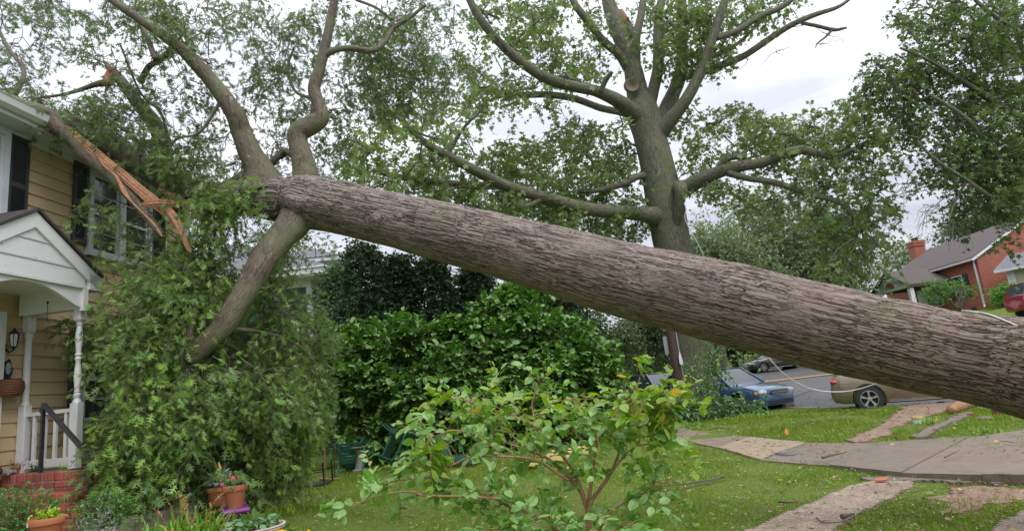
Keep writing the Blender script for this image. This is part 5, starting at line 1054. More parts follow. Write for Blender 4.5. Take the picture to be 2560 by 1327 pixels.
# ornamental grass clump and bed plants left
def clump(name, label, px, py, Y, n, hgt, rad, mat, seed, w=.012, cat='ornamental grass', lean=.5, rx=1.0, group=None):
    p = P(px, py, Y); p[2] = float(g(p[0], p[1])); e = empty(name, label, cat, p, group=group); rng = np.random.default_rng(seed); a = rng.random(n) * 2 * PI; r = rng.random(n) * rad
    S = p + np.stack([np.cos(a) * r * rx, np.sin(a) * r, np.zeros(n)], -1); D = unit(np.stack([rng.normal(0, lean, n), rng.normal(0, lean, n), np.ones(n)], -1)); Lh = hgt * rng.uniform(.5, 1.15, n); T_ = np.linspace(0, 1, 7); dr = rng.uniform(.3, .9, n)
    c = S[:, None] + D[:, None] * (Lh[:, None] * T_)[..., None] + np.array([0, 0, -1.0]) * (dr[:, None] * Lh[:, None] * T_ ** 2.4)[..., None]
    sd = unit(np.cross(D, [0, 0, 1.0])); wv = (w * (1 - T_ ** 2) + .001)[None, :, None]; V = np.stack([c + sd[:, None] * wv, c - sd[:, None] * wv], 2).reshape(-1, 3); k = np.arange(6) * 2; F = np.stack([k, k + 1, k + 3, k + 2], -1)[None] + (np.arange(n) * 14)[:, None, None]
    lv = np.repeat(rng.random(n), 14); mesh_np('blades', V, F.reshape(-1, 4), M[mat], e, False, {'lv': lv}); return e, p, rng
M['blade'] = leaf_mat('strappy grass', (0.12, 0.27, 0.03), (0.24, 0.42, 0.07), trans=.3, yellow=(.55, .42, .14), ymin=.93)
e, p, rng = clump('ornamental_grass', 'tall strappy green grass clump with arching straw seed heads left of the purple bench', 470, 1330, 6.3, 420, .62, .42, 'blade', 51)
n = 16; S = p + rng.normal(0, .14, (n, 3)) * [1, 1, 0]; D = unit(np.stack([rng.normal(.15, .35, n), rng.normal(-.1, .2, n), np.ones(n)], -1)); V, F, A, path = sprigs(S, D, rng.uniform(.6, .95, n), 26, .028, T_LANCE, droop=.35, rng=rng, t0=.6, spread=.5); fo = Foliage(); fo.add(V, F, A); fo.build('seed_heads', M['straw'], e); tw = Twigs(); tw.add(path, np.full((n, 4), .0018), 3); tw.build('stalks', M['orange_bloom'], e)
clump('ornamental_grass', 'smaller strappy grass clump at the bottom edge, right of the pale pot', 372, 1345, 6.0, 200, .48, .25, 'blade', 52)
clump('bed_weeds', 'dark tangled weeds between the herb bush and the hanging oak foliage', 400, 1260, 7.6, 360, .45, .6, 'blade', 53, cat='weeds')
clump('bed_weeds', 'grassy weeds behind the purple bench under the oak foliage', 660, 1260, 8.2, 160, .22, .4, 'grass', 54, cat='weeds')
for (px, py) in ((409, 1195), (344, 1085), (550, 1165), (577, 1195)):
    p = P(px, py + 12, 7.0); e = empty('torch_bloom', ['orange spent lily bloom highest among the foliage', 'orange spent lily bloom at left of the foliage', 'orange spent lily bloom behind the sage pot', 'orange spent lily bloom above the flower pot'][[1, 0, 2, 3][[(409, 1195), (344, 1085), (550, 1165), (577, 1195)].index((px, py))]] , 'flower', (p[0], p[1], float(g(p[0], p[1]))), group='orange spent blooms in the flower bed')
    z0 = float(g(p[0], p[1])); h_ = p[2] - z0; m_ = MB(); m_.tube([(0, 0, 0), (.01, 0, h_ * .5), (0, 0, h_)], .003, 5); m_.build('stem', M['straw'], e); m_ = MB(); m_.tube([(0, 0, h_), (.005, 0, h_ + .03), (-.008, 0, h_ + .07), (-.012, 0, h_ + .10)], [.006, .012, .010, .003], 7); m_.build('bloom', M['orange_bloom'], e)
# ================================================================== STANDING TREE
tb_ = P(1742, 965, 21.0)
st_tree = empty('standing_tree', 'tall grey green barked tree with spreading limbs standing behind the fallen trunk', 'tree', (tb_[0], tb_[1], float(g(tb_[0], tb_[1]))))
SB = M['smooth_bark']
def sl_(rows, m=18, n=70, name='limb', lump=.07): return limb(rows, st_tree, SB, n, m, name, lump)
T0 = sl_([(1775, 1120, 74, 21), (1756, 1020, 60, 21), (1742, 930, 50, 21), (1732, 850, 47, 21), (1708, 720, 46, 21), (1682, 620, 46, 21), (1663, 520, 47, 21), (1644, 420, 43, 21), (1624, 340, 41, 21), (1608, 285, 42, 21), (1598, 245, 34, 21)], m=40, n=200, name='trunk', lump=.06)
A = [T0]
Y = 21
rowsets = [
 [(1600, 270, 32, Y), (1590, 215, 27, Y), (1578, 160, 23, Y), (1558, 110, 22, Y), (1538, 55, 22, Y), (1520, 0, 18, Y), (1508, -60, 15, Y)],
 [(1585, 200, 16, Y), (1588, 140, 14, Y), (1582, 95, 14, Y), (1560, 50, 12, Y), (1549, 28, 9, Y)],
 [(1588, 185, 12, Y), (1590, 100, 12, Y - .3), (1602, 40, 10, Y - .3), (1612, -30, 9, Y - .3)],
 [(1612, 300, 22, Y), (1632, 230, 16, Y + .3), (1645, 170, 15, Y + .4), (1646, 90, 14, Y + .5), (1648, 30, 12, Y + .6), (1665, -40, 10, Y + .6)],
 [(1636, 330, 26, Y), (1668, 268, 20, Y + .5), (1695, 205, 18, Y + .8), (1706, 150, 16, Y + 1), (1702, 70, 14, Y + 1.2), (1706, -30, 12, Y + 1.4)],
 [(1640, 345, 26, Y), (1672, 305, 19, Y - .4), (1715, 250, 16, Y - .8), (1752, 178, 14, Y - 1), (1778, 105, 13, Y - 1.2), (1808, 15, 11, Y - 1.4), (1820, -40, 9, Y - 1.4)],
 [(1705, 195, 10, Y), (1740, 186, 9, Y), (1800, 165, 10, Y), (1860, 140, 9, Y), (1920, 100, 9, Y), (1975, 65, 8, Y), (2035, 38, 7, Y), (2095, 18, 5, Y), (2135, -10, 4, Y)],
 [(2005, 58, 5, Y), (2045, 66, 5, Y), (2085, 75, 5, Y), (2116, 70, 3, Y)], [(2080, 75, 4, Y), (2065, 92, 3, Y), (2045, 108, 2, Y), (2038, 120, 1, Y)],
 [(1790, 95, 9, Y - 1.2), (1840, 78, 8, Y - 1), (1900, 42, 8, Y - 1), (1950, 20, 8, Y - 1), (1990, -10, 7, Y - 1)], [(1765, 150, 6, Y - 1), (1800, 132, 6, Y - .6), (1850, 105, 5, Y - .4), (1890, 65, 4, Y)],
 [(1608, 305, 28, Y), (1575, 275, 22, Y - .5), (1540, 250, 18, Y - 1), (1490, 228, 15, Y - 1.5), (1440, 218, 14, Y - 2), (1390, 205, 15, Y - 2.4), (1345, 185, 14, Y - 2.8), (1290, 145, 13, Y - 3.2), (1240, 98, 12, Y - 3.6), (1195, 40, 11, Y - 4), (1165, -20, 10, Y - 4.2)],
 [(1595, 290, 14, Y), (1550, 280, 10, Y + .5), (1500, 270, 9, Y + 1), (1440, 248, 9, Y + 1), (1370, 237, 9, Y + 1), (1290, 238, 8, Y + 1), (1230, 230, 6, Y + 1), (1180, 215, 4, Y + 1)],
 [(1575, 175, 15, Y), (1545, 135, 12, Y - .3), (1505, 100, 11, Y - .6), (1475, 60, 11, Y - .8), (1440, 15, 10, Y - 1), (1415, -40, 8, Y - 1)],
 [(1655, 545, 30, Y), (1610, 536, 19, Y - .8), (1550, 530, 17, Y - 1.4), (1480, 524, 17, Y - 2), (1410, 508, 16, Y - 2.6), (1340, 488, 15, Y - 3.2), (1270, 466, 14, Y - 3.8), (1200, 432, 13, Y - 4.4), (1130, 396, 12, Y - 5), (1070, 362, 10, Y - 5.4), (1022, 322, 8, Y - 5.8), (990, 285, 6, Y - 6)],
 [(1260, 466, 9, Y - 3.9), (1190, 465, 9, Y - 4), (1120, 458, 9, Y - 4.2), (1050, 450, 9, Y - 4.4), (985, 440, 8, Y - 4.6), (930, 425, 5, Y - 4.8)],
 [(1650, 455, 20, Y), (1602, 440, 10, Y - .2), (1555, 460, 9, Y - .6), (1500, 475, 7, Y - 1), (1450, 480, 5, Y - 1.4)],
 [(1675, 480, 34, Y), (1715, 470, 22, Y - .6), (1765, 443, 18, Y - 1.2), (1830, 420, 15, Y - 1.8), (1900, 408, 13, Y - 2.2), (1950, 390, 13, Y - 2.6), (2005, 375, 12, Y - 3), (2040, 384, 9, Y - 3.2), (2090, 392, 8, Y - 3.4), (2130, 376, 7, Y - 3.6), (2172, 352, 5, Y - 3.8)],
 [(1820, 432, 10, Y - 1.8), (1870, 446, 8, Y - 2), (1930, 455, 8, Y - 2.4), (1990, 473, 8, Y - 2.8), (2050, 492, 7, Y - 3.2), (2110, 510, 6, Y - 3.6), (2135, 545, 4, Y - 3.8)],
 [(1690, 475, 22, Y), (1702, 472, 18, Y - .9), (1700, 500, 14, Y - .9), (1690, 560, 12, Y - .5)],
 [(1115, 392, 7, Y - 5), (1142, 345, 5, Y - 5.1), (1168, 310, 4, Y - 5.3), (1192, 288, 3, Y - 5.4)],
 [(1010, 310, 3, Y - 5.8), (1060, 338, 3, Y - 5.6), (1120, 352, 2.5, Y - 5.2)], [(1470, 222, 8, Y - 1.6), (1420, 195, 6, Y - 1.8), (1370, 195, 4, Y - 2)], [(1502, 228, 7, Y - 1.6), (1515, 200, 7, Y - 1.8), (1530, 180, 5, Y - 2)],
 [(1800, 415, 10, Y - 1.6), (1822, 395, 9, Y - 1.8), (1865, 392, 7, Y - 2)],
 [(1240, 480, 5, Y - 3.8), (1260, 500, 9, Y - 3.6), (1310, 515, 8, Y - 3.4), (1350, 500, 6, Y - 3.2)]]
for r_ in rowsets: A.append(sl_(r_, m=20 if r_[0][2] > 14 else 12))
sp = splinter([(1540, 22, 2, 20.9), (1550, 35, 8, 20.9), (1560, 50, 9, 20.9), (1566, 66, 3, 20.9)], 20, .6, 21, 'broken_end'); sp.parent = st_tree; sp.matrix_parent_inverse = Matrix.Identity(4); sp.data.transform(st_tree.matrix_world.inverted() @ oak.matrix_world)
kn = MB(); kp = P(1580, 215, 20.4); kn.lathe([(.30, -.02), (.24, .08), (.14, .02), (.08, -.03), (.001, -.05)], kp, 16, R=np.array(Matrix.Rotation(PI / 2, 3, 'X'))); kn.build('knot', M['limb_bark'], st_tree, world=True, smooth=True)
SN = nodes_of(*[q for k, q in enumerate(A) if k not in (7, 8, 9)], step=3)
tw = Twigs(); ps = []; rg = np.random.default_rng(6)          # bare dead twigs
for (px, py) in ((1985, 30), (2010, 62), (1945, 75), (1905, 110), (1940, 130), (2070, 85), (2055, 110), (1870, 150), (1830, 85), (1790, 60)):
    for _ in range(4):
        a_ = P(px, py, Y); b_ = P(px + rg.normal(0, 35), py + rg.normal(0, 30), Y + rg.normal(0, .5)); t = np.linspace(0, 1, 6)[:, None]; ps.append(a_ + (b_ - a_) * t + rg.normal(0, .05, (6, 3)) * np.sin(t * PI))
tw.add(np.array(ps), np.broadcast_to(np.linspace(.014, .003, 6), (len(ps), 6)), 4); tw.build('dead_twigs', M['twig'], st_tree)
sb_ = [(900, 400, 60, 60, 15, 19, 22), (960, 330, 60, 70, 15, 19, 26), (1040, 280, 60, 50, 15, 18, 18), (930, 460, 60, 30, 15, 18, 10), (1020, 410, 80, 40, 15, 18.5, 24), (1060, 480, 100, 30, 16, 18.5, 22), (1130, 400, 80, 40, 15, 18, 14), (1170, 480, 80, 40, 16, 19, 26), (1240, 410, 90, 50, 16, 19, 38),
       (1320, 440, 100, 60, 16.5, 19.5, 56), (1420, 430, 90, 70, 17, 20, 56), (1500, 420, 70, 60, 17.5, 20.5, 40), (1540, 390, 50, 40, 18.5, 21, 20), (1430, 340, 60, 40, 17, 20, 26), (1510, 340, 50, 40, 18, 20.5, 14), (1330, 370, 60, 30, 17, 19, 14), (1560, 500, 60, 50, 18.5, 21, 22), (1470, 520, 120, 50, 17.5, 21.5, 80), (1360, 520, 90, 30, 17, 20, 46), (1540, 570, 70, 30, 19, 22, 44), (1250, 520, 70, 20, 16.5, 19, 20), (1130, 490, 80, 18, 16, 18, 22), (1280, 500, 60, 20, 16.5, 19, 12),
       (1120, 330, 60, 25, 15.2, 17, 8), (1180, 260, 70, 30, 17, 22, 16), (1260, 255, 90, 30, 17, 22, 18), (1350, 240, 50, 20, 17, 22, 7), (1200, 130, 50, 90, 16.5, 19, 22), (1260, 200, 60, 30, 17, 20, 14), (1290, 90, 60, 60, 16.5, 20, 26), (1340, 130, 60, 60, 17, 20.5, 26), (1330, 30, 80, 40, 17, 21, 22), (1400, 160, 50, 50, 17.5, 21, 16), (1460, 190, 60, 30, 18, 21, 14), (1230, 20, 50, 40, 16.5, 19, 12), (1380, 60, 60, 60, 18, 21, 16),
       (1430, 20, 50, 40, 18, 21, 10), (1470, 130, 40, 40, 18.5, 21, 10), (1500, 40, 40, 50, 19, 22, 10), (1600, 110, 60, 60, 20, 23, 16), (1640, 30, 60, 50, 20, 23, 20), (1680, 100, 50, 80, 19.5, 22.5, 30), (1720, 40, 60, 60, 19.5, 22.5, 34), (1750, 120, 60, 50, 20, 23, 28), (1790, 40, 70, 50, 20, 22.5, 30), (1850, 40, 60, 40, 20, 22.5, 20), (1900, 10, 50, 25, 20, 22, 12), (1800, 120, 50, 30, 20, 22, 10), (1730, 160, 40, 25, 19.5, 22, 8), (1970, 20, 35, 25, 20, 21.5, 6),
       (1720, 320, 60, 60, 19.5, 22.5, 22), (1740, 400, 60, 50, 19.5, 22.5, 26), (1860, 310, 70, 50, 18.5, 21, 30), (1920, 340, 90, 50, 18, 21, 44), (1870, 380, 80, 40, 18, 21, 26), (1990, 350, 80, 50, 17.5, 20.5, 30), (2080, 310, 60, 50, 17, 20, 20), (2130, 290, 60, 50, 16.5, 19.5, 18), (2190, 330, 60, 40, 16.5, 19, 12), (2100, 370, 80, 40, 17, 19.5, 20), (2040, 430, 80, 40, 17.5, 20, 26), (1960, 430, 80, 30, 18, 20.5, 14), (2130, 420, 60, 40, 17, 19, 14), (2170, 440, 40, 30, 17, 19, 8),
       (1880, 500, 60, 40, 18, 20.5, 12), (1950, 500, 60, 30, 18, 20, 12), (1850, 470, 60, 30, 18.5, 20.5, 10), (2080, 540, 60, 50, 17, 19.5, 22), (2130, 580, 60, 50, 17, 19, 26), (2180, 520, 60, 50, 17, 19, 22), (2110, 640, 50, 50, 17, 19, 18), (2180, 610, 35, 35, 17, 19, 6), (1760, 470, 50, 30, 20, 22, 8)]
def behind(b):
    px, py, rx, ry, Y0, Y1, n = b
    if px < 1620 and py > 300: yl = 15 + (px - 985) / 635 * 6
    elif px > 1700 and py > 280: yl = 21 - (px - 1700) / 470 * 4
    elif px < 1560: yl = 21 - max(0, 1560 - px) / 400 * 4
    else: return [(*b[:6], n)]
    return [(px, py, rx, ry, yl + .5, yl + 4, int(n * .88)), (px, py, rx, ry, yl - 1.2, yl - .1, max(1, int(n * .07)))]
sb_ = [q for b in sb_ for q in behind(b)]
crown(st_tree, sb_, SN, T_MAPLE, M['maple_leaf'], 0.19, per=5, nl=6, L=0.5, R=0.5, q=.68, droop=.35, hang=.15, seed=61, r0=.022, maxr=.06, tw_r=.005, down=.15, wob=.16)

# ================================================================== OTHER TREES
def simple_tree(name, label, base_px, Yb, trunk_rows, blobs, leafm, size, T=T_DIA, seed=0, per=7, nl=8, L=.9, R=.8, bark='smooth_bark', group=None, r0=.03, maxr=.08, base=None, m=14, droop=.3, q=1.0, cat='tree'):
    b_ = P(base_px[0], base_px[1], Yb) if base is None else np.array(base, float); z0 = float(g(b_[0], b_[1])); e = empty(name, label, cat, (b_[0], b_[1], z0), group=group); Q = []; qd = q
    for k, rows in enumerate(trunk_rows):
        wr = limb_path(rows)
        if k == 0 and rows[0][1] is not None: wr = np.vstack([[b_[0], b_[1], z0 - .3, wr[0, 3] * 1.25], wr])
        o, q = bark_tube('trunk' if k == 0 else 'limb', None, M[bark], e, 50, m, .06, seed + k, world_rows=wr); Q.append(q)
    crown(e, blobs, nodes_of(*Q, step=2), T, M[leafm], size, per=per, nl=nl, L=L, R=R, droop=droop, seed=seed, r0=r0, maxr=maxr, tw_r=.005, names=('crown', 'branches'), wob=.15, q=qd); return e
# big tree at the right edge (trunk out of frame)
simple_tree('shade_tree', 'big leafy green tree hanging into the frame from the right above the brick house', (2790, 900), 17, [[(2790, 900, 50, 17), (2740, 600, 44, 17), (2700, 350, 40, 17), (2660, 100, 34, 17), (2600, -150, 28, 17)],
    [(2710, 400, 18, 17), (2600, 330, 10, 16.5), (2480, 250, 8, 16), (2400, 200, 6, 15.5), (2320, 150, 4, 15), (2250, 120, 3, 15)], [(2720, 480, 16, 17), (2600, 440, 9, 16), (2500, 400, 7, 15.5), (2420, 300, 5, 15), (2330, 240, 4, 15)], [(2720, 560, 16, 17), (2620, 545, 8, 16), (2520, 520, 7, 15.5), (2430, 460, 5, 15), (2340, 400, 4, 15), (2290, 350, 3, 15)],
    [(2690, 250, 16, 17), (2580, 200, 9, 17), (2545, 80, 7, 17), (2535, -40, 6, 17)], [(2680, 180, 12, 17), (2560, 90, 6, 16), (2460, 20, 5, 16), (2400, -40, 4, 16)], [(2560, 415, 5, 16), (2480, 415, 5, 15.6), (2430, 440, 4, 15.4), (2390, 500, 3, 15.2), (2370, 560, 2, 15.2)]],
    [(2520, 60, 70, 90, 15, 19, 60), (2430, 50, 90, 70, 15, 18, 50), (2330, 40, 90, 50, 15, 17.5, 26), (2270, 50, 50, 30, 15, 17, 8), (2360, 120, 70, 40, 15, 17.5, 22), (2500, 180, 80, 80, 15, 18.5, 60), (2540, 300, 70, 90, 15, 18.5, 66), (2430, 240, 100, 60, 15, 18, 44), (2330, 180, 90, 40, 15, 17, 30), (2250, 170, 80, 40, 15, 17, 26), (2190, 200, 50, 40, 15, 16.5, 14), (2240, 250, 80, 40, 15, 17, 28),
     (2330, 290, 90, 50, 15, 17.5, 36), (2270, 330, 50, 40, 15, 17, 12), (2430, 340, 80, 60, 15, 18, 38), (2390, 400, 70, 50, 15, 17.5, 26), (2340, 440, 50, 50, 15, 17, 14), (2470, 420, 70, 60, 15, 18, 34), (2540, 430, 60, 80, 15, 18, 44), (2510, 490, 70, 40, 15, 18, 34), (2430, 480, 60, 40, 15, 17.5, 20), (2385, 540, 30, 20, 15, 17, 4), (2550, 530, 40, 20, 15, 17, 8), (2245, 380, 25, 30, 15, 16, 4), (2505, 600, 14, 14, 15, 16, 3), (2640, 300, 80, 200, 15, 19, 40)],
    'right_leaf', .15, T_MAPLE, seed=71, per=5, nl=6, L=.45, R=.45, q=.75)
tw = Twigs(); ps = []; rg = np.random.default_rng(16)
dt_ = empty('bare_hanging_branch', 'thin bare dead branchlets dangling below the big right tree', 'branch', P(2300, 500, 15.3))
for (px, py, dx, dy, n_) in ((2290, 440, -25, 60, 8), (2275, 470, -20, 60, 8), (2360, 540, 5, 90, 8), (2330, 520, -40, 90, 7), (2390, 560, 0, 80, 6)):
    for _ in range(n_):
        a_ = P(px + rg.normal(0, 8), py + rg.normal(0, 8), 15.2); b_ = P(px + dx + rg.normal(0, 18), py + dy * rg.uniform(.4, 1), 15.2 + rg.normal(0, .3)); t = np.linspace(0, 1, 6)[:, None]; ps.append(a_ + (b_ - a_) * t + rg.normal(0, .045, (6, 3)) * np.sin(t * PI) + [0, 0, .12] * np.sin(t * PI))
a_ = P(2560, 412, 16); ps.append(np.linspace(P(2300, 470, 15.2), P(2480, 420, 15.6), 6)); ps.append(np.linspace(P(2330, 520, 15.2), P(2430, 440, 15.4), 6))
tw.add(np.array(ps), np.broadcast_to(np.linspace(.011, .003, 6), (len(ps), 6)), 4); tw.build('branchlets', M['twig'], dt_)
# pale trees behind the street, centre right
simple_tree('pale_tree', 'hazy pale green broken-topped tree beyond the street, between standing trunk and brick house', (2000, 790), 46, [[(2000, 760, 7, 46), (1998, 660, 6, 46), (2003, 590, 5, 46), (1998, 520, 4, 46), (2000, 470, 3, 46)], [(1998, 680, 5, 46), (1960, 640, 4, 46), (1930, 600, 2, 46)], [(2000, 670, 5, 46), (2060, 640, 4, 46), (2120, 600, 2, 46)]],
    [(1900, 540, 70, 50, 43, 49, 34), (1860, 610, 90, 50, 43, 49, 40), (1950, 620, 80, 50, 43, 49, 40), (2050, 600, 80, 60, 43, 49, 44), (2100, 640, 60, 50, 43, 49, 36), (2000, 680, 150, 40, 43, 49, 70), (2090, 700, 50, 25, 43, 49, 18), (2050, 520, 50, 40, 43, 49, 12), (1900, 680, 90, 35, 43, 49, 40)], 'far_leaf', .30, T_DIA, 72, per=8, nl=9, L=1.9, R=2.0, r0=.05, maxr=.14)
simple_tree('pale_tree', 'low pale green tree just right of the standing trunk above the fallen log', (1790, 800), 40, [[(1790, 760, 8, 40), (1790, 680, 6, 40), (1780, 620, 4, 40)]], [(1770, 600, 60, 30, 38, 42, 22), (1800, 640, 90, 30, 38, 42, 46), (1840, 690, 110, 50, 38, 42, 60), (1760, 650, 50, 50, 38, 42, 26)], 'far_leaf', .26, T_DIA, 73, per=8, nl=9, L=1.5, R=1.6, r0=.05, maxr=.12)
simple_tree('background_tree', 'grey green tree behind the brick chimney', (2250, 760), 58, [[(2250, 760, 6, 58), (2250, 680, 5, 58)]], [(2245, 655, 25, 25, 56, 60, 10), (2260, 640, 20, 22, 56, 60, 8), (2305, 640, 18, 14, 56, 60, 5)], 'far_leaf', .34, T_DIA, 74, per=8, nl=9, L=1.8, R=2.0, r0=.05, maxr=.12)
simple_tree('background_tree', 'dark tree rising behind the brick house roof', (2450, 760), 56, [[(2450, 760, 8, 56), (2450, 600, 6, 56), (2440, 540, 4, 56)]], [(2440, 560, 60, 35, 54, 58, 40), (2400, 575, 40, 25, 54, 58, 18), (2500, 550, 60, 40, 54, 58, 34)], 'far_dark_leaf', .32, T_DIA, 75, per=8, nl=9, L=1.8, R=2.0, r0=.05, maxr=.12)
# dark conifers behind the laurel
def conifer(label, px, pyb, pyt, Yb, hw, n, seed, mat='cedar', group='dark cedars behind the laurel'):
    b_ = P(px, pyb, Yb); z0 = float(g(b_[0], b_[1])); t_ = P(px, pyt, Yb); H = t_[2] - z0; e = empty('cedar_tree', label, 'conifer', (b_[0], b_[1], z0), group=group); R0 = hw / FPX * Yb
    wr = np.array([[b_[0], b_[1], z0 - .2, .22], [b_[0], b_[1], z0 + H * .5, .13], [t_[0], t_[1], z0 + H, .03]]); o, q = bark_tube('trunk', None, M['limb_bark'], e, 20, 10, .05, seed, world_rows=wr)
    rng = np.random.default_rng(seed); h = rng.random(n) ** .8 * .97 + .02; a = rng.random(n) * 2 * PI; lump = .7 + .6 * vnoise(np.stack([np.cos(a) * 2 + seed, np.sin(a) * 2, h * 7], -1)); r = R0 * (1 - h) ** .65 * lump * np.sqrt(rng.uniform(.25, 1, n)); 
    axp = np.stack([np.interp(h, [0, 1], [b_[0], t_[0]]), np.full(n, b_[1]), z0 + H * h], -1); S = axp + np.stack([np.cos(a) * r, np.sin(a) * r, np.zeros(n)], -1); D = unit(np.stack([np.cos(a), np.sin(a), rng.normal(.25, .35, n)], -1))
    V, F, A_, path = sprigs(S, D, .55 * rng.uniform(.6, 1.2, n), 12, .13, T_DIA, droop=.25, rng=rng, spread=.7); fo = Foliage(); fo.add(V, F, A_); fo.build('crown', M[mat], e)
    tw = Twigs(); k = rng.random(n) < .25; pth = np.stack([axp[k], axp[k] * .6 + S[k] * .4, axp[k] * .25 + S[k] * .75, S[k]], 1); tw.add(pth, np.broadcast_to(np.array([.03, .02, .012, .006]), (k.sum(), 4)), 4); tw.build('branches', M['twig'], e)
conifer('dark feathery cedar nearest the green house', 905, 1000, 612, 19.0, 78, 1500, 81); conifer('dark cedar peeking over the laurel left of centre', 990, 1000, 640, 20.0, 80, 1500, 82); conifer('dark cedar between the laurel top and the fallen trunk', 1080, 1000, 640, 20.0, 85, 1500, 83)
conifer('dark cedar behind the tallest laurel shoots', 1185, 1000, 660, 21.0, 90, 1500, 84); conifer('small dark cedar at the green house eave', 850, 1000, 668, 21.0, 55, 800, 85)
# broad dark trees under the trunk
def blob_tree(label, px, pyb, pyt, Yb, hw, n, seed, mat, size=.22, grp='dark trees below the leaning trunk', name='background_tree', trunk=.16, L=1.0, per=7):
    b_ = P(px, pyb, Yb); z0 = float(g(b_[0], b_[1])); zt = P(px, pyt, Yb)[2]; e = empty(name, label, 'tree', (b_[0], b_[1], z0), group=grp); rng = np.random.default_rng(seed); H = zt - z0; Rr = hw / FPX * Yb
    wr = np.array([[b_[0], b_[1], z0 - .2, trunk], [b_[0] + .1, b_[1], z0 + H * .35, trunk * .8], [b_[0], b_[1], z0 + H * .85, trunk * .25]]); o, q = bark_tube('trunk', None, M['limb_bark'], e, 24, 10, .06, seed, world_rows=wr)
    C = []; 
    lobes = [(rng.normal(0, .5), rng.normal(0, .4), rng.uniform(.3, .85), rng.uniform(.35, .6)) for _ in range(9)]
    for k in range(n):
        lx, ly, lz, lr = lobes[rng.integers(9)]; v = unit(rng.normal(0, 1, 3)) * lr * rng.random() ** .4; C.append([b_[0] + (lx + v[0]) * Rr * .8, b_[1] + (ly + v[1]) * Rr * .7, z0 + H * np.clip(lz + v[2] * .42, .12, 1)])
    C = np.array(C); tw = Twigs(); dirs = grow(q[::2, :3], C, tw, r0=.02, maxr=.05, rng=rng, wob=.14); S = np.repeat(C, per, 0) + rng.normal(0, .25, (n * per, 3)); D = unit(np.repeat(dirs, per, 0) * .6 + rng.normal(0, .8, S.shape)); V, F, A_, path = sprigs(S, D, L * rng.uniform(.6, 1.2, len(S)), 9, size, T_DIA, droop=.35, rng=rng, lvc=np.repeat(rng.random(n), per))
    fo = Foliage(); fo.add(V, F, A_); fo.build('crown', M[mat], e); tw.build('branches', M['twig'], e); return e
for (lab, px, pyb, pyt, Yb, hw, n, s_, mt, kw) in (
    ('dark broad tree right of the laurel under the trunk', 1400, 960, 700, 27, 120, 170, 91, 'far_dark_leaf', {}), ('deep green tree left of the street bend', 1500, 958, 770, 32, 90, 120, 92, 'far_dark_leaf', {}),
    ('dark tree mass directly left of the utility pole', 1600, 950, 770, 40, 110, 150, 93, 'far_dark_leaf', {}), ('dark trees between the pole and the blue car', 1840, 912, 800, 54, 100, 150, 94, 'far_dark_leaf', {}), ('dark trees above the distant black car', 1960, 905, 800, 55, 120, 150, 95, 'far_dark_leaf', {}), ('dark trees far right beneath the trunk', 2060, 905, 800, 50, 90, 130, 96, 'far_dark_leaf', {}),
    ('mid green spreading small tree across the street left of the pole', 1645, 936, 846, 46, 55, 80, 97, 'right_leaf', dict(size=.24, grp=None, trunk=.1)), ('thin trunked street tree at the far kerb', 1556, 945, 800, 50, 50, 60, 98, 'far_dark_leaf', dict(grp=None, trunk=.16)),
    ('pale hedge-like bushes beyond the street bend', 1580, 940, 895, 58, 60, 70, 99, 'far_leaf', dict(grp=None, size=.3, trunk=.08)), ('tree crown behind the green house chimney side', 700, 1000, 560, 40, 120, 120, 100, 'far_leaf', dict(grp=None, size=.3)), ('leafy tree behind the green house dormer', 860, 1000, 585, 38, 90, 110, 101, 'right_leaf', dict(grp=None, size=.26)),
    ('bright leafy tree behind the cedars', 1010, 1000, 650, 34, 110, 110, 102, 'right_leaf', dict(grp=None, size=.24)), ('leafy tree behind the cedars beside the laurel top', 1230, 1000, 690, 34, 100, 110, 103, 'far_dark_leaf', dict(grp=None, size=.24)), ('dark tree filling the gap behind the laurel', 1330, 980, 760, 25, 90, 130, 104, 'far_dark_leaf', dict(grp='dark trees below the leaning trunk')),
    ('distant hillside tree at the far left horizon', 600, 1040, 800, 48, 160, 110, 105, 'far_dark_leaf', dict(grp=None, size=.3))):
    blob_tree(lab, px, pyb, pyt, Yb, hw, n, s_, mt, **kw)
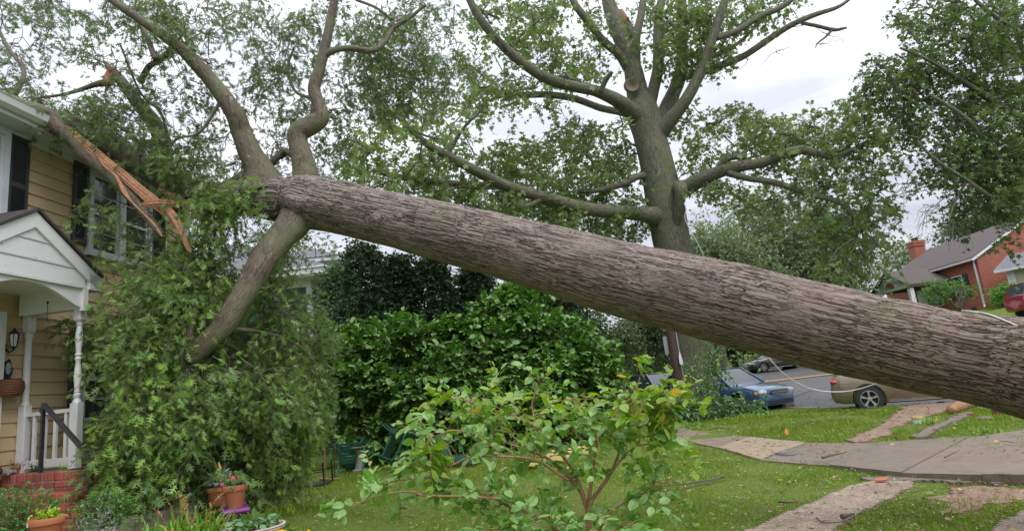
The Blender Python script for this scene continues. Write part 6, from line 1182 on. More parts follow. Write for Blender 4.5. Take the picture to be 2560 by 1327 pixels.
# ---------------- laurel
def laurel():
    b_ = P(1190, 1150, 15.5); z0 = float(g(b_[0], b_[1])); e = empty('laurel_shrub', 'huge glossy laurel shrub filling the middle behind the lawn', 'shrub', (b_[0], b_[1], z0)); rng = np.random.default_rng(110); Q = []
    for k, (px, py, Yt) in enumerate(((900, 860, 15.3), (980, 820, 15.5), (1080, 800, 16), (1160, 850, 15.5), (1280, 780, 16), (1340, 800, 15.5), (1450, 880, 15.6), (1200, 780, 16.4), (1000, 1000, 15), (1420, 1000, 15))):
        t_ = P(px, py, Yt); p0 = np.array([b_[0] + (t_[0] - b_[0]) * .35, b_[1], z0 - .1]); wr = np.array([[*p0, .05], [*(p0 * .5 + t_ * .5 + [0, 0, .1]), .035], [*t_, .012]]); o, q = bark_tube('stem', None, M['limb_bark'], e, 24, 8, .05, 200 + k, world_rows=wr); Q.append(q)
    bl = [(870, 900, 45, 70, 14.8, 16, 34), (900, 868, 60, 50, 15, 16.5, 40), (960, 908, 90, 80, 14.6, 16.5, 90), (1010, 838, 60, 40, 15.2, 16.8, 28), (1060, 918, 90, 90, 14.6, 16.5, 90), (1150, 868, 70, 60, 15, 16.8, 60), (1170, 920, 100, 90, 14.5, 16.5, 100), (1270, 800, 90, 60, 15, 17, 80), (1290, 745, 50, 30, 15.5, 17, 24), (1290, 890, 100, 90, 14.6, 16.6, 110),
          (1350, 850, 70, 70, 15, 16.8, 60), (1420, 880, 70, 60, 14.8, 16.8, 60), (1400, 960, 100, 70, 14.4, 16.4, 90), (1480, 900, 40, 40, 15, 16.4, 24), (1490, 960, 35, 50, 15, 16.2, 26), (900, 1000, 80, 80, 14.5, 16, 80), (1000, 1000, 110, 90, 14.4, 16, 120), (1120, 1030, 110, 80, 14.4, 16, 110), (1260, 1030, 110, 80, 14.4, 16, 100), (1390, 1050, 100, 60, 14.4, 16, 70), (940, 1090, 90, 50, 14.6, 16, 60), (1080, 1110, 110, 40, 14.6, 16, 66), (1300, 1120, 120, 40, 14.6, 16, 60), (1470, 1060, 50, 50, 14.8, 16, 30), (860, 1000, 30, 60, 14.8, 16, 20)]
    C = blob_points(bl, rng, lambda c: fbm(c * 1.35, 2, 31) < .43); tw = Twigs(); dirs = grow(nodes_of(*Q, step=1), C, tw, r0=.010, maxr=.02, rng=rng); ctr = np.array([b_[0], b_[1] + .6, z0 + 1.6]); outw = unit(C - ctr); per = 5; n = len(C)
    C = C[[fbm(c * 1.5, 2, 31) > .41 for c in C]] if False else C; S = np.repeat(C, per, 0) + rng.normal(0, .10, (n * per, 3)); D = unit(np.repeat(outw * .8 + dirs * .3, per, 0) + rng.normal(0, .5, S.shape) + [0, -.3, .15]); V, F, A_, path = sprigs(S, D, .30 * rng.uniform(.7, 1.25, len(S)), 9, .20, T_OBOV, droop=.15, hang=.12, spread=.75, rng=rng, t0=.35, upn=1.5, lvc=np.repeat(rng.random(n), per))
    fo = Foliage(); fo.add(V, F, A_); fo.build('foliage', M['laurel'], e); tw.add(path, np.full((len(path), 4), .004), 3); tw.build('twigs', M['twig'], e)
laurel()
# ---------------- weedy sapling at the foot of the standing tree
def sapling(name, label, cat, px, py, Yb, blobs, mat, size, T, seed, per=5, nl=11, L=.4, droop=.7, hang=.5):
    b_ = P(px, py, Yb); z0 = float(g(b_[0], b_[1])); e = empty(name, label, cat, (b_[0], b_[1], z0)); rng = np.random.default_rng(seed); C = blob_points(blobs, rng); tw = Twigs(); base = np.array([[b_[0], b_[1], z0], [b_[0] + .1, b_[1], z0 + .3], [b_[0] - .2, b_[1], z0 + .4]])
    dirs = grow(base, C, tw, r0=.010, maxr=.02, rng=rng); n = len(C); S = np.repeat(C, per, 0) + rng.normal(0, .1, (n * per, 3)); D = unit(np.repeat(dirs, per, 0) * .6 + rng.normal(0, .6, S.shape) + [0, 0, .1]); V, F, A_, path = sprigs(S, D, L * rng.uniform(.6, 1.2, len(S)), nl, size, T, droop=droop, hang=hang, rng=rng, spread=1.0)
    fo = Foliage(); fo.add(V, F, A_); fo.build('foliage', M[mat], e); tw.add(path, np.full((len(path), 4), .004), 3); tw.build('stems', M['twig'], e)
sapling('leafy_sapling', 'bushy green sapling sprouting at the foot of the standing tree, partly hiding the blue car', 'sapling', 1790, 1035, 18.2, [(1755, 960, 50, 60, 17.8, 18.8, 24), (1740, 1000, 60, 40, 17.6, 18.6, 20), (1800, 1015, 50, 30, 17.8, 18.6, 20), (1780, 900, 26, 22, 18, 19, 5), (1835, 893, 22, 7, 18.2, 18.8, 2), (1790, 860, 14, 18, 18.2, 18.8, 3), (1700, 985, 35, 22, 18, 18.6, 7), (1720, 1035, 60, 18, 17.4, 18.2, 20), (1860, 1015, 60, 18, 17.6, 18.3, 18)], 'weed_leaf', .105, T_OVAL, 120, per=4, nl=9, L=.36, droop=.8)
for (px, py, Yb, n, w_, lab) in ((1880, 1030, 17.2, 260, .7, 'ragged weeds at the kerb beside the leafy sapling'), (1700, 1055, 16.5, 240, .6, 'weeds along the sidewalk edge below the sapling'), (2450, 1040, 11.0, 60, .25, 'small weed tuft by the mud strip'), (2316, 1040, 12.5, 50, .2, 'bright leafy weed tuft on the dirt path')): clump('kerb_weeds', lab, px, py, Yb, n, .28, w_, 'blade', int(px), cat='weeds')
# ================================================================== FOREGROUND CRAPE MYRTLE
mb_ = P(1478, 1500, 2.7)
my = empty('crape_myrtle', 'young crape myrtle bush with round leaves in the foreground', 'shrub', (mb_[0], mb_[1], float(g(mb_[0], mb_[1]))))
Ym = 2.7; B0 = (1478, 1700, 11, Ym)
mrows = [[(1485, 2200, 16, Ym), B0, (1477, 1450, 9, Ym), (1472, 1320, 8, Ym), (1470, 1268, 8, Ym), (1490, 1235, 5.5, Ym), (1525, 1185, 5, 2.68), (1548, 1130, 3, 2.66), (1560, 1100, 1.5, 2.66)],
 [(1470, 1275, 7, Ym), (1450, 1225, 6, 2.72), (1410, 1180, 5.5, 2.74), (1360, 1140, 4.5, 2.76), (1290, 1115, 4, 2.78), (1240, 1090, 3, 2.8), (1210, 1050, 2, 2.8), (1180, 1020, 1.5, 2.8)],
 [(1460, 1240, 6, 2.72), (1430, 1170, 5.5, 2.75), (1400, 1130, 5, 2.78), (1365, 1082, 5, 2.8), (1330, 1060, 4, 2.82), (1270, 1035, 3.5, 2.84), (1210, 1020, 3, 2.86), (1160, 1000, 2, 2.88), (1110, 985, 1.2, 2.9)],
 [(1470, 1268, 7, Ym), (1480, 1190, 5, 2.66), (1492, 1110, 4.6, 2.62), (1520, 1060, 4, 2.6), (1560, 1010, 2.6, 2.58), (1590, 975, 2, 2.56), (1600, 940, 1.2, 2.56)],
 [(1555, 1020, 2.4, 2.58), (1600, 1000, 2, 2.56), (1650, 985, 1.6, 2.54), (1700, 1000, 1, 2.52)],
 [(1420, 1200, 4, 2.6), (1340, 1150, 3.5, 2.56), (1250, 1140, 3, 2.52), (1180, 1140, 2.5, 2.5), (1120, 1165, 2, 2.48), (1050, 1170, 1.5, 2.46)],
 [(1240, 1245, 3.5, 2.4), (1160, 1240, 3.2, 2.38), (1060, 1238, 3, 2.34), (1030, 1228, 2.6, 2.33), (960, 1235, 2.2, 2.3), (900, 1255, 1.6, 2.28), (872, 1270, 1, 2.27)],
 [(1468, 1330, 6, Ym), (1380, 1300, 4, 2.6), (1280, 1268, 3.8, 2.5), (1240, 1247, 3.4, 2.42), (1190, 1225, 2, 2.4)],
 [(1475, 1400, 8, Ym), (1510, 1300, 3.6, 2.6), (1560, 1255, 3, 2.56), (1600, 1232, 2.4, 2.52), (1650, 1210, 2, 2.5), (1700, 1195, 1.4, 2.48)],
 [(1530, 1180, 2.6, 2.64), (1570, 1130, 2.2, 2.6), (1620, 1110, 1.8, 2.58), (1680, 1125, 1.2, 2.56)],
 [(1300, 1110, 2.4, 2.78), (1260, 1060, 2, 2.8), (1250, 1000, 1.4, 2.82), (1240, 960, 1, 2.84)], [(1340, 1062, 2.4, 2.82), (1330, 1010, 2, 2.84), (1345, 970, 1.4, 2.86), (1360, 950, 1, 2.86)],
 [(1250, 1130, 2.4, 2.5), (1190, 1090, 2, 2.46), (1130, 1075, 1.8, 2.42), (1080, 1100, 1.4, 2.4), (1050, 1130, 1, 2.4)], [(1180, 1140, 2, 2.5), (1140, 1180, 1.8, 2.46), (1060, 1195, 1.6, 2.42), (1000, 1200, 1.2, 2.4), (960, 1210, 1, 2.38)],
 [(1430, 1290, 3, 2.6), (1350, 1290, 2.4, 2.5), (1290, 1320, 2, 2.44), (1220, 1320, 1.6, 2.4)], [(1475, 1380, 4, 2.6), (1420, 1340, 3, 2.5), (1380, 1320, 2, 2.4), (1330, 1310, 1.5, 2.36)], [(1480, 1380, 4, 2.6), (1530, 1330, 3, 2.5), (1570, 1310, 2, 2.4), (1610, 1325, 1.4, 2.36)]]
MQ = []
for k, r_ in enumerate(mrows): r_ = [(a_, b_, c_ * .8, d_) for a_, b_, c_, d_ in r_]; o, q = bark_tube('stem', r_, M['myrtle_stem'], my, 50, 8, .04, 300 + k); MQ.append((r_, q))
rng = np.random.default_rng(130); fo1 = Foliage(); fo2 = Foliage(); tw = Twigs()
for k, (r_, q) in enumerate(MQ):
    c = q[q[:, 2] > .95]; 
    if k == 0: c = c[len(c) // 3:]
    n = int(2 + len(c) * .12); idx = rng.integers(max(0, int(len(c) * .12)), len(c), n); S = c[idx, :3]; tn = unit(np.gradient(c[:, :3], axis=0))[idx]; D = unit(tn * .8 + rng.normal(0, .75, S.shape) + [0, 0, .25]); Lk = rng.uniform(.06, .17, n)
    V, F, A_, path = sprigs(S, D, Lk, 7, .052, T_OVAL_M if False else tmpl_oval(.31, .05, 1.15), droop=.1, rng=rng, spread=1.1, t0=.2, upn=1.1, jit=.2); (fo2 if k in (4,) else fo1).add(V, F, A_); tw.add(path, np.broadcast_to(np.array([.0016, .0013, .001, .0007]), (n, 4)), 4)
    # leaves on the tip itself
    S2 = c[-1:, :3].repeat(2, 0) ; D2 = unit(tn[:1].repeat(2, 0) * 0 + (c[-1, :3] - c[-4, :3])[None] + rng.normal(0, .1, (2, 3)) * .05); V, F, A_, path = sprigs(S2, D2, np.full(2, .09), 6, .045, tmpl_oval(.3, .05, 1.1), droop=.1, rng=rng, upn=1.1); (fo2 if r_[-1][1] < 1010 or r_[-1][0] > 1650 else fo1).add(V, F, A_)
def MQ60(b): return [(*q[:6], q[6] * .4) for q in b]
def myblob(fo, bl, seed, size=.05):
    rg2 = np.random.default_rng(seed); C = blob_points(bl, rg2); alln = np.vstack([q[:, :3] for _, q in MQ]); alln = alln[alln[:, 2] > .95]; dirs = grow(alln, C, tw, r0=.0035, r1=.0012, maxr=.005, rng=rg2, wob=.06); S = C; D = unit(dirs + rg2.normal(0, .3, C.shape)); V, F, A_, path = sprigs(np.repeat(S, 2, 0), unit(np.repeat(D, 2, 0) + rg2.normal(0, .45, (len(S) * 2, 3))), rg2.uniform(.08, .16, len(S) * 2), 8, size, tmpl_oval(.31, .05, 1.15), droop=.15, rng=rg2, spread=1.1, t0=0, upn=1.1, jit=.2); fo.add(V, F, A_); tw.add(path, np.full((len(path), 4), .0011), 4)
myblob(fo1, MQ60([(1150, 1060, 100, 50, 2.4, 3.0, 13), (1250, 1080, 110, 50, 2.4, 3.0, 12), (1380, 1080, 100, 50, 2.45, 3.0, 11), (1100, 1140, 90, 50, 2.35, 2.8, 9), (1250, 1190, 110, 50, 2.35, 2.9, 10), (1370, 1220, 80, 50, 2.35, 2.9, 4), (1560, 1160, 70, 40, 2.4, 2.8, 5), (1620, 1200, 80, 40, 2.4, 2.8, 9), (1180, 1250, 90, 40, 2.3, 2.7, 7), (1340, 1290, 100, 50, 2.3, 2.8, 9), (1480, 1300, 60, 50, 2.3, 2.8, 8), (980, 1210, 60, 30, 2.3, 2.6, 7), (1550, 1310, 60, 30, 2.3, 2.7, 7), (1500, 1060, 70, 40, 2.5, 2.9, 9), (1440, 1150, 60, 50, 2.4, 2.8, 6), (1240, 1310, 60, 20, 2.3, 2.6, 5)]), 1)
myblob(fo2, [(1300, 1020, 80, 25, 2.5, 3.0, 5), (1620, 990, 60, 25, 2.45, 2.7, 8), (1570, 1030, 50, 30, 2.45, 2.8, 5), (1660, 1010, 40, 22, 2.45, 2.6, 7), (1160, 1010, 60, 20, 2.6, 2.95, 6), (1070, 1110, 30, 25, 2.35, 2.5, 3), (1440, 1010, 50, 25, 2.5, 2.9, 5), (1630, 1050, 30, 25, 2.45, 2.6, 5)], 2)
fo1.build('leaves', M['myrtle'], my); fo2.build('young_leaves', M['myrtle_new'], my); tw.build('twigs', M['myrtle_stem'], my)
# ================================================================== HOUSES BEYOND
def roof_slab(mb, pts, th=.12): mb.poly(pts, (0, 0, th))
# green shingled house behind the oak
gx, gy = P(774, 750, 22)[0], 22.0; gz0 = float(g(gx - 2, gy + 2)); gh = empty('green_house', 'dark green shingled two storey house with white trim seen between the oak limbs', 'house', (gx, gy, gz0))
GE = P(774, 700, 22)[2] - gz0; Lx, Ly = 9.0, 10.0
w = MB(); 
def shing(mb, axis, L, z0, z1, e=.24):
    z = z0; r = random.Random(9)
    while z < z1 - .01:
        t = 0
        while t < L - .01:
            wd2 = min(r.uniform(.12, .22), L - t); h_ = min(e, z1 - z); j_ = r.uniform(0, .012)
            if axis == 'x': V = [(-t, -.03, z + j_), (-t - wd2 + .006, -.03, z + j_), (-t - wd2 + .006, -.008, z + h_), (-t, -.008, z + h_), (-t, 0, z + j_), (-t - wd2 + .006, 0, z + j_)]
            else: V = [(.03, t, z + j_), (.03, t + wd2 - .006, z + j_), (.008, t + wd2 - .006, z + h_), (.008, t, z + h_), (0, t, z + j_), (0, t + wd2 - .006, z + j_)]
            mb.add(V, [(0, 1, 2, 3), (4, 5, 1, 0)], None, r.random()); t += wd2
        z += e
shing(w, 'x', Lx, 1.5, GE); shing(w, 'y', Ly, 1.5, GE); w.box((-Lx / 2 - .002, Ly / 2 + .002, GE / 2), (Lx, Ly, GE)); w.build('wall', M['green_shingle'], gh)
t_ = MB(); t_.box((.0, -.0, GE / 2), (.16, .16, GE)); t_.box((-Lx / 2, -.02, GE - .12), (Lx, .06, .24)); t_.box((.02, Ly / 2, GE - .12), (.06, Ly, .24)); t_.build('corner_board', M['clean_white'], gh)
ov = .75; ea = MB(); ea.box((-Lx / 2 + ov / 2, Ly / 2 - ov / 2 + ov / 2, GE + .03), (Lx + ov, Ly + 2 * ov, .06)); ea.box((-Lx / 2 + ov / 2, Ly / 2, GE + .16), (Lx + ov + .1, Ly + 2 * ov + .1, .20)); ea.box((-Lx / 2 + ov / 2, Ly / 2, GE + .30), (Lx + ov + .22, Ly + 2 * ov + .22, .08)); ea.build('eaves', M['clean_white'], gh)
rz = GE + .35; hip = MB(); x0, x1, y0, y1 = -Lx - .1, ov + .1, -ov - .1, Ly + ov + .1; cxm, rh = (x0 + x1) / 2, 2.3; yc0, yc1 = y0 + 4.2, y1 - 4.2
hip.add([(x0, y0, rz), (x1, y0, rz), (x1, y1, rz), (x0, y1, rz), (cxm, yc0, rz + rh), (cxm, yc1, rz + rh)], [(1, 2, 5, 4), (3, 0, 4, 5)], [(0, 1, 4), (2, 3, 5)]); hip.build('roof', M['grey_roof'], gh)
dz = rz + .05; dw = P(826, 650, 23.5); ddx = dw[0] - gx; d_ = MB(); dh = P(826, 655, 23.8)[2] - gz0 - dz; d_.box((ddx - 1.2, 3.3, dz + dh / 2), (2.4, 3.0, dh)); z = dz + .1
while z < dz + dh: d_.box((ddx - 1.2, 3.3, z), (2.44, 3.04, .02)); z += .2
d_.build('dormer', M['white_siding'], gh); d2 = MB(); d2.box((ddx - 1.2, 3.3, dz + dh + .08), (3.1, 3.7, .16)); d2.build('dormer_eaves', M['clean_white'], gh); d3 = MB(); zz = dz + dh + .17; d3.add([(ddx - 2.8, 1.4, zz), (ddx + .4, 1.4, zz), (ddx + .4, 5.2, zz), (ddx - 2.8, 5.2, zz), (ddx - 1.2, 2.8, zz + .75), (ddx - 1.2, 3.8, zz + .75)], [(1, 2, 5, 4), (3, 0, 4, 5)], [(0, 1, 4), (2, 3, 5)]); d3.build('dormer_roof', M['grey_roof'], gh)
def win(mb_parent, x, y, z, wd_, h, axis, frame='clean_white', grid=(2, 2), name='window', t=.07):
    f = MB(); gl = MB(); 
    def B(mb, a, zc, la, lz, th, off): 
        if axis == 'x+': mb.box((x + off, y + a, zc), (th, la, lz))
        elif axis == 'x-': mb.box((x - off, y + a, zc), (th, la, lz))
        else: mb.box((x + a, y - off, zc), (la, th, lz))
    for sg in (-1, 1): B(f, sg * (wd_ / 2 - t / 2), z + h / 2, t, h, .06, .03)
    B(f, 0, z + t / 2, wd_ - 2 * t, t, .06, .03); B(f, 0, z + h - t / 2, wd_ - 2 * t, t, .06, .03)
    for k in range(1, grid[0]): B(f, -wd_ / 2 + wd_ * k / grid[0], z + h / 2, .03, h - 2 * t, .03, .032)
    for k in range(1, grid[1]): B(f, 0, z + h * k / grid[1], wd_ - 2 * t, .03, .034, .031)
    o = f.build(name, M[frame], mb_parent); B(gl, 0, z + h / 2, wd_ - t, h - t, .01, .012); gl.build('pane', M['glass'], o); return o
zz = P(815, 750, 24)[2] - gz0
for yy in (2.4, 3.9, 6.5): win(gh, .03, yy, GE - 1.75, .95, 1.45, 'x+')
s = MB()
for yy in (1.72, 3.15): 
    s.box((.05, yy, GE - 1.0), (.03, .38, 1.45))
s1 = MB(); s1.box((.06, 1.70, GE - 1.0), (.03, .40, 1.5)); z = GE - 1.7
while z < GE - .3: s1.box((.08, 1.70, z), (.01, .34, .03), R=Matrix.Rotation(.6, 3, 'Y')); z += .06
s1.build('shutter', M['shutter'], gh); win(gh, ddx + .01, 3.3, dz + .12, 1.2, dh - .2, 'x+', grid=(3, 1)); win(gh, -4.0, -.03, GE - 1.75, .95, 1.45, 'y')

# red brick house on the hill
rx, ry = 30.0, 40.0; rb_ = P(2471, 762, 40); rz0 = float(g(rb_[0], 40)); rh_ = empty('brick_house', 'red brick house with brown roof and white porch gable on the hill across the street', 'house', (rb_[0], 40, rz0))
BX = rb_[0]; EH = P(2450, 640, 40)[2] - rz0; RH = EH + 2.3; Wd = 8.4; Ln = 10.5
w = MB(); w.box((Wd / 2, Ln / 2, EH / 2 - .4), (Wd, Ln, EH + .8)); w.poly([(0, .0, EH), (Wd, .0, EH), (Wd / 2, .0, RH)], (0, .25, 0)); w.poly([(0, Ln, EH), (Wd / 2, Ln, RH), (Wd, Ln, EH)], (0, -.25, 0)); w.build('wall', M['brickwall'], rh_)
sl_h = (RH - EH) / (Wd / 2); r = MB()
for sg in (1, -1):
    x_e = -.35 if sg > 0 else Wd + .35; r.poly([(x_e, -.12, EH - .35 * sl_h + .03), (Wd / 2, -.12, RH + .03), (Wd / 2, Ln + .15, RH + .03), (x_e, Ln + .15, EH - .35 * sl_h + .03)], (0, 0, .13))
r.build('roof', M['roof'], rh_)
f = MB(); f.box((-.37, Ln / 2, EH - .35 * sl_h + .02), (.10, Ln + .3, .13)); f.bar((-.36, -.14, EH - .2), (Wd / 2, -.14, RH + .06), .03, .15); f.build('gutter', M['clean_white'], rh_)
d = MB(); d.bar((-.08, .22, EH - .2), (-.08, .22, .35), .09); d.bar((-.08, .22, .35), (-.22, .05, .15), .09); d.build('downspout', M['clean_white'], rh_)
wy = 2.1; win(rh_, -.03, wy, 1.05, .95, 1.5, 'x-', grid=(1, 2)); 
for yy in (wy - .75, wy + .75): s = MB(); s.box((-.05, yy, 1.8), (.05, .42, 1.5)); s.build('shutter', M['shutter'], rh_)
v_ = MB(); v_.box((-.02, 1.3, .2), (.05, .4, .2)); v_.build('crawl_vent', M['black'], rh_); v2 = MB(); v2.box((Wd / 2 - .3, -.02, RH - 1.3), (.22, .05, .9)); v2.build('attic_vent', M['black'], rh_)
ch = P(2288, 640, 52); chx, chy = ch[0] - BX, 11.6; ctop = P(2284, 606, 52)[2] - rz0; c_ = MB(); c_.box((chx, chy, ctop / 2), (.85, .85, ctop)); c_.box((chx, chy, ctop - .35), (1.0, 1.0, .18)); c_.box((chx, chy, ctop - .12), (1.05, 1.05, .2)); co = c_.build('chimney', M['brickwall'], rh_); c2_ = MB(); c2_.box((chx, chy, ctop + .12), (.35, .35, .22)); c2_.box((chx, chy, ctop + .25), (.55, .5, .05)); c2_.build('chimney_cap', M['black'], co)
# porch wing
PXm = 27.0 - BX; peh = P(2262, 712, 42.6)[2] - rz0; pk_ = P(2212, 686, 44.7)[2] - rz0; ya, yb = 2.6, 6.9; ym = (ya + yb) / 2
pw = MB(); pw.poly([(PXm, ya, peh), (PXm, yb, peh), (PXm, ym, pk_)], (.12, 0, 0)); z = peh
while z < pk_ - .1: hh = (pk_ - z) / (pk_ - peh) * (yb - ya) / 2 - .05; pw.box((PXm - .01, ym, z), (.03, 2 * hh, .02)); z += .13
pw.box((PXm, ym, peh - .09), (.2, yb - ya, .18)); pw.box(((PXm) / 2, ya + .05, peh - .09), (-PXm, .12, .18)); pwo = pw.build('porch_gable', M['white_siding'], rh_)
aw = MB(); th = np.linspace(0, PI, 14); 
for k in range(13): aw.bar((PXm - .04, ym + .66 * math.cos(th[k]), peh + .02 + .52 * math.sin(th[k])), (PXm - .04, ym + .66 * math.cos(th[k + 1]), peh + .02 + .52 * math.sin(th[k + 1])), .05, .12)
aw.build('arch_trim', M['clean_white'], pwo); al = MB(); al.poly([(PXm - .03, ym + .62 * math.cos(t), peh + .02 + .48 * math.sin(t)) for t in th], (.02, 0, 0)); al.build('arch_recess', M['cutwood'], pwo)
pr = MB(); 
for sg in (1, -1): yy = ya - .25 if sg > 0 else yb + .25; pr.poly([(PXm - .25, yy, peh - .1), (PXm - .25, ym, pk_ + .02), (3.2, ym, pk_ + .02), (3.2, yy, peh - .1)][::sg], (0, 0, .10))
pr.build('porch_roof', M['roof'], rh_)
for yy, in ((ya + .1,), (yb - .1,)): q = MB(); q.box((PXm + .1, yy, peh / 2 - .3), (.28, .28, peh - .2 + .3)); q.build('porch_column', M['clean_white'], rh_)
q = MB(); q.box((PXm / 2, ym, .1 - .5), (-PXm, yb - ya, 1.0)); q.build('porch_floor', M['brickwall'], rh_); win(rh_, -.03, 4.6, .8, 1.3, 1.7, 'x-', grid=(1, 2)); q = MB(); q.box((-.04, 6.1, 1.2), (.06, 1.0, 2.1)); q.build('front_door', M['clean_white'], rh_)
# cream house at the right edge
ex, ey = P(2535, 720, 36)[0], 36.0; e0 = float(g(ex, ey)); chs = empty('cream_house', 'cream sided house corner with grey roof at the right edge behind the red car', 'house', (ex, ey, e0), (0, 0, math.radians(-52))); ceh = P(2520, 676, 36)[2] - e0
w = MB(); clap_ = None; w.box((3.5, 3, ceh / 2 - .3), (7, 6, ceh + .6)); z = 0
while z < ceh: w.box((3.5, 2.99, z), (7.03, 6.03, .02)); z += .16
w.build('wall', pm('cream siding', (.58, .54, .42), (.5, .47, .36)), chs); r = MB(); r.poly([(-.6, -.5, ceh), (7.6, -.5, ceh), (7.6, 3, ceh + 1.1), (-.6, 3, ceh + 1.1)], (0, 0, .12)); r.poly([(-.6, 3, ceh + 1.1), (7.6, 3, ceh + 1.1), (7.6, 6.5, ceh), (-.6, 6.5, ceh)], (0, 0, .12)); r.build('roof', M['grey_roof'], chs)
q = MB(); q.box((3.5, -.52, ceh + .02), (8.2, .08, .16)); q.box((.06, -.03, ceh / 2), (.28, .1, ceh - .1)); q.build('trim', M['clean_white'], chs); q = MB(); q.bar((-.1, -.1, ceh - .1), (-.1, -.1, .1), .09); q.build('downspout', M['clean_white'], chs)
win(chs, 1.35, -.03, ceh - 2.0, 1.1, 1.75, 'y', grid=(3, 5)); win(chs, 2.75, -.03, ceh - 2.0, 1.1, 1.75, 'y', grid=(3, 5))
for (px, py, Yb, r_, h_, n, m_, lab, cat) in ((2515, 745, 35, .7, .7, 260, 'mint', 'light green shrub against the cream house corner', 'shrub'), (2380, 735, 38, .4, .4, 10, 'mint', '', '')):
    if lab: bush('foundation_shrub', lab, px, py, Yb, r_, h_, n, m_, .14, T_DIA, 140, L=.5)
simple_tree('crape_tree', 'multi-stemmed small crape myrtle tree in front of the brick house wall', (2402, 775), 37.5, [[(2402, 772, 4, 37.5), (2392, 745, 3.4, 37.5), (2380, 720, 2.6, 37.5)], [(2392, 770, 4, 37.5), (2400, 745, 3.4, 37.5), (2408, 722, 2.6, 37.5)], [(2398, 770, 4, 37.5), (2412, 745, 3.2, 37.5), (2425, 722, 2.4, 37.5)], [(2390, 768, 3, 37.5), (2370, 748, 2.6, 37.5), (2345, 735, 2, 37.5)], [(2386, 766, 2, 37.5), (2400, 742, 2, 37.5)]],
    [(2345, 722, 38, 18, 37, 38.2, 26), (2370, 714, 38, 12, 37, 38.2, 14), (2418, 722, 24, 10, 37, 38.2, 7), (2330, 735, 25, 18, 37, 38.2, 12)], 'mint', .12, T_DIA, 141, per=6, nl=7, L=.45, R=.35, bark='limb_bark', r0=.02, maxr=.04, m=8)

# ================================================================== POLE, SIGN, CABLES
pb_ = P(1705, 1000, 19.5); pz = float(g(pb_[0], pb_[1])); up = empty('utility_pole', 'dark brown wooden utility pole left of the standing tree', 'utility pole', (pb_[0], pb_[1], pz)); m_ = MB()
pt_ = P(1676, 830, 19.5); px_ = pt_[0] - pb_[0]; m_.tube([(0, 0, -.3), (px_ * .3, 0, .8), (px_, 0, pt_[2] - pz), (px_ * 1.8, 0, (pt_[2] - pz) * 1.9)], [.165, .16, .14, .12], 16); m_.build('pole_body', M['pole'], up, smooth=True)
q = P(1701, 892, 19.3) - np.array([pb_[0], pb_[1], pz]); m_ = MB(); m_.poly([(q[0] - .05, q[1] - .0, q[2] - .2), (q[0] + .03, q[1], q[2] - .28), (q[0] + .06, q[1], q[2] - .15), (q[0] + .02, q[1], q[2] + .1), (q[0], q[1], q[2] + .2), (q[0] - .05, q[1], q[2])], (0, .02, 0)); m_.build('paper_notice', M['clean_white'], up)
m_ = MB(); q2 = P(1722, 960, 19.4) - np.array([pb_[0], pb_[1], pz]); m_.bar((.17, 0, .2), (px_ + .17, 0, pt_[2] - pz), .03); m_.build('conduit', M['grey_metal'], up)
sg_ = empty('street_sign', 'blank white sheet sign fixed behind the utility pole', 'sign', P(1671, 862, 19.75)); m_ = MB(); h2 = .25; w2 = .11
pts = [(w2 * a_ + .03 * math.cos(t) * 1, 0, h2 * b_ + .03 * math.sin(t)) for (a_, b_, t0_) in ((1, 1, 0), (-1, 1, PI / 2), (-1, -1, PI), (1, -1, 1.5 * PI)) for t in np.linspace(t0_, t0_ + PI / 2, 4)]
m_.poly(pts, (0, .006, 0)); m_.build('panel', M['clean_white'], sg_)
def cable(name, label, rows, r, mat, cat='cable', m=6):
    Q = spline(np.array([P(*w_) for w_ in rows]), 60); e = MB(); e.tube(Q, r, m); o = e.build(name, M[mat], smooth=True); tag(o, label, cat); return o
cable('fallen_cable', 'pale sagging cable from the trunk above the blue car to the tan car wheel', [(1880, 865, 9.0), (1920, 893, 11.5), (1950, 925, 13.0), (1985, 952, 14.5), (2030, 972, 15.4), (2080, 979, 15.6), (2130, 976, 15.4), (2180, 962, 15), (2215, 948, 14), (2290, 900, 9)], .012, 'clean_white')
cable('fallen_cable', 'grey twin cable draped over the trunk at the right edge', [(2405, 776, 6.9), (2430, 778, 5.62), (2470, 785, 5.5), (2510, 800, 5.42), (2545, 815, 5.38), (2580, 830, 5.34), (2680, 880, 5.2)], .006, 'clean_white')
cable('fallen_cable', 'black wire lying beside the grey cable over the trunk', [(2415, 774, 6.8), (2440, 779, 5.58), (2480, 792, 5.48), (2520, 806, 5.42), (2565, 826, 5.36), (2660, 876, 5.2)], .005, 'black')
cable('guy_wire', 'thin pale wire hanging down beside the standing trunk', [(1692, 470, 20), (1700, 490, 20), (1715, 520, 20), (1712, 545, 20), (1728, 580, 20), (1750, 620, 20), (1790, 720, 20.5), (1800, 860, 21)], .014, 'clean_white')

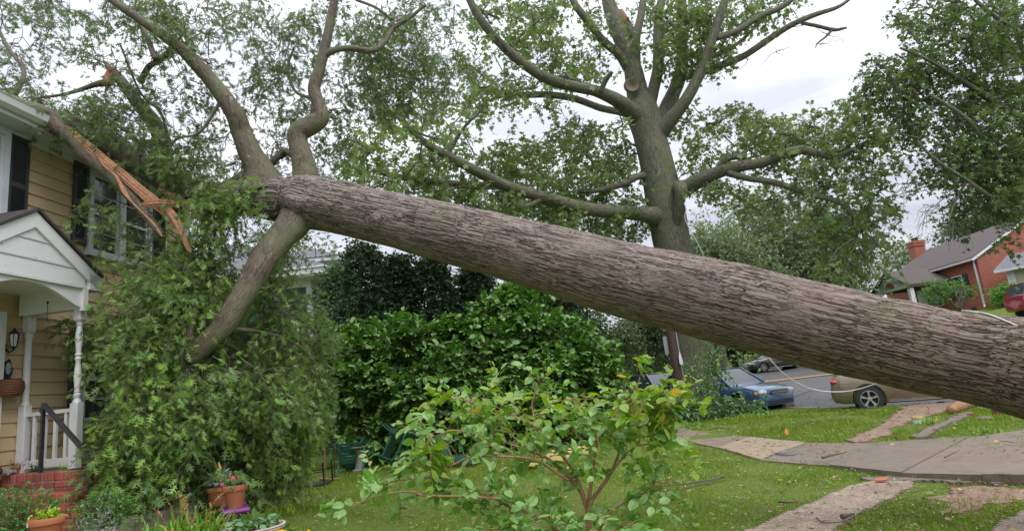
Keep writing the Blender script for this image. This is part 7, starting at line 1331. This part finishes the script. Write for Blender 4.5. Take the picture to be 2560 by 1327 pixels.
# ================================================================== CARS
def car(name, label, paintm, loc, yaw, L=4.6, W=1.75, H=1.42, wagon=True, grille=True, wheel_r=.31, suv=False, glassdark=False):
    z0 = float(g(loc[0], loc[1])) - .085
    e = empty(name, label, 'car', (loc[0], loc[1], z0), (0, 0, yaw)); hw = W / 2; belt = .86 if not suv else 1.05; hood = .80 if not suv else 1.0
    # stations x (front +), z_low, z_mid, z_top (shoulder), half width, top crown
    X = np.array([-L / 2, -L / 2 + .06, -L / 2 + .25, -L * .36, -L * .30, -L * .2, 0, L * .14, L * .2, L * .30, L * .36, L / 2 - .34, L / 2 - .14, L / 2 - .04, L / 2])
    top = np.array([.66, .90, .96, .96, .95, .94, .93, .92, .91, .86, .84, .76, .69, .60, .50]) + (belt - .86) + (0 if wagon else .0); low = np.array([.36, .28, .24, .22, .20, .19, .19, .19, .19, .20, .22, .20, .20, .22, .30]) + (.12 if suv else 0)
    wid = np.array([.78, .90, .96, .985, 1, 1, 1, 1, 1, .99, .975, .92, .84, .74, .62]) * hw
    n = 120; xs_ = np.linspace(-L / 2, L / 2, n); from_ = lambda a: np.interp(xs_, X, a); tp, lo, wi = from_(top), from_(low), from_(wid)
    K = 8; fy = [0, .80, .96, 1.0, 1.0, .985, .90, .62, 0]; V = []
    sec = lambda t, l, w_: [(0, l), (w_ * .90, l), (w_ * .975, l + .07), (w_, l + (t - l) * .42), (w_ * 1.0, l + (t - l) * .62), (w_ * .985, l + (t - l) * .82), (w_ * .93, t - .012), (w_ * .82, t + .008), (w_ * .5, t + .03), (0, t + .04)]
    S = np.array([sec(t, l, w_) for t, l, w_ in zip(tp, lo, wi)]); m = S.shape[1]
    R_ = np.concatenate([np.stack([np.repeat(xs_[:, None], m, 1), S[..., 0], S[..., 1]], -1), np.stack([np.repeat(xs_[:, None], m - 2, 1), -S[:, m - 2:0:-1, 0], S[:, m - 2:0:-1, 1]], -1)], 1); mm = R_.shape[1]
    F = [(a * mm + k, a * mm + (k + 1) % mm, (a + 1) * mm + (k + 1) % mm, (a + 1) * mm + k) for a in range(n - 1) for k in range(mm)]; b = MB(); b.add(R_.reshape(-1, 3), F); F3 = []
    c0, c1x = b.n, b.n + 1; b.add([(-L / 2, 0, .5), (L / 2 + .01, 0, .42)]); b.F3.append(np.array([(c0, (k + 1) % mm, k) for k in range(mm)] + [(c1x, (n - 1) * mm + k, (n - 1) * mm + (k + 1) % mm) for k in range(mm)]))
    body = b.build('body', paintm, e, smooth=True)
    ax_f, ax_r = L / 2 - .88, -L / 2 + .86; dgp = []
    # cut wheel arches
    cut = MB()
    for xx in (ax_f, ax_r):
        for sy in (-1, 1): cut.lathe([(.001, -.2), (wheel_r + .055, -.2), (wheel_r + .055, .2), (.001, .2)], (xx, sy * hw * .98, wheel_r), 36, R=np.array(Matrix.Rotation(PI / 2, 3, 'X')))
    co_ = cut.build('arch_cutter', None, e); md = body.modifiers.new('arches', 'BOOLEAN'); md.object = co_; md.operation = 'DIFFERENCE'; md.solver = 'EXACT'
    bpy.context.view_layer.update(); dg_ = bpy.context.evaluated_depsgraph_get(); nm = bpy.data.meshes.new_from_object(body.evaluated_get(dg_)); body.modifiers.clear(); body.data = nm; bpy.data.objects.remove(co_, do_unlink=True)
    for pl_ in nm.polygons: pl_.use_smooth = True
    nm.set_sharp_from_angle(angle=math.radians(40))
    # cabin
    bz = belt + .07 - .02; ws, wr_ = L / 2 - 1.25, -L / 2 + (.12 if wagon else .75); rf, rr = L / 2 - 2.0, -L / 2 + (.45 if wagon else 1.35); yb_, yt = hw * .90, hw * .68
    cab = MB(); xs2 = [wr_, rr, (rr + rf) / 2, rf, ws]; hz_ = [bz, H - .06, H - .0, H - .06, bz]
    def cabin(mb, inset, zlo, zhi, sh):
        A = [(wr_ - sh, zlo), (rr, zhi), (rf, zhi), (ws + sh, zlo)]; Vb = []
        for sy in (-1, 1):
            for (x, z), in zip(A): Vb.append((x, sy * ((yb_ if z == zlo else yt) - inset), z))
        mb.add(Vb, [(0, 1, 2, 3), (7, 6, 5, 4), (0, 4, 5, 1), (3, 2, 6, 7), (1, 5, 6, 2), (0, 3, 7, 4)])
    cabin(cab, .0, bz, H - .05, 0); cb_ = cab.build('windows', M['car_glass'], e)
    rfm = MB(); nn = 9; V = []
    for a in range(nn):
        for k in range(nn):
            x = rr - .04 + (rf - rr + .08) * a / (nn - 1); y = (yt + .01) * (2 * k / (nn - 1) - 1); V.append((x, y, H - .05 + .05 * (1 - (2 * a / (nn - 1) - 1) ** 4) * (1 - .8 * (2 * k / (nn - 1) - 1) ** 4)))
    rfm.add(V, [(a * nn + k, (a + 1) * nn + k, (a + 1) * nn + k + 1, a * nn + k + 1) for a in range(nn - 1) for k in range(nn - 1)]); rfm.box(((rr + rf) / 2, 0, H - .055), (rf - rr + .06, 2 * yt + .02, .03))
    for sy in (-1, 1):
        rfm.bar((rf, sy * (yt + .002), H - .05), (ws + .02, sy * (yb_ + .0), bz), .05, .045); rfm.bar((rr, sy * (yt + .002), H - .05), (wr_ - .01, sy * yb_, bz), .07 if not wagon else .10, .05)
        xm = (rr + rf) / 2 - .05; rfm.bar((xm, sy * (yt + .004), H - .05), (xm + .05, sy * (yb_ + .004), bz), .05, .02, up=(0, 1, 0)); rfm.bar((rr + .3, sy * (yt + .004), H - .05), (wr_ + (.55 if wagon else .5), sy * (yb_ + .004), bz), .05, .02, up=(0, 1, 0))
    rfm.build('roof', paintm, e, smooth=True)
    for sy in (-1, 1): mi = MB(); mi.sphere((ws - .22, sy * (hw + .06), bz + .08), .09, 10, 8, sc_=(.6, 1.1, .75)); mi.build('mirror', paintm, e, smooth=True)
    ln_ = MB()
    for sy in (-1, 1): ln_.bar((ax_r + .55, sy * (hw + .003), .58), (ax_f - .5, sy * (hw + .003), .58), .02, .035); ln_.bar((ax_r + .42, sy * (hw - .01), .235), (ax_f - .42, sy * (hw - .01), .235), .02, .02)
    ln_.build('side_moulding', M['chrome'] if not suv else M['trim'], e)
    fz = .58 + (.14 if suv else 0)
    for sy in (-1, 1):
        h_ = MB(); yy = hw * .66; h_.sphere((L / 2 - .13, sy * yy, fz + .04), .18, 16, 10, sc_=(.62, .95, .48)); h_.build('headlight', M['lens'], e, smooth=True)
        h_ = MB(); h_.sphere((L / 2 - .24, sy * hw * .86, fz + .02), .075, 10, 8, sc_=(.9, .6, .9)); h_.build('indicator', M['amber'], e, smooth=True)
        h_ = MB(); h_.sphere((-L / 2 + .13, sy * hw * .80, .80 + (.12 if suv else 0)), .15, 14, 10, sc_=(.75, .9, .5)); h_.build('taillight', M['redlens'], e, smooth=True)
    if grille:
        gr_ = MB(); gr_.poly([(L / 2 - .015, y, z) for y, z in ((-.36, .66), (.36, .66), (.40, .60), (.30, .53), (-.30, .53), (-.40, .60))], (.03, 0, 0)); go_ = gr_.build('grille', M['trim'], e); g2_ = MB()
        for z in (.672, .60, .525): g2_.bar((L / 2 + .02, -.37 if z != .525 else -.30, z), (L / 2 + .02, .37 if z != .525 else .30, z), .02, .022)
        for zz in (.64, .62, .58, .56): g2_.bar((L / 2 + .012, -.34, zz), (L / 2 + .012, .34, zz), .01, .008)
        g2_.build('grille_bar', M['chrome'], go_)
        lo_ = MB(); lo_.box((L / 2 - .02, 0, .33), (.08, 1.0, .09)); lo_.build('lower_intake', M['trim'], e)
    for k, (xx, sy) in enumerate(((ax_f, 1), (ax_f, -1), (ax_r, 1), (ax_r, -1))):
        Rw = np.array(Matrix.Rotation(PI / 2 * (-sy), 3, 'X')); r = wheel_r; c = (xx, sy * (hw - .11), r); ty = MB(); ty.lathe([(r * .62, -.10), (r * .93, -.10), (r, -.07), (r, .07), (r * .93, .10), (r * .66, .10), (r * .64, .06), (r * .62, -.10)], c, 40, R=Rw); to = ty.build('wheel', M['tire'], e, smooth=True)
        ri = MB(); ri.lathe([(r * .66, .085), (r * .60, .09), (r * .58, .02), (r * .58, -.05)], c, 36, R=Rw); ri.lathe([(.001, .075), (r * .16, .07), (r * .2, .05)], c, 16, R=Rw)
        for q in range(5): t = q * 2 * PI / 5 + .3; V = np.array([(math.cos(t + a) * rr2, math.sin(t + a) * rr2, zz) for (a, rr2, zz) in ((-.30, r * .14, .07), (.30, r * .14, .07), (.17, r * .60, .082), (-.17, r * .60, .082), (-.30, r * .14, .03), (.30, r * .14, .03), (.17, r * .6, .04), (-.17, r * .6, .04))]) @ Rw.T + np.array(c); ri.add(V, [(0, 1, 2, 3), (0, 4, 5, 1), (1, 5, 6, 2), (2, 6, 7, 3), (3, 7, 4, 0)])
        ri.build('rim', M['alloy'], to, smooth=True); dk = MB(); dk.lathe([(.001, -.02), (r * .58, -.02)], c, 24, R=Rw); dk.build('brake_disc', M['trim'], to)
        well = MB(); well.lathe([(.001, -.13), (r + .05, -.13), (r + .05, .05)], c, 30, R=Rw); well.build('wheel_well', M['trim'], e)
    return e
def carpos(px, py, Y, dx=0, dy=0): p = P(px, py, Y); return (p[0] + dx, p[1] + dy)
yaw_b = math.radians(-90 + 27); fb = P(1950, 985, 19.4); car('parked_car', 'blue station wagon parked nose towards the camera behind the leafy sapling', M['blue_paint'], (fb[0] - 2.3 * math.cos(yaw_b), fb[1] - 2.3 * math.sin(yaw_b)), yaw_b, wagon=True, H=1.5)
yaw_d = math.radians(-90 + 20); fd = P(1668, 985, 27.0); car('parked_car', 'dark grey car mostly hidden behind the utility pole', M['dark_paint'], (fd[0] - .2 * math.cos(yaw_d), fd[1] + 1.5), yaw_d, L=4.5, H=1.46, wagon=False)
wt = P(2172, 984, 16.2); car('parked_car', 'gold beige sedan with its rear wheel showing below the leaning trunk', M['tan_paint'], (wt[0] + 1.39 * math.cos(math.radians(31)) + .80 * math.sin(math.radians(31)), wt[1] - 1.39 * math.sin(math.radians(31)) + .80 * math.cos(math.radians(31))), math.radians(-31), L=4.5, W=1.8, wagon=False, wheel_r=.325)
wb = P(1970, 915, 44); car('parked_car', 'small black car far up the street beyond the blue wagon', M['blk_paint'], (wb[0] - .6, wb[1] + .8), math.radians(188), L=4.3, wagon=True)
rc = P(2528, 760, 31.0); car('parked_car', 'dark red utility vehicle on the hill at the right edge', M['red_paint'], (rc[0] + 2.25, rc[1] - .5), math.radians(-8), L=4.6, W=1.85, H=1.75, wagon=True, suv=True, wheel_r=.36)

# ================================================================== YARD THINGS
def patio_chair(label, loc, R, n=0):
    """high-backed resin chair: chair-local z up, facing +x; the Empty carries the tumble"""
    e = empty('patio_chair', label, 'chair', loc, group='dark green slatted patio chairs blown over'); e.rotation_euler = R; bpy.context.view_layer.update()
    s = MB()
    for k in range(8): s.box((-.2 + k * .058, 0, .40), (.045, .46, .016))
    s.build('seat', M['green_plastic'], e); b = MB()
    for k in range(9): x = -.24 - k * .030; b.box((x, 0, .50 + k * .062), (.016, .44, .046), R=Matrix.Rotation(-.42, 3, 'Y'))
    for sy in (-1, 1): b.bar((-.22, sy * .235, .40), (-.52, sy * .235, 1.06), .035, .03)
    b.bar((-.52, -.25, 1.06), (-.52, .25, 1.06), .04, .03); b.build('backrest', M['green_plastic'], e)
    for sy in (-1, 1):
        a = MB(); a.tube([(-.34, sy * .27, .66), (-.1, sy * .29, .67), (.15, sy * .29, .66), (.27, sy * .28, .62)], .02, 8); a.build('armrest', M['green_plastic'], e)
        for x0, x1, h_ in ((.26, .30, .63), (-.22, -.34, .42)): l = MB(); l.bar((x0, sy * .27, h_), (x1, sy * .28, 0), .036, .03); l.build('leg', M['green_plastic'], e)
        f_ = MB(); f_.bar((-.24, sy * .24, .39), (.26, sy * .26, .39), .03); f_.build('seat_rail', M['green_plastic'], e)
    return e
c_ = P(845, 1188, 13.2); cz = float(g(c_[0], c_[1])); patio_chair('dark green slatted chair on its side with its seat slats facing the lawn', (c_[0] + .12, c_[1] + .35, cz + .36), (math.radians(0), math.radians(-78), math.radians(-84)))
c_ = P(960, 1190, 13.2); patio_chair('dark green slatted chair tipped forward with its curved frame in the air', (c_[0] - .2, c_[1] + .2, cz + .75), (math.radians(20), math.radians(118), math.radians(15)))
c_ = P(1050, 1185, 13.4); patio_chair('dark green slatted chair leaning on its back at right of the tumbled chairs', (c_[0] + .15, c_[1] + .2, cz + .30), (math.radians(-8), math.radians(-75), math.radians(165)))
c_ = P(790, 1200, 12.8); tb2 = empty('side_table', 'small dark table lying upside down at the edge of the oak foliage', 'table', (c_[0], c_[1], float(g(c_[0], c_[1])) + .02), (math.radians(4), math.radians(-3), math.radians(-14))); m_ = MB(); m_.box((0, 0, .015), (.62, .36, .025), bev=.006); m_.build('tabletop', M['black'], tb2)
for sx in (-1, 1):
    for sy in (-1, 1): l = MB(); l.bar((sx * .28, sy * .15, .02), (sx * .30, sy * .16, .42), .024); l.build('leg', M['black'], tb2)
m_ = MB(); 
for sy in (-1, 1): m_.bar((-.29, sy * .155, .25), (.29, sy * .155, .25), .016)
for sx in (-1, 1): m_.bar((sx * .29, -.155, .28), (sx * .29, .155, .28), .016)
m_.build('stretcher', M['black'], tb2)
c_ = P(830, 1042, 13.6); fd_ = empty('bird_feeder', 'white bowl bird feeder on a thin pole before the laurel', 'bird feeder', (c_[0], c_[1], float(g(c_[0], c_[1])))); hh = c_[2] - float(g(c_[0], c_[1])); m_ = MB(); m_.lathe([(.001, hh - .05), (.05, hh - .045), (.09, hh - .01), (.105, hh + .03), (.095, hh + .03), (.001, hh - .02)], m=24); m_.build('bowl', M['clean_white'], fd_, smooth=True)
m_ = MB(); m_.tube([(0, 0, 0), (0, 0, hh - .05)], .01, 8); m_.build('pole', M['black'], fd_)
c_ = P(790, 1030, 13.7); p_ = empty('hanging_feeder_tray', 'pale wooden feeder trays half hidden by oak leaves left of the white bowl', 'bird feeder', c_); m_ = MB(); m_.box((0, 0, 0), (.42, .12, .03), bev=.006); m_.box((.07, 0, -.24), (.36, .12, .025), bev=.006); m_.bar((.15, 0, -.3), (.15, 0, .1), .02); m_.bar((.15, 0, -.3), (.15, 0, -(c_[2] - float(g(c_[0], c_[1])))), .03); m_.build('tray', M['cutwood'], p_)
c_ = P(900, 1185, 14.0); bb_ = empty('birdbath', 'weathered grey stone birdbath between the tumbled green chairs', 'birdbath', (c_[0], c_[1], float(g(c_[0], c_[1])))); m_ = MB(); m_.lathe([(.001, 0), (.16, 0), (.16, .04), (.10, .08), (.075, .2), (.06, .36), (.09, .44), (.10, .47)], m=20); m_.build('pedestal', M['stone'], bb_, smooth=True); m_ = MB(); m_.lathe([(.001, .47), (.12, .475), (.17, .52), (.15, .525), (.001, .49)], m=24); m_.build('basin', M['stone'], bb_, smooth=True)
c_ = P(1410, 1118, 12.6); yz = float(g(c_[0], c_[1])); e = empty('yellow_board_box', 'pale yellow broken box lying on the lawn behind the crape myrtle', 'box', (c_[0], c_[1], yz), (0, 0, .35)); m_ = MB(); m_.box((0, 0, .09), (.9, .05, .18), bev=.006); m_.box((.05, .25, .16), (.85, .45, .03), R=Matrix.Rotation(-.25, 3, 'X')); m_.box((.48, .2, .10), (.05, .4, .2)); m_.box((-.75, -.2, .05), (.4, .3, .04), R=Matrix.Rotation(.2, 3, 'Y')); m_.build('box_panels', M['pale_yellow'], e)
def on_g(px, py, lift=0.0): p = G(px, py); p[2] += lift; return p
p = on_g(2296, 1058); e = empty('capped_pipe', 'short white standpipe with a round yellow cap beside the dirt path', 'pipe', p); m_ = MB(); m_.lathe([(.09, -.02), (.09, .10)], m=24); m_.build('pipe', M['clean_white'], e, smooth=True); m_ = MB(); m_.lathe([(.10, .085), (.105, .09), (.105, .125), (.10, .135), (.001, .138)], m=28)
for k in range(7): m_.bar((-.07, -.07 + k * .022, .14), (.07, -.07 + k * .022, .14), .008, .006)
m_.build('cap', M['pale_yellow'] if False else pm('mossy yellow cap', (.55, .45, .16), (.42, .34, .10), 30), e, smooth=True)
p = on_g(1968, 1138, .055); e = empty('meter_cover', 'round grey iron meter cover set in the sidewalk slab', 'manhole cover', p); m_ = MB(); m_.lathe([(.001, .004), (.15, .004), (.155, .012), (.16, .012), (.165, -.03)], m=36)
for k in range(-4, 5): h_ = math.sqrt(max(0, .13 ** 2 - (k * .03) ** 2)); m_.bar((-h_, k * .03, .008), (h_, k * .03, .008), .012, .006)
m_.build('cover', M['stone'], e, smooth=False)
def brick_thing(label, px, py, yaw, tilt, s=(.30, .11, .08), mat='brick'):
    p = on_g(px, py, s[2] / 2); e = MB(); e.box((0, 0, 0), s, bev=.008, a=.1); o = e.build('loose_brick', M[mat]); o.location = p; o.rotation_euler = (tilt, 0, yaw); return tag(o, label, 'brick')
brick_thing('dark red loose brick standing in the grass under the trunk', 2500, 1036, .35, .25, (.28, .10, .12)); brick_thing('dark red brick half hidden directly behind the other brick', 2498, 1018, -.5, .1, (.30, .09, .07)); brick_thing('small rusty brick fragment beside the sawn stump', 2428, 1040, .4, 0, (.15, .08, .06))
o, q = bark_tube('sawn_stump', None, M['cutwood'], None, 30, 18, .16, 61, world_rows=[[*on_g(2378, 1036, .08), .07], [*on_g(2400, 1028, .10), .11], [*on_g(2450, 1008, .10), .13], [*on_g(2466, 1004, .10), .12]]); tag(o, 'weathered sawn stump lying at the end of the mud strip', 'log')
o, q = bark_tube('wood_chunk', None, M['twig'], None, 12, 12, .2, 62, world_rows=[[*on_g(2380, 1030, .08), .06], [*on_g(2396, 1024, .08), .08]]); tag(o, 'small dark chunk of wood left of the sawn stump', 'log')
m_ = MB(); p = on_g(2462, 1048, .02); m_.sphere((0, 0, 0), .11, 14, 8, sc_=(1.3, .9, .4)); o = m_.build('soil_clod', M['mud'], None, smooth=True); o.location = p; tag(o, 'dark round soil clod in the grass below the bricks', 'clod')
p = on_g(1952, 1012, -.05); m_ = MB(); m_.sphere((0, 0, .02), .42, 20, 10, sc_=(1.1, .7, .5)); o = m_.build('mossy_rock', pm('mossy stone', (.22, .20, .10), (.13, .12, .06), 6, .9, .03), None, smooth=True); o.location = p; tag(o, 'low mossy mound stone at the kerb beside the sapling', 'rock')
m_ = MB(); p = on_g(2352, 1008, .03); m_.sphere((0, 0, 0), .05, 8, 6, sc_=(2.4, .8, .35)); o = m_.build('plastic_scrap', pm('blue plastic', (.03, .25, .55)), None); o.location = p; tag(o, 'scrap of bright blue plastic on the kerb', 'litter')
# branches lying about
def stick(label, pts, r, px_lift=.05, mat='twig', name='fallen_branch'):
    W_r = [[*on_g(a, b, px_lift + r), r * (1 - .75 * k / (len(pts) - 1))] for k, (a, b) in enumerate(pts)]; o, q = bark_tube(name, None, M[mat], None, 40, 7, .2, int(pts[0][0]), world_rows=W_r); return tag(o, label, 'branch')
stick('long thin bare branch on the lawn right of the crape myrtle', [(1812, 1202), (1760, 1214), (1700, 1222), (1640, 1228), (1580, 1238)], .014); stick('thin forked twig below the long branch on the lawn', [(1800, 1206), (1720, 1230), (1650, 1238), (1600, 1250)], .009)
stick('dark crooked stick in the near corner of the sidewalk joint', [(2060, 1162), (2090, 1154), (2120, 1148)], .022, .09); stick('slim curved twig on the middle sidewalk slab', [(2300, 1112), (2330, 1113), (2360, 1104), (2368, 1098)], .010, .10); stick('short bent twig at the edge of the large slab', [(2368, 1172), (2390, 1160), (2406, 1152)], .010, .14)
stick('dark rotten stick on the lawn edge beside the walkway', [(1950, 1268), (1975, 1270), (2000, 1268)], .016); stick('curled dark twig across the walkway at the bottom', [(2045, 1310), (2060, 1320), (2090, 1322), (2120, 1318)], .010); stick('dark bark lump stick at the walkway edge', [(2110, 1312), (2140, 1303)], .028)
stick('forked bare twig on the verge grass', [(1990, 1075), (2010, 1065), (2040, 1058), (2060, 1062)], .008, .06); stick('thin broken branch lying in the road near the blue wagon', [(1985, 990), (2030, 975), (2080, 965)], .02, -.02); stick('dark twig near the first sidewalk slabs', [(1775, 1082), (1790, 1078), (1830, 1080)], .018, .06); stick('orange ended broken branch on the lawn before the side table', [(800, 1203), (830, 1204), (855, 1200)], .028, .02, 'cutwood')
p = on_g(2205, 1212, .05); m_ = MB(); m_.poly([(-.09, -.02, 0), (.05, -.05, 0), (.10, .0, .02), (-.02, .05, .01)], (0, 0, .02)); o = m_.build('terracotta_shard', M['terracotta'], None); o.location = p; tag(o, 'orange triangular shard at the top of the walkway', 'shard')
for (px, py, lab) in ((1968, 1092, 'large orange dead leaf standing on the verge beside the sidewalk'), (1090 - 330, 1243 - 3, 'orange dead leaf on the lawn left of the crape myrtle')):
    V, F = tmpl_oval(.28, .05); o = mesh_np('dead_leaf', V * (.14 if px > 1500 else .09), F, M['orange_bloom'], None, False, {'lv': np.zeros(len(V))}); o.location = on_g(px, py, .03); o.rotation_euler = (.3, -1.2 if px > 1500 else -.3, .8); tag(o, lab, 'leaf')
